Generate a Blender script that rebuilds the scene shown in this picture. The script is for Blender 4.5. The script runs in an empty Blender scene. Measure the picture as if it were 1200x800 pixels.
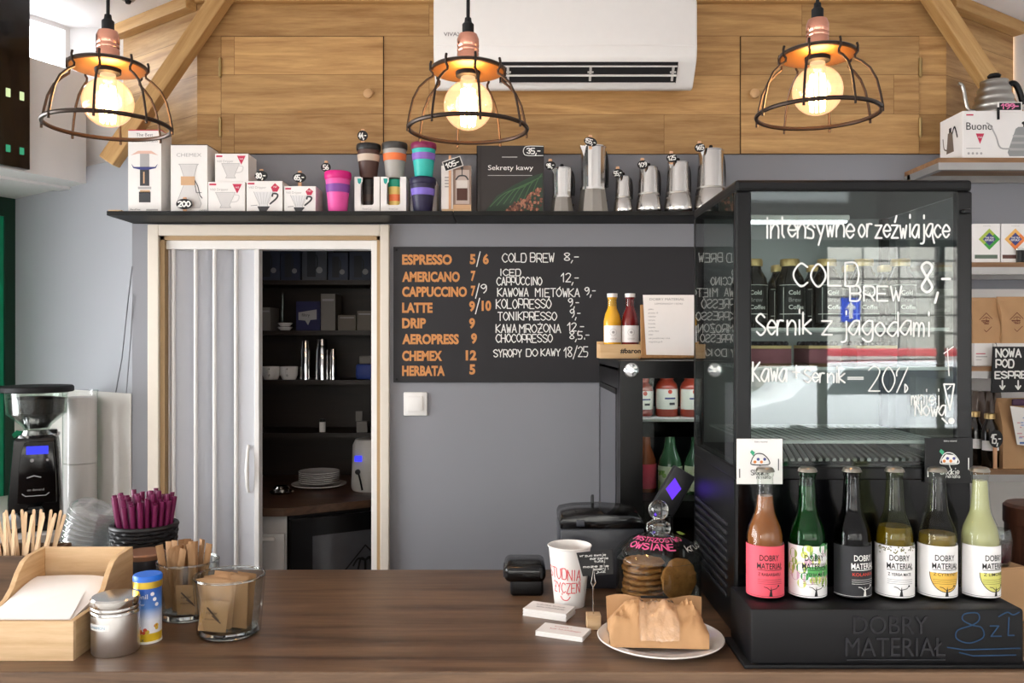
import bpy, bmesh, math, random
from mathutils import Vector, Matrix, noise
random.seed(7)
SC = bpy.context.scene
COL = SC.collection
PI = math.pi
EYE = 1.6                      # camera height above the floor
F = 1000.0                     # focal length in pixels of the 1200x800 frame

# ------------------------------------------------------------------ camera, world, light, exposure
cam_data = bpy.data.cameras.new('camera'); cam_data.sensor_width = 36; cam_data.lens = 30
cam_data.clip_start = 0.05
cam = bpy.data.objects.new('camera', cam_data); COL.objects.link(cam)
cam.location = (0, 0, EYE); cam.rotation_euler = (PI/2, 0, 0)
SC.camera = cam
vs = SC.view_settings
vs.view_transform = 'Standard'; vs.look = 'None'; vs.exposure = 0.4; vs.gamma = 1.0
vs.use_curve_mapping = False
SC.cycles.max_bounces = 10; SC.cycles.diffuse_bounces = 5; SC.cycles.glossy_bounces = 5
SC.cycles.transmission_bounces = 8; SC.cycles.transparent_max_bounces = 24
SC.cycles.caustics_reflective = False; SC.cycles.caustics_refractive = False

SKY = 13.0
world = bpy.data.worlds.new('overcast_sky'); SC.world = world
world.use_nodes = True
wn = world.node_tree; wn.nodes.clear()
wo = wn.nodes.new('ShaderNodeOutputWorld'); wb = wn.nodes.new('ShaderNodeBackground')
wt = wn.nodes.new('ShaderNodeTexCoord'); ws = wn.nodes.new('ShaderNodeSeparateXYZ'); wr = wn.nodes.new('ShaderNodeValToRGB')
wr.color_ramp.elements[0].position = 0.0; wr.color_ramp.elements[0].color = (.965, .985, 1, 1)
wr.color_ramp.elements[1].position = 0.7; wr.color_ramp.elements[1].color = (.965, .985, 1, 1)
wn.links.new(wt.outputs['Generated'], ws.inputs[0]); wn.links.new(ws.outputs['Z'], wr.inputs[0])
wn.links.new(wr.outputs[0], wb.inputs['Color']); wb.inputs['Strength'].default_value = SKY
wn.links.new(wb.outputs[0], wo.inputs[0])

WIN = (-4.4, 4.6, .9, 2.36)        # the shop window behind the camera: x0, x1, z0, z1
WIN_Y = -3.2
def portal(name, loc, rot, sx, sy):
    d = bpy.data.lights.new(name, 'AREA'); d.shape = 'RECTANGLE'; d.size = sx; d.size_y = sy
    d.cycles.is_portal = True
    o = bpy.data.objects.new(name, d); COL.objects.link(o); o.location = loc; o.rotation_euler = rot
    return o
LWIN = (1.2, 4.6, .5, 2.18)          # side window in the left wall: from, to along the wall, z0, z1
portal('window_daylight', ((WIN[0]+WIN[1])/2, WIN_Y+.01, (WIN[2]+WIN[3])/2), (-PI/2, 0, PI), WIN[1]-WIN[0], WIN[3]-WIN[2])

# ------------------------------------------------------------------ helpers
def P(px, py, Y): return Vector(((px-600)/F*Y, Y, EYE+(400-py)/F*Y))
def X(px, Y): return (px-600)/F*Y
def Z(py, Y): return EYE+(400-py)/F*Y
def lin(h):
    h = h.lstrip('#'); r = []
    for i in (0, 2, 4):
        c = int(h[i:i+2], 16)/255
        r.append(c/12.92 if c <= .04045 else ((c+.055)/1.055)**2.4)
    return (*r, 1)
MATS = {}
def nodes(name):
    m = bpy.data.materials.new(name); m.use_nodes = True
    return m, m.node_tree.nodes, m.node_tree.links
def mt(name, col, rough=.5, metal=0., var=.05, scale=40, bump=0., coat=0., spec=.5, emis=0., trans=0., ior=1.45, stretch=None, sss=0.):
    if name in MATS: return MATS[name]
    m, N, L = nodes(name); b = N['Principled BSDF']; c = lin(col)
    tc = N.new('ShaderNodeTexCoord'); nz = N.new('ShaderNodeTexNoise'); nz.inputs['Scale'].default_value = scale; nz.inputs['Detail'].default_value = 4
    if stretch:
        mp = N.new('ShaderNodeMapping'); mp.inputs['Scale'].default_value = stretch
        L.new(tc.outputs['Object'], mp.inputs[0]); L.new(mp.outputs[0], nz.inputs['Vector'])
    else: L.new(tc.outputs['Object'], nz.inputs['Vector'])
    mx = N.new('ShaderNodeMix'); mx.data_type = 'RGBA'
    mx.inputs['A'].default_value = tuple(max(0, x*(1-var)) for x in c[:3])+(1,); mx.inputs['B'].default_value = tuple(min(1, x*(1+var)) for x in c[:3])+(1,)
    L.new(nz.outputs['Fac'], mx.inputs['Factor']); L.new(mx.outputs['Result'], b.inputs['Base Color'])
    b.inputs['Roughness'].default_value = rough; b.inputs['Metallic'].default_value = metal
    b.inputs['Specular IOR Level'].default_value = spec; b.inputs['Coat Weight'].default_value = coat
    b.inputs['Coat Roughness'].default_value = .05
    b.inputs['Transmission Weight'].default_value = trans; b.inputs['IOR'].default_value = ior
    if emis: L.new(mx.outputs['Result'], b.inputs['Emission Color']); b.inputs['Emission Strength'].default_value = emis
    if bump:
        bp = N.new('ShaderNodeBump'); bp.inputs['Strength'].default_value = bump; bp.inputs['Distance'].default_value = .004
        L.new(nz.outputs['Fac'], bp.inputs['Height']); L.new(bp.outputs[0], b.inputs['Normal'])
    MATS[name] = m; return m
def wood(name, ca, cb, axis='X', scale=1., rough=.5, planks=None, spec=.4, tint=.12, grain=1.):
    """wood grain running along axis; planks = (width, height, x offset, z offset) lays boards in the XZ plane"""
    if name in MATS: return MATS[name]
    m, N, L = nodes(name); b = N['Principled BSDF']
    tc = N.new('ShaderNodeTexCoord'); mp = N.new('ShaderNodeMapping')
    st = {'X': (1.2, 14, 14), 'Y': (14, 1.2, 14), 'Z': (14, 14, 1.2)}[axis]
    mp.inputs['Scale'].default_value = tuple(s*scale for s in st)
    src = tc.outputs['Object']
    if planks:
        w, h, ox, oz = planks
        m2 = N.new('ShaderNodeMapping'); m2.inputs['Rotation'].default_value = (-PI/2, 0, 0)   # XZ -> XY
        m2.inputs['Location'].default_value = (ox, oz, 0)
        L.new(src, m2.inputs[0])
        br = N.new('ShaderNodeTexBrick'); br.inputs['Scale'].default_value = 1; br.inputs['Brick Width'].default_value = w; br.inputs['Row Height'].default_value = h
        br.inputs['Mortar Size'].default_value = .0007; br.inputs['Mortar Smooth'].default_value = .3
        br.inputs['Color1'].default_value = (0, 0, 0, 1); br.inputs['Color2'].default_value = (1, 1, 1, 1); br.inputs['Mortar'].default_value = (.5, .5, .5, 1)
        br.offset = .37; br.squash = 1
        L.new(m2.outputs[0], br.inputs['Vector'])
        vm = N.new('ShaderNodeVectorMath'); vm.operation = 'SCALE'; vm.inputs['Scale'].default_value = 7.
        L.new(br.outputs['Color'], vm.inputs[0])
        va = N.new('ShaderNodeVectorMath'); va.operation = 'ADD'; L.new(src, va.inputs[0]); L.new(vm.outputs[0], va.inputs[1])
        src = va.outputs[0]
    L.new(src, mp.inputs[0])
    n1 = N.new('ShaderNodeTexNoise'); n1.inputs['Scale'].default_value = 1.3; n1.inputs['Detail'].default_value = 5; n1.inputs['Distortion'].default_value = 1.6*grain
    n2 = N.new('ShaderNodeTexNoise'); n2.inputs['Scale'].default_value = 7; n2.inputs['Detail'].default_value = 8; n2.inputs['Roughness'].default_value = .7
    L.new(mp.outputs[0], n1.inputs['Vector']); L.new(mp.outputs[0], n2.inputs['Vector'])
    ad = N.new('ShaderNodeMath'); ad.operation = 'MULTIPLY_ADD'; ad.inputs[1].default_value = .45
    L.new(n2.outputs['Fac'], ad.inputs[0])
    ml = N.new('ShaderNodeMath'); ml.operation = 'MULTIPLY'; ml.inputs[1].default_value = .62; L.new(n1.outputs['Fac'], ml.inputs[0]); L.new(ml.outputs[0], ad.inputs[2])
    rp = N.new('ShaderNodeValToRGB'); rp.color_ramp.elements[0].position = .36; rp.color_ramp.elements[1].position = .70
    rp.color_ramp.elements[0].color = lin(ca); rp.color_ramp.elements[1].color = lin(cb)
    L.new(ad.outputs[0], rp.inputs[0]); out = rp.outputs[0]
    if planks:
        hs = N.new('ShaderNodeHueSaturation'); mr = N.new('ShaderNodeMapRange'); mr.inputs['To Min'].default_value = 1-tint; mr.inputs['To Max'].default_value = 1+tint
        L.new(br.outputs['Color'], mr.inputs[0]); L.new(mr.outputs[0], hs.inputs['Value']); L.new(out, hs.inputs['Color'])
        mx = N.new('ShaderNodeMix'); mx.data_type = 'RGBA'; mx.inputs['B'].default_value = lin('#5a3c1e')
        L.new(br.outputs['Fac'], mx.inputs['Factor']); L.new(hs.outputs[0], mx.inputs['A']); out = mx.outputs['Result']
    L.new(out, b.inputs['Base Color']); b.inputs['Roughness'].default_value = rough; b.inputs['Specular IOR Level'].default_value = spec
    bp = N.new('ShaderNodeBump'); bp.inputs['Strength'].default_value = .15; bp.inputs['Distance'].default_value = .002
    L.new(n2.outputs['Fac'], bp.inputs['Height']); L.new(bp.outputs[0], b.inputs['Normal'])
    MATS[name] = m; return m
def glass(name, tint='#ffffff', ior=1.5, rough=.01, dens=1., haze=0., hazecol='#ffffff', glow=0.):
    """thin glass: see-through body with Fresnel reflection"""
    if name in MATS: return MATS[name]
    m, N, L = nodes(name); N.remove(N['Principled BSDF']); o = N['Material Output']
    tr = N.new('ShaderNodeBsdfTransparent'); tr.inputs[0].default_value = lin(tint)
    gl = N.new('ShaderNodeBsdfGlossy'); gl.inputs['Roughness'].default_value = rough
    nz = N.new('ShaderNodeTexNoise'); nz.inputs['Scale'].default_value = 60
    fr = N.new('ShaderNodeFresnel'); ge = N.new('ShaderNodeNewGeometry'); io = N.new('ShaderNodeMapRange')
    io.inputs['To Min'].default_value = ior; io.inputs['To Max'].default_value = 1/ior      # same reflection from either side of the thin pane
    L.new(ge.outputs['Backfacing'], io.inputs[0]); L.new(io.outputs[0], fr.inputs[0])
    mx = N.new('ShaderNodeMixShader'); L.new(fr.outputs[0], mx.inputs[0])
    body = tr.outputs[0]
    if haze:
        df = N.new('ShaderNodeBsdfDiffuse'); df.inputs[0].default_value = lin(hazecol)
        m2 = N.new('ShaderNodeMixShader'); m2.inputs[0].default_value = haze
        L.new(body, m2.inputs[1]); L.new(df.outputs[0], m2.inputs[2]); body = m2.outputs[0]
    if glow:
        em = N.new('ShaderNodeEmission'); em.inputs[0].default_value = lin(hazecol); em.inputs[1].default_value = glow
        ad = N.new('ShaderNodeAddShader'); L.new(body, ad.inputs[0]); L.new(em.outputs[0], ad.inputs[1]); body = ad.outputs[0]
    L.new(body, mx.inputs[1]); L.new(gl.outputs[0], mx.inputs[2]); L.new(mx.outputs[0], o.inputs[0])
    MATS[name] = m; return m
def emit(name, col, s):
    if name in MATS: return MATS[name]
    m, N, L = nodes(name); N.remove(N['Principled BSDF'])
    e = N.new('ShaderNodeEmission'); e.inputs[0].default_value = lin(col); e.inputs[1].default_value = s
    L.new(e.outputs[0], N['Material Output'].inputs[0]); MATS[name] = m; return m

def front(x=0, y=0, z=0, rz=0):      # (u, v, w) -> u along X, v up, w towards -Y
    return Matrix.Translation((x, y, z)) @ Matrix.Rotation(rz, 4, 'Z') @ Matrix(((1,0,0,0),(0,0,-1,0),(0,1,0,0),(0,0,0,1)))
def top(x=0, y=0, z=0, rz=0): return Matrix.Translation((x, y, z)) @ Matrix.Rotation(rz, 4, 'Z')
def flat(M): return lambda u, v, w=0: M @ Vector((u, v, w))
def cyl(r, z0=0, a0=0., cone=0.):
    def f(u, v, w=0):
        a = a0+u/r; q = r+cone*v+w
        return Vector((q*math.sin(a), -q*math.cos(a), z0+v))
    return f

GL = {
'A':'02 28 42|14 34','B':'02 08|~08 38 46 35 05|~05 35 44 32 02','C':'~47 28 06 04 22 43','D':'02 08|~08 38 46 44 32 02','E':'48 08 02 42|05 35',
'F':'48 08 02|05 35','G':'~47 28 06 04 22 42 44|44 24','H':'02 08|42 48|05 45','I':'12 18','J':'~48 43 32 12 03','K':'02 08|48 05 42','L':'08 02 42',
'M':'02 08 25 48 42','N':'02 08 42 48','O':'~28 06 04 22 44 46 28','P':'02 08|~08 38 47 45 34 05','R':'02 08|~08 38 47 45 34 05|25 42',
'S':'~47 28 07 06 25 44 43 22 03','T':'08 48|28 22','U':'~08 04 22 44 48','W':'08 12 26 32 48','X':'02 48|08 42','Y':'08 25 48|25 22','Z':'08 48 02 42',
'0':'~28 06 04 22 44 46 28','1':'06 28 22','2':'~07 28 47 35 02|02 42','3':'~07 28 47 25|~25 44 32 03','4':'38 04 44|36 32','5':'48 08 05|~05 35 44 32 02',
'6':'~38 05 03 22 43 35 04','7':'08 48 12','8':'~25 07 28 47 25 03 22 43 25','9':'~47 25 06 07 28 47 44 22',
',':'12 00','.':'12 13','-':'05 35','=':'04 44|06 46','/':'01 49','+':'05 45|23 27','!':'18 14|12 11','%':'02 48|~07 18 07 06 07|~34 43 32 33 34',
'a':'~46 26 04 03 22 45|46 42','b':'08 02|~05 36 44 32 02','c':'~45 26 04 22 43','d':'~46 26 04 03 22 44|49 42','e':'~04 44 45 26 04 22 43','g':'~46 26 04 22 44|~46 41 20 01',
'h':'08 02|~04 26 45 42','i':'16 12|18 19','j':'~26 21 10 00|28 29','k':'08 02|46 04 42','l':'08 02','m':'06 02|~04 16 25 22|~24 36 45 42','n':'06 02|~04 26 45 42',
'o':'~26 04 22 44 26','p':'06 00|~05 36 44 32 03','r':'06 02|~04 16 36','s':'~45 26 05 34 32 02','t':'18 13 22|06 36','u':'~06 03 22 44|46 42','w':'06 12 25 32 46',
'y':'06 23|46 10','z':'06 46 02 42','v':'06 22 46',
'Ń':'02 08 42 48|27 39','Ę':'48 08 02 42|05 35|42 30','Ó':'~28 06 04 22 44 46 28|28 39','Ż':'08 48 02 42|29 29|15 35','Ł':'08 02 42|04 26','ł':'18 12|04 26','ź':'06 46 02 42|27 39','ą':'~46 26 04 03 22 45|46 42 50','ę':'~04 44 45 26 04 22 43 50',
'v_':'','→':'28 22|04 22 44', "'":'18 16', ':':'13 13|16 16'}
NARROW = {'I':.55,'i':.5,'l':.4,'1':.75,',':.5,'.':.45,'!':.5,'j':.65,'t':.75,"'":.4}
def smooth_line(p):
    if len(p) < 3: return p
    closed = p[0] == p[-1]; out = []; n = len(p)
    for i in range(n-1):
        a = p[i-1] if i else (p[-2] if closed else p[0]); b, c = p[i], p[i+1]
        d = p[i+2] if i+2 < n else (p[1] if closed else p[-1])
        for k in range(4):
            t = k/4
            out.append(tuple(.5*((2*b[j])+(-a[j]+c[j])*t+(2*a[j]-5*b[j]+4*c[j]-d[j])*t*t+(-a[j]+3*b[j]-3*c[j]+d[j])*t**3) for j in (0, 1)))
    out.append(p[-1]); return out

TXT = {}
def text_mesh(s, bold):
    k = (s, bold)
    if k in TXT: return TXT[k]
    cu = bpy.data.curves.new('lettering', 'FONT'); cu.body = s; cu.size = 1; cu.offset = bold; cu.resolution_u = 3
    o = bpy.data.objects.new('lettering', cu); COL.objects.link(o)
    dg = bpy.context.evaluated_depsgraph_get(); dg.update()
    me = bpy.data.meshes.new_from_object(o.evaluated_get(dg))
    v = [(p.co.x, p.co.y) for p in me.vertices]; f = [tuple(p.vertices) for p in me.polygons]
    bpy.data.objects.remove(o); bpy.data.curves.remove(cu); bpy.data.meshes.remove(me)
    TXT[k] = (v, f); return TXT[k]

class MB:
    def __init__(s): s.v = []; s.f = []; s.mi = []; s.k = 0
    def add(s, vs, fs, m=0, M=None):
        b = len(s.v)
        s.v += [tuple(M @ Vector(p)) if M else tuple(p) for p in vs]
        s.f += [tuple(b+i for i in f) for f in fs]
        s.mi += [m]*len(fs) if isinstance(m, int) else list(m)
        return s
    def box(s, c, d, m=0, bev=0., seg=2, M=None):
        bm = bmesh.new(); bmesh.ops.create_cube(bm, size=1)
        for v in bm.verts: v.co = Vector((c[0]+v.co.x*d[0], c[1]+v.co.y*d[1], c[2]+v.co.z*d[2]))
        if bev: bmesh.ops.bevel(bm, geom=bm.edges[:], offset=bev, segments=seg, profile=.5, affect='EDGES')
        return s.bm(bm, m, M)
    def span(s, a, b, m=0, bev=0., M=None, seg=2):
        return s.box([(a[i]+b[i])/2 for i in range(3)], [abs(b[i]-a[i]) for i in range(3)], m, bev, seg, M)
    def bm(s, bm, m=0, M=None):
        bm.verts.index_update()
        s.add([v.co.copy() for v in bm.verts], [[v.index for v in f.verts] for f in bm.faces], m, M); bm.free(); return s
    def lathe(s, prof, c=(0, 0, 0), m=0, n=32, M=None, sx=1., sy=1., flute=0, depth=0.):
        vs, fs, rings, ms = [], [], [], []
        for r, z in prof:
            if r < 1e-6: rings.append([len(vs)]); vs.append((c[0], c[1], c[2]+z))
            else:
                q = []
                for i in range(n):
                    a = 2*PI*i/n; rr = r*(1-(depth if flute and (i % flute) == 0 else 0)); q.append(len(vs)); vs.append((c[0]+rr*sx*math.cos(a), c[1]+rr*sy*math.sin(a), c[2]+z))
                rings.append(q)
        for k in range(len(rings)-1):
            A, B = rings[k], rings[k+1]; mm = m if isinstance(m, int) else m[k]
            if len(A) == 1 and len(B) == 1: continue
            for i in range(n):
                j = (i+1) % n
                if len(A) == 1: fs.append((A[0], B[j], B[i]))
                elif len(B) == 1: fs.append((A[i], A[j], B[0]))
                else: fs.append((A[i], A[j], B[j], B[i]))
                ms.append(mm)
        return s.add(vs, fs, ms, M)
    def tube(s, pts, r, m=0, n=8, closed=False, M=None, flatn=1.):
        pts = [Vector(p) for p in pts]; N = len(pts); vs, fs = [], []
        t0 = (pts[1]-pts[0]).normalized(); up = Vector((0, 0, 1)) if abs(t0.z) < .9 else Vector((1, 0, 0))
        nrm = (up-t0*up.dot(t0)).normalized()
        for i, p in enumerate(pts):
            a = pts[i-1] if (i or closed) else p; b = pts[(i+1) % N] if (i < N-1 or closed) else p
            t = (b-a).normalized(); nrm = (nrm-t*nrm.dot(t)).normalized(); bi = t.cross(nrm)
            rr = r[i] if isinstance(r, (list, tuple)) else r
            for k in range(n):
                q = 2*PI*k/n; vs.append(p+nrm*math.cos(q)*rr+bi*math.sin(q)*rr*flatn)
        for i in range(N if closed else N-1):
            j = (i+1) % N
            for k in range(n):
                l = (k+1) % n; fs.append((i*n+k, i*n+l, j*n+l, j*n+k))
        if not closed: fs += [tuple(range(n))[::-1], tuple((N-1)*n+k for k in range(n))]
        return s.add(vs, fs, m, M)
    def ext(s, poly, h, m=0, M=None, bev=0.):     # polygon in the XY plane pulled up along Z by h
        bm = bmesh.new(); n = len(poly)
        a = [bm.verts.new((x, y, 0)) for x, y in poly]; b = [bm.verts.new((x, y, h)) for x, y in poly]
        bm.faces.new(a[::-1]); bm.faces.new(b)
        for i in range(n): bm.faces.new((a[i], a[(i+1) % n], b[(i+1) % n], b[i]))
        bmesh.ops.recalc_face_normals(bm, faces=bm.faces[:])
        if bev: bmesh.ops.bevel(bm, geom=[e for e in bm.edges], offset=bev, segments=2, profile=.5, affect='EDGES')
        return s.bm(bm, m, M)
    def sphere(s, c, r, m=0, n=20, M=None, sz=1.):
        return s.lathe([(r*math.sin(PI*k/(n//2)), -r*sz*math.cos(PI*k/(n//2))) for k in range(n//2+1)], c, m, n, M)
    def rect(s, u0, v0, u1, v1, fn, m=0, nu=1, w=.0004):
        vs, fs = [], []
        for i in range(nu+1):
            u = u0+(u1-u0)*i/nu; vs += [fn(u, v0, w), fn(u, v1, w)]
        for i in range(nu): fs.append((2*i, 2*i+2, 2*i+3, 2*i+1))
        return s.add(vs, fs, m)
    def poly(s, pts, fn, m=0, w=.0006): return s.add([fn(u, v, w) for u, v in pts], [tuple(range(len(pts)))], m)
    def disc(s, u, v, r, fn, m=0, w=.0006, ry=None, n=18): return s.poly([(u+r*math.cos(2*PI*k/n), v+(ry or r)*math.sin(2*PI*k/n)) for k in range(n)], fn, m, w)
    def line(s, pts, wd, fn, m=0, w=.0008):
        w0 = w
        h = wd/2
        for i, p in enumerate(pts):
            s.k = (s.k+1) % 60; w = w0+s.k*4e-6
            s.add([fn(p[0]+h*math.cos(PI*k/3), p[1]+h*math.sin(PI*k/3), w) for k in range(6)], [tuple(range(6))], m)
            if i:
                q = pts[i-1]; dx, dy = p[0]-q[0], p[1]-q[1]; l = math.hypot(dx, dy)
                if l < 1e-9: continue
                nx, ny = -dy/l*h, dx/l*h; w += 2e-6
                s.add([fn(q[0]-nx, q[1]-ny, w), fn(p[0]-nx, p[1]-ny, w), fn(p[0]+nx, p[1]+ny, w), fn(q[0]+nx, q[1]+ny, w)], [(0, 1, 2, 3)], m)
        return s
    def hand(s, txt, u, v, width, h, wd, fn, m=0, w=.0008, slope=0., jit=.03):
        """hand lettering: txt fitted to width from (u, v), cap height h"""
        adv = [(.62 if c == ' ' else NARROW.get(c, 1.)*1.28) for c in txt]; tot = sum(adv)-.28; k = width/tot; x = 0
        for c, a in zip(txt, adv):
            jx, jy = random.uniform(-jit, jit), random.uniform(-jit, jit)*1.5
            for st in GL.get(c, '').split('|'):
                if not st.strip(): continue
                cur = st.startswith('~'); pts = [(int(q[0])/4, (int(q[1])-2)/6) for q in st.lstrip('~').split()]
                if cur: pts = smooth_line(pts)
                pts = [(u+(x+jx+p[0])*k, v+(p[1]+jy)*h+slope*(x+p[0])*k) for p in pts]
                s.line(pts, wd, fn, m, w)
            x += a
        return s
    def text(s, txt, u, v, h, fn, m=0, w=.0006, width=None, bold=0., align='L'):
        """printed lettering, cap height h (0.73 of the em), optionally squeezed to width"""
        V, Fc = text_mesh(txt, bold)
        if not V: return s
        x0 = min(p[0] for p in V); x1 = max(p[0] for p in V); k = h/.727
        kx = width/(x1-x0) if width else k
        wd = (x1-x0)*kx; off = {'L': 0, 'C': -wd/2, 'R': -wd}[align]
        return s.add([fn(u+off+(x-x0)*kx, v+y*k, w) for x, y in V], Fc, m)
    def build(s, name, mats, parent=None, ang=38, smooth=True):
        me = bpy.data.meshes.new(name); me.from_pydata(s.v, [], s.f)
        for q in (mats if isinstance(mats, (list, tuple)) else [mats]): me.materials.append(q)
        me.polygons.foreach_set('material_index', s.mi)
        if smooth:
            me.polygons.foreach_set('use_smooth', [True]*len(s.f)); me.update(); me.set_sharp_from_angle(angle=math.radians(ang))
        me.update()
        o = bpy.data.objects.new(name, me); COL.objects.link(o)
        if parent: o.parent = parent
        return o
def thing(name, label, cat, loc=(0, 0, 0), rz=0., group=None, rot=None):
    o = bpy.data.objects.new(name, None); COL.objects.link(o); o.empty_display_size = .05
    o.location = loc; o.rotation_euler = rot or (0, 0, rz)
    return tag(o, label, cat, group)
def tag(o, label, cat, group=None, kind=None):
    o['label'] = label; o['category'] = cat
    if group: o['group'] = group
    if kind: o['kind'] = kind
    return o
def struct(o, label=None, cat=None):
    o['kind'] = 'structure'
    if label: o['label'] = label
    if cat: o['category'] = cat
    return o
def dup(root, loc, rz=0., label=None, rot=None):
    r = root.copy(); COL.objects.link(r); r.location = loc; r.rotation_euler = rot or (0, 0, rz)
    if label: r['label'] = label
    for ch in root.children:
        c = ch.copy(); COL.objects.link(c); c.parent = r
        for g in ch.children:
            d = g.copy(); COL.objects.link(d); d.parent = c
    return r

# ------------------------------------------------------------------ materials
GREY = mt('grey_wall_paint', '#88898f', .75, var=.04, scale=3, bump=.05)
WHITE = mt('white_wall_paint', '#d9d8d8', .8, var=.02, scale=5)
CEILM = mt('ceiling_paint', '#e2e1e3', .9, var=.02, scale=3)
OAKP = wood('oak_cladding_boards', '#936b40', '#c79f69', 'X', 1., .5, (1.35, .1423, .3, -2.279+.1423*20), .3, .16)
OAK = wood('oak_beam', '#a27844', '#c9a46e', 'X', .8, .55)
WALNUT = wood('counter_walnut', '#443226', '#7d6149', 'X', .7, .34, None, .45)
BLACK = mt('black_plastic', '#0b0b0d', .35, var=.1, spec=.35)
BLACKM = mt('black_matt', '#0e0e10', .6, var=.1, spec=.3)
BLACKG = mt('black_gloss', '#060608', .14, var=.1, spec=.45)
DGREY = mt('dark_grey_plastic', '#2c2e36', .45, var=.06)
WPLAST = mt('white_plastic', '#e4e2df', .35, var=.02)
PAPER = mt('white_paper', '#ece9e6', .8, var=.02)
CARD = mt('white_carton', '#e6e3e0', .6, var=.02)
STEEL = mt('polished_steel', '#c9c6c2', .14, 1., var=.04, scale=8)
BRUSH = mt('brushed_steel', '#a9a6a0', .3, 1., var=.08, stretch=(2, 2, 60))
CHROME = mt('chrome', '#d8d8d8', .06, 1., var=.02)
KRAFT = mt('kraft_paper', '#b48d65', .75, var=.09, scale=25, bump=.15)
PINE = wood('pine_wood', '#bb976e', '#dbbd96', 'X', 1.2, .55)
GL = GL
PANE = glass('window_glass', '#f4f8f6', 1.5)
FRIDGEGL = glass('display_glass', '#eef3f1', 1.62)
CLEAR = glass('clear_glass', '#f1f5f3', 1.5, .02)
INK = mt('black_ink', '#1b1b1d', .7, var=.05)
CHALK = mt('white_chalk', '#e6e6e2', .9, var=.05)
CHALKB = mt('blackboard_face', '#252427', .7, var=.06, scale=6)
TAGB = mt('black_tag_card', '#131315', .6, var=.05)
GREYINK = mt('grey_ink', '#8d8b8c', .7, var=.05)
REDINK = mt('red_marker', '#dd5a60', .7, var=.08)
PEGW = mt('clothespin_wood', '#d5a580', .7, var=.1)

# ------------------------------------------------------------------ the room
def wall(name, a, b, z0, z1, m, t=.06, hole=None, right=True):
    """a wall from a to b (plan), its face on the a-b line, t thick away from the room; hole = (s0, s1, z0, z1)"""
    a, b = Vector((*a, 0)), Vector((*b, 0)); d = (b-a); L = d.length; d.normalize()
    rz = math.atan2(d.y, d.x); mb = MB()
    def seg(s0, s1, q0, q1):
        if s1-s0 > 1e-5 and q1-q0 > 1e-5: mb.span((s0, 0, q0), (s1, t if right else -t, q1))
    if hole:
        h0, h1, y0, y1 = hole
        seg(0, h0, z0, z1); seg(h1, L, z0, z1); seg(h0, h1, z0, y0); seg(h0, h1, y1, z1)
    else: seg(0, L, z0, z1)
    o = mb.build(name, m, smooth=False); o.location = a; o.rotation_euler = (0, 0, rz)
    return struct(o)
WCL = 2.84                                               # ceiling height
A1 = (-1.38, 3.1); W1E = (-2.15, 3.67); P2A = (-1.645, 3.296)
D2 = (-.447, -.894)
UL0, UL1 = (-1.14, 3.1), (-1.54, 3.39); UW = (-1.745, 3.37); UWE = (-1.745-.139*28.57, 3.37-.23*28.57)
UR0, UR1 = (1.572, 3.1), (1.97, 3.364); RWE = (5.77, -3.2)

mb = MB(); mb.ext([(-6.2, -3.3), (6.2, -3.3), (6.2, 4.6), (-6.2, 4.6)], -.05)
struct(mb.build('floor', mt('floor_tiles', '#a19b94', .5, var=.1, scale=4), smooth=False))
mb = MB(); mb.ext([UL0, UL1, UW, UWE, RWE, UR1, UR0], .05)
o = mb.build('ceiling', CEILM, smooth=False); o.location.z = WCL; struct(o)

mb = MB(); DX0, DX1, DZ = -1.312, -.444, EYE+.42
mb.ext([(-1.38, 0), (DX0, 0), (DX0, DZ), (DX1, DZ), (DX1, 0), (2.12, 0), (2.12, EYE+.679), (-1.38, EYE+.679)], .1, M=front(0, 3.2, 0))
struct(mb.build('wall_back', GREY, smooth=False))
wall('wall_left', W1E, A1, 0, EYE+.675, mt('lit_grey_wall_paint', '#9a9ca2', .75, var=.04, scale=3, bump=.05), .1)  # back wall's grey made lighter, side daylight put into the colour
wall('wall_left_splashback', (-2.15+.005, 3.662), (-1.384, 3.0945), 0.9, EYE-.189, mt('white_splashback', '#dcd8d4', .35, var=.02), .004)
mb = MB(); mb.span((1.45, 3.094, .9), (1.99, 3.0995, EYE+.19)); struct(mb.build('wall_back_splashback', MATS['white_splashback'], smooth=False))
wall('wall_window', UWE, UW, EYE+.6, WCL, WHITE, .08, None)
bpy.data.objects.remove(bpy.data.objects['wall_window'])
Lw = math.dist(UWE, UW)
wall('wall_window', UWE, UW, EYE+.6, WCL, WHITE, .08, (Lw-.75, Lw-.02, EYE+1.03, EYE+1.222))
wall('wall_corner', UW, UL1, EYE+.6, WCL, WHITE, .08)
portal('transom_daylight', (-1.85, 3.2, EYE+1.13), (PI/2, 0, math.radians(-58)-PI/2+PI), .8, .2).rotation_euler = (PI/2, 0, math.radians(58.8)+PI)
wall('wall_left_lower', (W1E[0]+D2[0]*7.68, W1E[1]+D2[1]*7.68), (W1E[0]+D2[0]*1.0, W1E[1]+D2[1]*1.0), 0, WCL, WHITE, .08, (7.68-LWIN[1], 7.68-LWIN[0], LWIN[2], LWIN[3]))
q_ = (LWIN[0]+LWIN[1])/2
portal('side_window_daylight', (W1E[0]+D2[0]*q_+.02, W1E[1]+D2[1]*q_, (LWIN[2]+LWIN[3])/2), (PI/2, 0, math.atan2(D2[1], D2[0])), LWIN[1]-LWIN[0], LWIN[3]-LWIN[2])
wall('wall_right', UR1, RWE, 0, WCL, WHITE, .08)
Lf = 4.7+4.66
wall('wall_front', RWE, (-5.6, -3.2), 0, WCL, WHITE, .1, (5.77-WIN[1], 5.77-WIN[0], WIN[2], WIN[3]))
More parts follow.
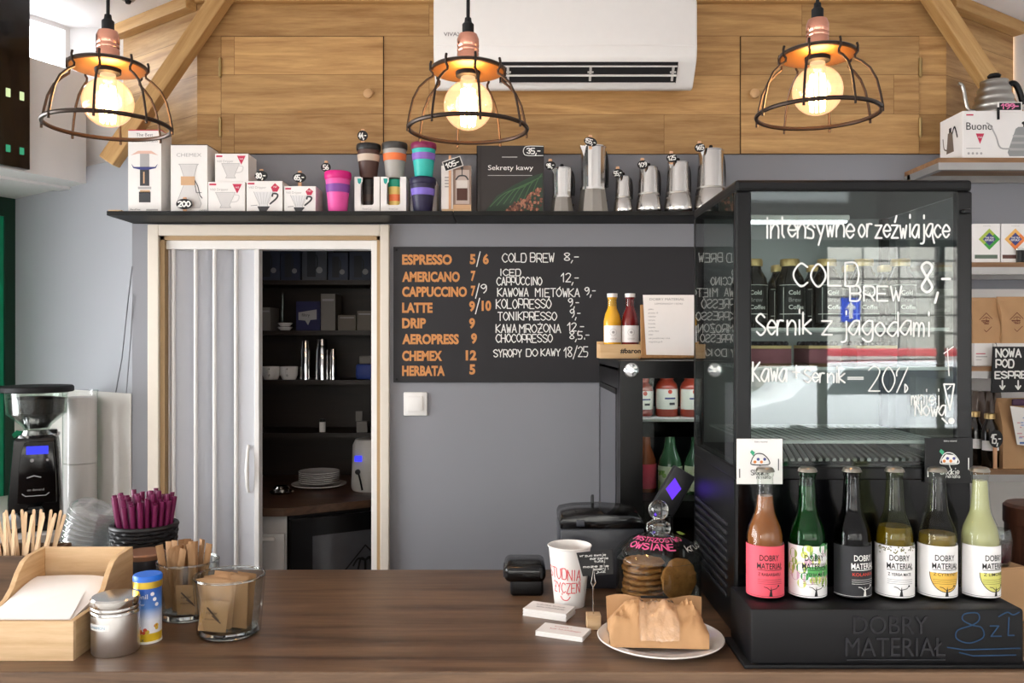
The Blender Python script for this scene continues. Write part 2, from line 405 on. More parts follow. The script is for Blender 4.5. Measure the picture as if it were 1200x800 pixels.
mb = MB(); mb.span((1.55, WIN_Y-.1, 1.42), (2.3, WIN_Y, WIN[3])); struct(mb.build('wall_front_blocker', mt('dark_blocker', '#4a4038', .7), smooth=False))  # added dark panel over the window, darkens part of the fridge door's reflection
# the white bulkhead over the green door
mb = MB(); B = (P2A[0]+D2[0]*2.2, P2A[1]+D2[1]*2.2)
mb.ext([P2A, B, (B[0]-.48, B[1]+.24), W1E], .42)
o = mb.build('wall_bulkhead', WHITE, smooth=False); o.location.z = EYE+.61; struct(o)
# shop window frame and pane behind the camera
mb = MB(); fx0, fx1, fz0, fz1 = WIN
for a, b in (((fx0, fz0), (fx1, fz0+.05)), ((fx0, fz1-.05), (fx1, fz1)), ((fx0, fz0), (fx0+.05, fz1)), ((fx1-.05, fz0), (fx1, fz1)), ((-1.5, fz0), (-1.44, fz1)), ((1.48, fz0), (1.55, fz1)), ((2.3, fz0), (2.36, fz1)), ((3.2, fz0), (3.24, fz1))):
    mb.span((a[0], WIN_Y-.07, a[1]), (b[0], WIN_Y-.02, b[1]))
wf = mb.build('window_1', mt('window_frame_dark', '#2a2523', .5), smooth=False); struct(wf)
# oak cladding above the back wall
mb = MB(); mb.span((UL0[0], 3.09, EYE+.679), (UR0[0], 3.19, WCL))
struct(mb.build('wall_back_cladding', OAKP, smooth=False))
def facet(name, a, b, flip):
    d = Vector((b[0]-a[0], b[1]-a[1], 0)); L = d.length
    mb = MB(); mb.span((0, 0, 0), (L, .05, WCL-EYE-.679)); o = mb.build(name, wood('oak_side_boards', '#936b40', '#cba571', 'X', 1., .5, (1.9, .1423, .2, 0), .3, .14), smooth=False)
    o.location = (a[0], a[1]-.01, EYE+.679); o.rotation_euler = (0, 0, math.atan2(d.y, d.x)); struct(o)
    mb = MB(); mb.span((-.01, -.045, 0), (L, 0, .045), bev=.003)
    t = mb.build('trim_1' if flip else 'trim_2', OAK, smooth=False); t.location = (a[0], a[1]-.012, WCL-.045); t.rotation_euler = o.rotation_euler; struct(t)
facet('wall_left_cladding', UL1, UL0, False)
facet('wall_right_cladding', UR0, UR1, False)
mb = MB(); mb.span((UL0[0], 3.06, WCL-.02), (UR0[0], 3.09, WCL)); struct(mb.build('trim_3', OAK, smooth=False))
def beam(name, p, q, w, d):
    v = q-p; L = v.length; mb = MB(); mb.span((0, -w/2, -d/2), (L, w/2, d/2), bev=.004)
    o = mb.build(name, OAK, smooth=False); o.location = p; o.rotation_euler = v.to_track_quat('X', 'Y').to_euler(); struct(o)
def beam2(name, p, q, w, dep):       # runs in an XZ plane
    v = q-p; L = v.length; mb = MB(); mb.span((0, -dep/2, -w/2), (L, dep/2, w/2), bev=.004)
    o = mb.build(name, OAK, smooth=False); o.location = p; o.rotation_euler = (0, -math.atan2(v.z, v.x), 0); struct(o)
beam2('beam_left', P(128, 190, 3.03), P(266, -11, 3.03), .058, .06)
beam2('beam_right', P(1200, 158, 3.03), P(1086, -14, 3.03), .056, .06)

# doorway frame of the back room
CREAM = mt('cream_door_frame', '#d8cfc2', .5, var=.03); TAN = mt('tan_edge', '#a88c66', .6, var=.05)
mb = MB(); tw = .04
x0, x1, zt = X(176, 3.1), X(457, 3.1), Z(264, 3.1)
for s, (a, b) in enumerate((((x0, 0), (x0+tw, zt)), ((x1-tw+.008, 0), (x1, zt)), ((x0+tw, zt-tw), (x1-tw+.008, zt)))):
    mb.span((a[0], 3.075, a[1]), (b[0], 3.12, b[1]), 0, .003)
for a, b in (((x0+tw, 0), (x0+tw+.016, zt-tw)), ((x1-tw-.006, 0), (x1-tw+.008, zt-tw)), ((x0+tw, zt-tw-.014), (x1-tw+.008, zt-tw))):
    mb.span((a[0], 3.09, a[1]), (b[0], 3.2, b[1]), 1)
for a, b in (((x1-tw-.028, 0), (x1-tw-.006, zt-tw-.014)), ((x0+tw+.016, zt-tw-.046), (x1-tw-.006, zt-tw-.014))):
    mb.span((a[0], 3.1 if a[1] == 0 else 3.103, a[1]), (b[0], 3.17 if a[1] == 0 else 3.168, b[1]), 2, .002)
struct(mb.build('door_1', [CREAM, TAN, WPLAST], smooth=False))
# green side door
GREEN = mt('dark_green_paint', '#082a1d', .45); GREEN2 = mt('green_door_paint', '#0f8a62', .4)
mb = MB(); mb.span((0, -.05, 0), (.05, .03, 2.21)); mb.span((.05, -.03, 2.13), (1.0, .03, 2.21)); mb.span((.05, -.02, 0), (1.0, .02, 2.13), 1)
o = mb.build('door_2', [GREEN, GREEN2], smooth=False); o.location = (W1E[0], W1E[1], 0); o.rotation_euler = (0, 0, math.atan2(D2[1], D2[0])); struct(o)

# back room behind the doorway
DWOOD = wood('dark_shaded_back_room_wood', '#150e0a', '#281a12', 'X', .8, .5)  # shade of the back room put into its wood and wall colours
DWALL = mt('shaded_back_room_wall', '#1e1510', .8, var=.08, scale=5)
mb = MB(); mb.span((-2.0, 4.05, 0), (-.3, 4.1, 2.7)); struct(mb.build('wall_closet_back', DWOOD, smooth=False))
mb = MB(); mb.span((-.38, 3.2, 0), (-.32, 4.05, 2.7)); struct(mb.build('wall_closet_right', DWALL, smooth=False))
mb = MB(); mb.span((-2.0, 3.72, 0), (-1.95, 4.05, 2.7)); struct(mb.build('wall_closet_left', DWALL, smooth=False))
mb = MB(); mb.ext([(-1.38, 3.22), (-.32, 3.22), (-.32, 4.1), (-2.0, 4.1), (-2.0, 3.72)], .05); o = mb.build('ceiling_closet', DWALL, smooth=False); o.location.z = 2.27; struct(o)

# ------------------------------------------------------------------ the bar counter
CT = EYE-.55
t = thing('bar_counter', 'long dark brown wooden bar counter across the foreground', 'counter', (0, 1.74, 0))
mb = MB(); mb.span((-2.9, -.32, CT-.04), (2.6, .32, CT), bev=.003); mb.build('worktop', WALNUT, t, smooth=False)
mb = MB(); mb.span((-2.9, -.30, 0), (2.6, -.27, CT-.04)); mb.build('front_panel', wood('counter_front', '#5a4232', '#8a6a52', 'X', .7), t, smooth=False)
for a in (-2.9, 2.56): mb = MB(); mb.span((a, -.27, 0), (a+.04, .30, CT-.04)); mb.build('side_panel', WALNUT, t, smooth=False)
# small worktop in the left corner under the grinder
t = thing('corner_worktop', 'low pale worktop in the corner under the coffee grinder', 'worktop', (-1.9, 3.15, 0))
mb = MB(); q = [(-1.41, 3.085), (-2.13, 3.61), (-2.43, 3.21), (-1.71, 2.68)]
mb.ext([(a+1.9, b-3.15) for a, b in q], .03, M=Matrix.Translation((0, 0, EYE-.68))); mb.build('top', mt('pale_worktop', '#b9b3ad', .4), t, smooth=False)
mb = MB(); mb.ext([((a+1.9)*.95, (b-3.15)*.95) for a, b in q], EYE-.68); mb.build('cabinet', mt('grey_cabinet', '#6d6a68', .5), t, smooth=False)

# ------------------------------------------------------------------ street outside the shop window (seen in the fridge glass)
mb = MB(); mb.ext([(-30, -20), (30, -20), (30, -3.4), (-30, -3.4)], -.05); o = mb.build('street_pavement', mt('asphalt', '#8b8c8e', .9, var=.1, scale=3), smooth=False); o.location.z = -.1; struct(o)
m_f, N, L = nodes('street_facade_tiles'); br = N.new('ShaderNodeTexBrick'); br.offset = 0
tcn = N.new('ShaderNodeTexCoord'); mpn = N.new('ShaderNodeMapping'); mpn.inputs['Rotation'].default_value = (-PI/2, 0, 0)
L.new(tcn.outputs['Object'], mpn.inputs[0]); L.new(mpn.outputs[0], br.inputs['Vector']); br.inputs['Scale'].default_value = 1; br.inputs['Brick Width'].default_value = .9; br.inputs['Row Height'].default_value = .45
br.inputs['Mortar Size'].default_value = .03
for k, c in (('Color1', '#b5b0a6'), ('Color2', '#d5d1c9'), ('Mortar', '#6b6763')): br.inputs[k].default_value = lin(c)
L.new(br.outputs['Color'], N['Principled BSDF'].inputs['Base Color']); N['Principled BSDF'].inputs['Roughness'].default_value = .8
t = thing('street_building', 'pale tiled building across the street mirrored in fridge glass', 'building', (6, -18, 0))
mb = MB(); mb.span((-22, -1, -.1), (16, 0, 7.5)); mb.build('facade', m_f, t, smooth=False)
for k in range(3):
    mb = MB(); mb.span((-14+k*6, -.02, .9), (-12+k*6, .05, 2.4)); mb.build('shop_window', mt('dark_window', '#3a4146', .1), t, smooth=False)
t = thing('street_sign', 'square blue street sign with white arrow pointing up', 'sign', (6.0, -12, 0))
mb = MB(); mb.tube([(0, 0, -.1), (0, 0, 2.5)], .03); mb.build('pole', BRUSH, t)
mb = MB(); mb.span((-.17, .03, 1.95), (.17, .05, 2.37), 0)
mb.add([(x, .056, z) for x, z in ((-.035, 2.0), (.035, 2.0), (.035, 2.18), (.10, 2.18), (0, 2.31), (-.10, 2.18), (-.035, 2.18))], [tuple(range(7))], 1)
mb.build('plate', [mt('sign_blue', '#2a4fd0', .4), WPLAST], t, smooth=False)
t = thing('street_car', 'white car with red stripe passing outside shop window', 'car', (5.2, -9, -.1))
car = [(-2.2, .3), (-2.15, .8), (-1.5, .95), (-1.0, 1.42), (1.2, 1.46), (1.7, 1.0), (2.2, .9), (2.25, .3)]
mb = MB(); mb.ext(car, 1.6, bev=.05, M=front(0, .8, 0)); mb.build('body', mt('white_car_paint', '#eceef0', .3, coat=.5), t)
mb = MB(); mb.ext([(-1.05, 1.0), (-.75, 1.34), (1.05, 1.37), (1.4, 1.0)], 1.62, M=front(0, .81, 0)); mb.build('side_window', mt('car_window', '#27303a', .1), t, smooth=False)
mb = MB(); mb.span((-.9, -.6, 1.5), (1.1, .6, 1.6), bev=.03); mb.build('roof_bar', mt('red_car_paint', '#c8474c', .4), t)
for wx in (-1.4, 1.4):
    for wy in (-.72, .72):
        mb = MB(); mb.lathe([(0, -.1), (.25, -.1), (.31, -.06), (.31, .06), (.25, .1), (0, .1)], M=Matrix.Translation((wx, wy, .31)) @ Matrix.Rotation(PI/2, 4, 'X')); mb.build('wheel', BLACKM, t)

# ------------------------------------------------------------------ hatches in the cladding
def hatch(label, xa, xb, kx, hx):
    t = thing('cupboard_hatch', label, 'cupboard door', (X((xa+xb)/2, 3.09), 3.09, EYE+.679), group='hatches in the oak cladding')
    w = X(xb, 3.09)-X(xa, 3.09)
    m = wood('oak_hatch_'+str(xa), '#936b40', '#c79f69', 'X', 1., .5, (1.5, .1423, .1+xa*.01, 0), .3, .13)
    mb = MB(); mb.span((-w/2+.003, -.006, .001), (w/2-.003, .0, .422)); mb.build('door_panel', m, t, smooth=False)
    mb = MB()
    for a, b in (((-w/2, .001), (-w/2+.003, .425)), ((w/2-.003, .001), (w/2, .425)), ((-w/2, .422), (w/2, .425))): mb.span((a[0], -.001, a[1]), (b[0], .001, b[1]))
    mb.build('shadow_gap', mt('dark_gap', '#2e1e10', .9), t, smooth=False)
    mb = MB(); mb.lathe([(.008, 0), (.008, .008), (.014, .014), (.018, .02), (.016, .027), (.008, .031), (0, .032)], M=Matrix.Translation((X(kx, 3.09)-t.location.x, -.006, Z(112, 3.09)-t.location.z)) @ Matrix.Rotation(PI/2, 4, 'X'))
    mb.build('knob', mt('knob_wood', '#c29a6c', .5), t)
    for hy in (80, 150):
        mb = MB(); c = (X(hx, 3.09)-t.location.x, -.01, Z(hy, 3.09)-t.location.z)
        mb.tube([(c[0], c[1], c[2]-.032), (c[0], c[1], c[2]+.032)], .006, n=10); mb.tube([(c[0], c[1], c[2]-.036), (c[0], c[1], c[2]+.036)], .003, n=8)
        mb.build('hinge', mt('brass_hinge', '#b29a6a', .35, 1.), t)
hatch('oak cupboard hatch to one side of the air conditioner above boxed drippers', 259, 450, 433, 259)
hatch('oak cupboard hatch above the black display fridge beside slanting beam', 867, 1077, 882, 1077)

# ------------------------------------------------------------------ air conditioner
t = thing('air_conditioner', 'white wall mounted air conditioner with open louvred outlet', 'air conditioner', (X(662.5, 2.88), 3.09, EYE+.86))
aw = X(817, 2.88)-X(508, 2.88)
prof = [(0, .052), (0, .30), (-.20, .30), (-.212, .29), (-.214, .13), (-.210, .10), (-.203, .085), (-.150, .022), (-.138, .012), (-.118, .012)]
Mx = Matrix(((0, 0, 1, -aw/2), (1, 0, 0, 0), (0, 1, 0, 0), (0, 0, 0, 1)))
mb = MB(); mb.ext(prof, aw, M=Mx, bev=.006); mb.build('body', WPLAST, t, ang=30)
mb = MB(); mb.ext([(-.2135, .135), (-.2165, .14), (-.215, .292), (-.211, .296)], aw-.012, M=Matrix.Translation((.006, 0, 0)) @ Mx, bev=.001); mb.build('front_panel', WPLAST, t, ang=30)
# outlet on the sloping underside
mb = MB(); sl = math.atan2(.063, .053)
Ms = Matrix.Translation((0, -.178, .056)) @ Matrix.Rotation((PI/2-sl), 4, 'X')   # local frame lying on the slope: X along, Z up the slope
ow = X(794, 2.9)-X(585, 2.9); oc = (X(794, 2.9)+X(585, 2.9))/2-t.location.x
mb.box((oc-.0, -.0015, .002), (ow, .004, .074), M=Ms, bev=.001); mb.build('outlet', mt('dark_outlet', '#0e0e10', .6), t, smooth=False)
for dz in (-.006, .026, -.034):
    mb = MB(); mb.box((oc, -.006, dz), (ow-.004, .010, .0035 if dz != -.006 else .005), bev=.001, M=Ms); mb.build('louvre', WPLAST, t, smooth=False)
for k in range(3):
    mb = MB(); xx = oc-ow/2+.03+k*(ow-.045)/2; mb.box((xx, -.005, -.001), (.008, .006, .05), M=Ms, bev=.001); mb.box((xx, -.008, .006), (.02, .003, .006), M=Ms); mb.build('louvre_clip', mt('clip_grey', '#b9b6b2', .5), t, smooth=False)
mb = MB(); mb.text('VIVAX', X(520, 2.88)-t.location.x, .168, .013, flat(front(0, -.2165, 0)), bold=.02, width=.062); mb.build('lettering', GREYINK, t, smooth=False)

# ------------------------------------------------------------------ pendant lamps
BRONZE = mt('dark_bronze', '#33271f', .4, .6, var=.1); COPPER = mt('copper', '#d99a82', .22, 1., var=.06, scale=15)
GOLD = mt('lamplit_underside', '#a5763e', .4, .85, var=.05)  # golden lamplight under the plate put into its colour
def lamp(label, x, z):
    Y = 1.6
    t = thing('pendant_lamp', label, 'lamp', (x, Y, z), group='wire cage pendant lamps')
    ch = WCL-z
    mb = MB(); mb.tube([(0, 0, .205), (.001, 0, ch/2), (0, 0, ch)], .0034, n=8); mb.build('cord', BLACKM, t)
    mb = MB(); mb.lathe([(0, .178), (.011, .178), (.011, .196), (.007, .2), (.006, .208), (0, .208)], n=16); mb.build('cord_grip', BLACKM, t)
    mb = MB(); mb.lathe([(0, .118), (.0205, .118), (.0205, .142), (.0195, .144), (.0205, .146), (.0205, .15), (.0195, .152), (.0205, .154), (.0205, .168), (.017, .177), (0, .179)], n=28); mb.build('socket', COPPER, t)
    mb = MB(); mb.lathe([(0, .1155), (.066, .1155), (.0695, .113), (.0695, .108), (.066, .1065), (0, .1065)], n=48, m=[1, 1, 0, 0, 2]); mb.build('plate', [BRONZE, BRONZE, GOLD], t)
    mb = MB(); mb.lathe([(.0, .107), (.023, .107), (.023, .099), (.019, .097), (.0, .097)], n=24); mb.build('socket_ring', BLACKM, t)
    mb = MB(); mb.tube([(.1104*math.cos(2*PI*k/64), .1104*math.sin(2*PI*k/64), 0) for k in range(64)], .0041, closed=True, n=8); mb.build('cage_ring', BRONZE, t)
    rp = [(.0695, .122), (.0712, .116), (.0712, .106), (.066, .100), (.0665, .094), (.078, .086), (.092, .072), (.103, .05), (.109, .025), (.1135, .0), (.1135, -.010)]
    for k in range(8):
        a = 2*PI*k/8+.24; mb = MB(); mb.tube([(r*math.cos(a), r*math.sin(a), zz) for r, zz in rp], .0024, n=6); mb.build('cage_rib', BRONZE, t)
    bp = [(.0135, .098), (.0145, .09)]
    for k in range(15):
        q = PI*(.13+.87*k/14); bp.append((max(1e-7, .0462*math.sin(q)), .044+.0462*math.cos(q)))
    bp[-1] = (0, bp[-1][1])
    mb = MB(); mb.lathe(bp, n=32); b = mb.build('bulb', glass('amber_bulb_glass', '#ffe0bc', 1.45, .02, haze=.0, hazecol='#ffcda0', glow=.6), t)
    for k in range(9):
        a = 2*PI*k/9; mb = MB(); r = .0145
        mb.tube([(r*.8*math.cos(a), r*.8*math.sin(a), .006), (r*math.cos(a), r*math.sin(a), .04), (r*.8*math.cos(a), r*.8*math.sin(a), .074)], .0022, n=6); mb.build('filament', emit('filament_glow', '#ffdcae', 40), b)
    ld = bpy.data.lights.get('bulb_light')
    if not ld:
        ld = bpy.data.lights.new('bulb_light', 'POINT'); ld.energy = 2.6; ld.color = (1, .68, .36); ld.shadow_soft_size = .03
    lo = bpy.data.objects.new('bulb_light', ld); COL.objects.link(lo); lo.parent = t; lo.location = (0, 0, .04)
    return t
l0 = lamp('wire cage pendant lamp hanging nearest the side window and wooden napkin box', X(126.5, 1.6), EYE+.404)
lamp('wire cage pendant lamp in front of the air conditioner', X(548.5, 1.6), EYE+.398)
lamp('wire cage pendant lamp hanging above the black display fridge', X(958, 1.6), EYE+.426)
t = thing('smoke_detector', 'small round grey detector on the white ceiling', 'detector', (X(147, 3.0), 3.02, WCL))
mb = MB(); mb.lathe([(0, -.036), (.02, -.034), (.03, -.02), (.03, 0), (0, 0)]); mb.build('housing', mt('detector_grey', '#8f8f90', .4), t)
mb = MB(); mb.lathe([(0, -.046), (.008, -.045), (.012, -.035), (0, -.034)]); mb.build('sensor', BLACKM, t)

# dark glass over the bulkhead, its reflected lights built as glowing rows
t = thing('dark_glass_panel', 'tall dark glass with glowing rows for reflected green lights by the side window', 'glazing', (P2A[0]+D2[0]*.252, P2A[1]+D2[1]*.252, EYE+.615))
t.rotation_euler = (0, 0, math.atan2(D2[1], D2[0]))
mb = MB(); mb.span((0, .0, 0), (1.2, .035, .62)); mb.build('panel', mt('night_glass', '#0c080b', .15, coat=.3), t, smooth=False)
mb = MB()
mb2 = MB()
for k in range(14):
    for zz, h, target in ((.255, .03, mb), (.06, .025, mb2)):
        target.box((.03+k*.05, .036, zz), (.016, .003, h), 0, .001)
mb.build('reflected_light_row', emit('pale_green_reflection', '#c9d9a0', 1.), t); mb2.build('reflected_light_row', emit('green_reflection', '#3f9a72', .8), t)

# ------------------------------------------------------------------ black wall shelf and what stands on it
SH = EYE+.442
SHM = mt('black_shelf_paint', '#0e0f0d', .55, var=.1, spec=.3)
for xa, xb, lb in ((-1.373, -.2, 'black wall shelf running over the doorway under boxed drippers'), (-.198, .93, 'black wall shelf under the book and steel coffee pots')):
    t = thing('wall_shelf', lb, 'shelf', ((xa+xb)/2, 3.0, SH-.015), group='black wall shelves')
    mb = MB(); mb.span((xa-(xa+xb)/2, -.11, 0), (xb-(xa+xb)/2, .098, .015), bev=.001); mb.build('board', SHM, t, smooth=False)
tn = MB(); tn.span((X(126, 2.9), 2.905, SH), (X(141, 2.9), 3.06, SH+.006)); tag(tn.build('wood_offcut', PINE, smooth=False), 'thin bare wood offcut at the open end of black shelf', 'board')

def carton(label, px0, px1, py0, Y=2.94, depth=.1, mats=None, name='product_box', cat='box', py1=248, base=None, rz=0., group=None, draw=None, topm=None, sidem=None):
    """a printed box; draw(mb, f, w, h) prints on its front"""
    w = X(px1, Y)-X(px0, Y); b = SH if base is None else base; h = Z(py0, Y)-b
    t = thing(name, label, cat, (X((px0+px1)/2, Y), Y, b), rz, group)
    mb = MB(); mb.span((-w/2, 0, 0), (w/2, depth, h), bev=.0012); mb.build('carton', CARD if mats is None else mats, t, smooth=False)
    if topm:
        mb = MB(); mb.span((-w/2+.001, .001, h), (w/2-.001, depth-.001, h+.003)); mb.build('lid', topm, t, smooth=False)
    if draw:
        mb, ms = MB(), draw[1]; draw[0](mb, flat(front(-w/2, 0, 0)), w, h); mb.build('front_print', ms, t, smooth=False)
    return t, w, h
def price(label, txt, px, py, Y, w=.046, h=.032, peg=.05, base=None, tilt=0., cat='price tag', up=.012, wd=.0042):
    p = P(px, py, Y)
    bz = p.z-peg+up if base is None else base
    t = thing('price_tag', label, cat, (p.x, Y, bz), group='hand written price tags'); c = p.z-bz
    mb = MB(); mb.span((-.006, .001, 0), (.006, .009, c+up+.012), bev=.002); mb.build('clothespin', PEGW, t, smooth=False)
    M = front(0, 0, c) @ Matrix.Rotation(tilt, 4, 'Z')
    mb = MB(); pts = [(w/2*math.cos(2*PI*k/24), h/2*math.sin(2*PI*k/24)) for k in range(24)]; mb.ext(pts, .0015, M=M); mb.build('card', TAGB, t, smooth=False)
    mb = MB(); f = flat(M); ww = w*(.82 if len(txt) > 4 else .72 if len(txt) > 2 else .52)
    mb.hand(txt, -ww/2, -h*.24, ww, h*.48, wd, f, w=.0024, jit=.0); mb.build('price_lettering', CHALK, t, smooth=False)
    return t
DARKP = mt('print_dark', '#3a3a3d', .6); GREYP = mt('print_grey', '#a9a7a6', .6); LGREYP = mt('print_light_grey', '#cfccca', .6); REDP = mt('print_crimson', '#c0304f', .6)
NAVYP = mt('print_navy', '#3a3f78', .6); SKIN = mt('print_skin', '#d9b3a2', .6); TANP = mt('print_tan', '#c9a27c', .6)
def d_aero(mb, f, w, h):
    mb.text('The Best', w/2, h*.93, .012, f, 2, align='C', width=w*.5); mb.text('COFFEE PRESS', w/2, h*.86, .008, f, 2, align='C', width=w*.8)
    mb.poly([(.01, h*.70), (w*.3, h*.755), (w*.7, h*.755), (w-.01, h*.70), (w*.7, h*.72), (w*.3, h*.72)], f, 4)
    mb.rect(w*.36, h*.56, w*.64, h*.72, f, 1); mb.rect(w*.36, h*.33, w*.64, h*.55, f, 0, w=.0008); mb.rect(w*.30, h*.29, w*.70, h*.32, f, 1); mb.rect(w*.46, h*.36, w*.5, h*.5, f, 5, w=.001)
    mb.poly([(w*.1, h*.60), (w*.18, h*.56), (w*.82, h*.56), (w*.9, h*.60), (w*.84, h*.545), (w*.62, h*.525), (w*.38, h*.525), (w*.16, h*.545)], f, 3, w=.0011)
    mb.rect(w*.33, h*.13, w*.68, h*.26, f, 0); mb.rect(w*.36, h*.25, w*.66, h*.28, f, 5)
    mb.text('AeroPress', .008, h*.035, .006, f, 0); mb.rect(w*.55, h*.03, w*.9, h*.05, f, 1)
carton('tall white boxed coffee press with dark plunger picture, first on the shelf', 150, 189, 153, 2.94, .09, draw=(d_aero, [DARKP, GREYP, mt('print_mid', '#6d6a70', .6), NAVYP, SKIN, TANP]), topm=REDP)
def d_chem(mb, f, w, h):
    mb.text('CHEMEX', w/2, h*.83, .0125, f, 1, align='C', width=w*.68)
    g = [(w*.22, h*.72), (w*.26, h*.70), (w*.38, h*.50), (w*.38, h*.45), (w*.16, h*.14), (w*.2, h*.08), (w*.8, h*.08), (w*.84, h*.14), (w*.62, h*.45), (w*.62, h*.50), (w*.72, h*.70), (w*.76, h*.72)]
    mb.poly(g, f, 2); mb.line(g+[g[0]], .0018, f, 1); mb.rect(w*.28, h*.41, w*.66, h*.54, f, 3, w=.001)
    mb.line([(w*.64, h*.50), (w*.74, h*.40), (w*.80, h*.26), (w*.86, h*.22)], .003, f, 0); mb.line([(w*.66, h*.46), (w*.70, h*.30), (w*.84, h*.30)], .002, f, 0)
    mb.text('CHEMEX', w*.78, h*.03, .005, f, 0)
carton('tall white box with drawing of a glass pour-over flask', 200, 243, 170, 2.94, .11, draw=(d_chem, [DARKP, GREYP, LGREYP, TANP]), topm=mt('box_brown_edge', '#4c3a34', .6))
def d_drip(kind):
    def d(mb, f, w, h):
        mb.rect(.004, h-.012, w*.22, h-.006, f, 3); mb.text('V60 Dripper', .006, h-.026 if kind else h-.03, .0085, f, 1, width=w*.5)
        mb.poly([(w*.66, h*.93), (w*.92, h*.93), (w*.79, h*.62)] if kind == 0 else [(w*.68, h*.80), (w*.79, h*.93), (w*.92, h*.80), (w*.86, h*.66), (w*.73, h*.66)], f, 3); mb.text('V60', w*.79, h*.79, .006, f, 4, w=.001, align='C')
        g = [(w*.2, h*.66), (w*.74, h*.66), (w*.58, h*.24), (w*.62, h*.16), (w*.32, h*.16), (w*.36, h*.24)]
        if kind == 0:
            mb.poly(g, f, 2); mb.line([g[0], g[5], g[4], g[3], g[2], g[1], g[0]], .0016, f, 1)
            mb.line(smooth_line([(w*.70, h*.58), (w*.84, h*.55), (w*.80, h*.38), (w*.64, h*.34)]), .004, f, 2)
        else:
            mb.poly(g, f, 5); mb.line([g[0], g[5], g[4], g[3], g[2], g[1]], .0016, f, 1)
            mb.poly([(w*.30, h*.2), (w*.66, h*.2), (w*.56, h*.05), (w*.36, h*.05)], f, 0, w=.001)
            mb.line(smooth_line([(w*.66, h*.28), (w*.84, h*.46), (w*.86, h*.58), (w*.74, h*.60), (w*.72, h*.52)]), .006, f, 0); mb.line([(w*.12, h*.22), (w*.3, h*.24)], .0015, f, 0)
            for q in range(5): mb.line([(w*(.28+q*.1), h*.64), (w*(.38+q*.045), h*.26)], .001, f, 1)
    return (d, [DARKP, GREYP, LGREYP, REDP, CARD, mt('print_pale', '#d9d8d8', .6)])
_, _, hb = carton('white boxed ceramic dripper carrying another dripper box', 244, 287, 213, 2.93, .115, draw=d_drip(0), group='boxed drippers')
carton('white boxed ceramic dripper, upper one of the stacked pair', 252, 291, 180, 2.945, .095, draw=d_drip(0), base=SH+hb, group='boxed drippers')
carton('white boxed glass dripper under the 80 price tag', 289, 331, 212, 2.93, .11, draw=d_drip(1), group='boxed drippers')
carton('white boxed glass dripper under the 65 price tag', 333, 370, 218, 2.93, .11, draw=d_drip(1), group='boxed drippers')
price('round black price tag reading 200 leaning on the flask box', '200', 216, 239, 2.925, .056, .036, base=SH, wd=.005)
price('black price tag reading 80 on a clothespin above a dripper box', '80,-', 306, 206, 2.955, .046, .036, base=Z(212, 2.93))
price('black price tag reading 65 on a clothespin above a dripper box', '65,-', 351, 208, 2.955, .046, .034, base=Z(218, 2.93))

def keepcup(label, cx, py0, py1, Y, base, body, band, lid, plug, wt=30):
    """a plastic travel cup"""
    h = (py1-py0)/F*Y; rt = wt/2/F*Y
    t = thing('travel_cup', label, 'cup', (X(cx, Y), Y, base), group='plastic travel cups')
    rb = rt*.70; r = lambda q: rb+(rt*.93-rb)*q/.80
    mb = MB(); mb.lathe([(0, 0), (rb-.002, 0), (rb, .003), (r(.80), h*.80), (0, h*.80)], n=36); mb.build('cup_body', body, t)
    mb = MB(); mb.lathe([(r(.47), h*.47), (r(.47)+.0016, h*.475), (r(.66)+.0016, h*.655), (r(.66), h*.66)], n=36); mb.build('band', band, t)
    mb = MB(); mb.lathe([(0, h*.78), (rt*.96, h*.78), (rt, h*.80), (rt*1.01, h*.91), (rt*.97, h*.955), (rt*.9, h*.965), (rt*.86, h*.945), (0, h*.945)], n=36); mb.build('lid', lid, t)
    mb = MB(); mb.lathe([(0, h*.94), (rt*.42, h*.94), (rt*.42, h*.985), (rt*.36, h), (0, h)], (-rt*.28, 0, 0), n=20, sy=.55); mb.build('drink_plug', plug, t)
    return t
c_ = lambda n, h: mt('cup_'+n, h, .45, var=.03)
keepcup('hot pink travel cup with purple band under the 56 tag', 396, 198, 248, 2.945, SH, c_('pink', '#e0509f'), c_('purple', '#7d3f97'), c_('magenta', '#d0187c'), c_('magenta', '#d0187c'), 31)
price('small black price tag on the lid of pink travel cup', '56', 382, 196, 2.99, .034, .032, base=Z(206, 2.945), wd=.0034)
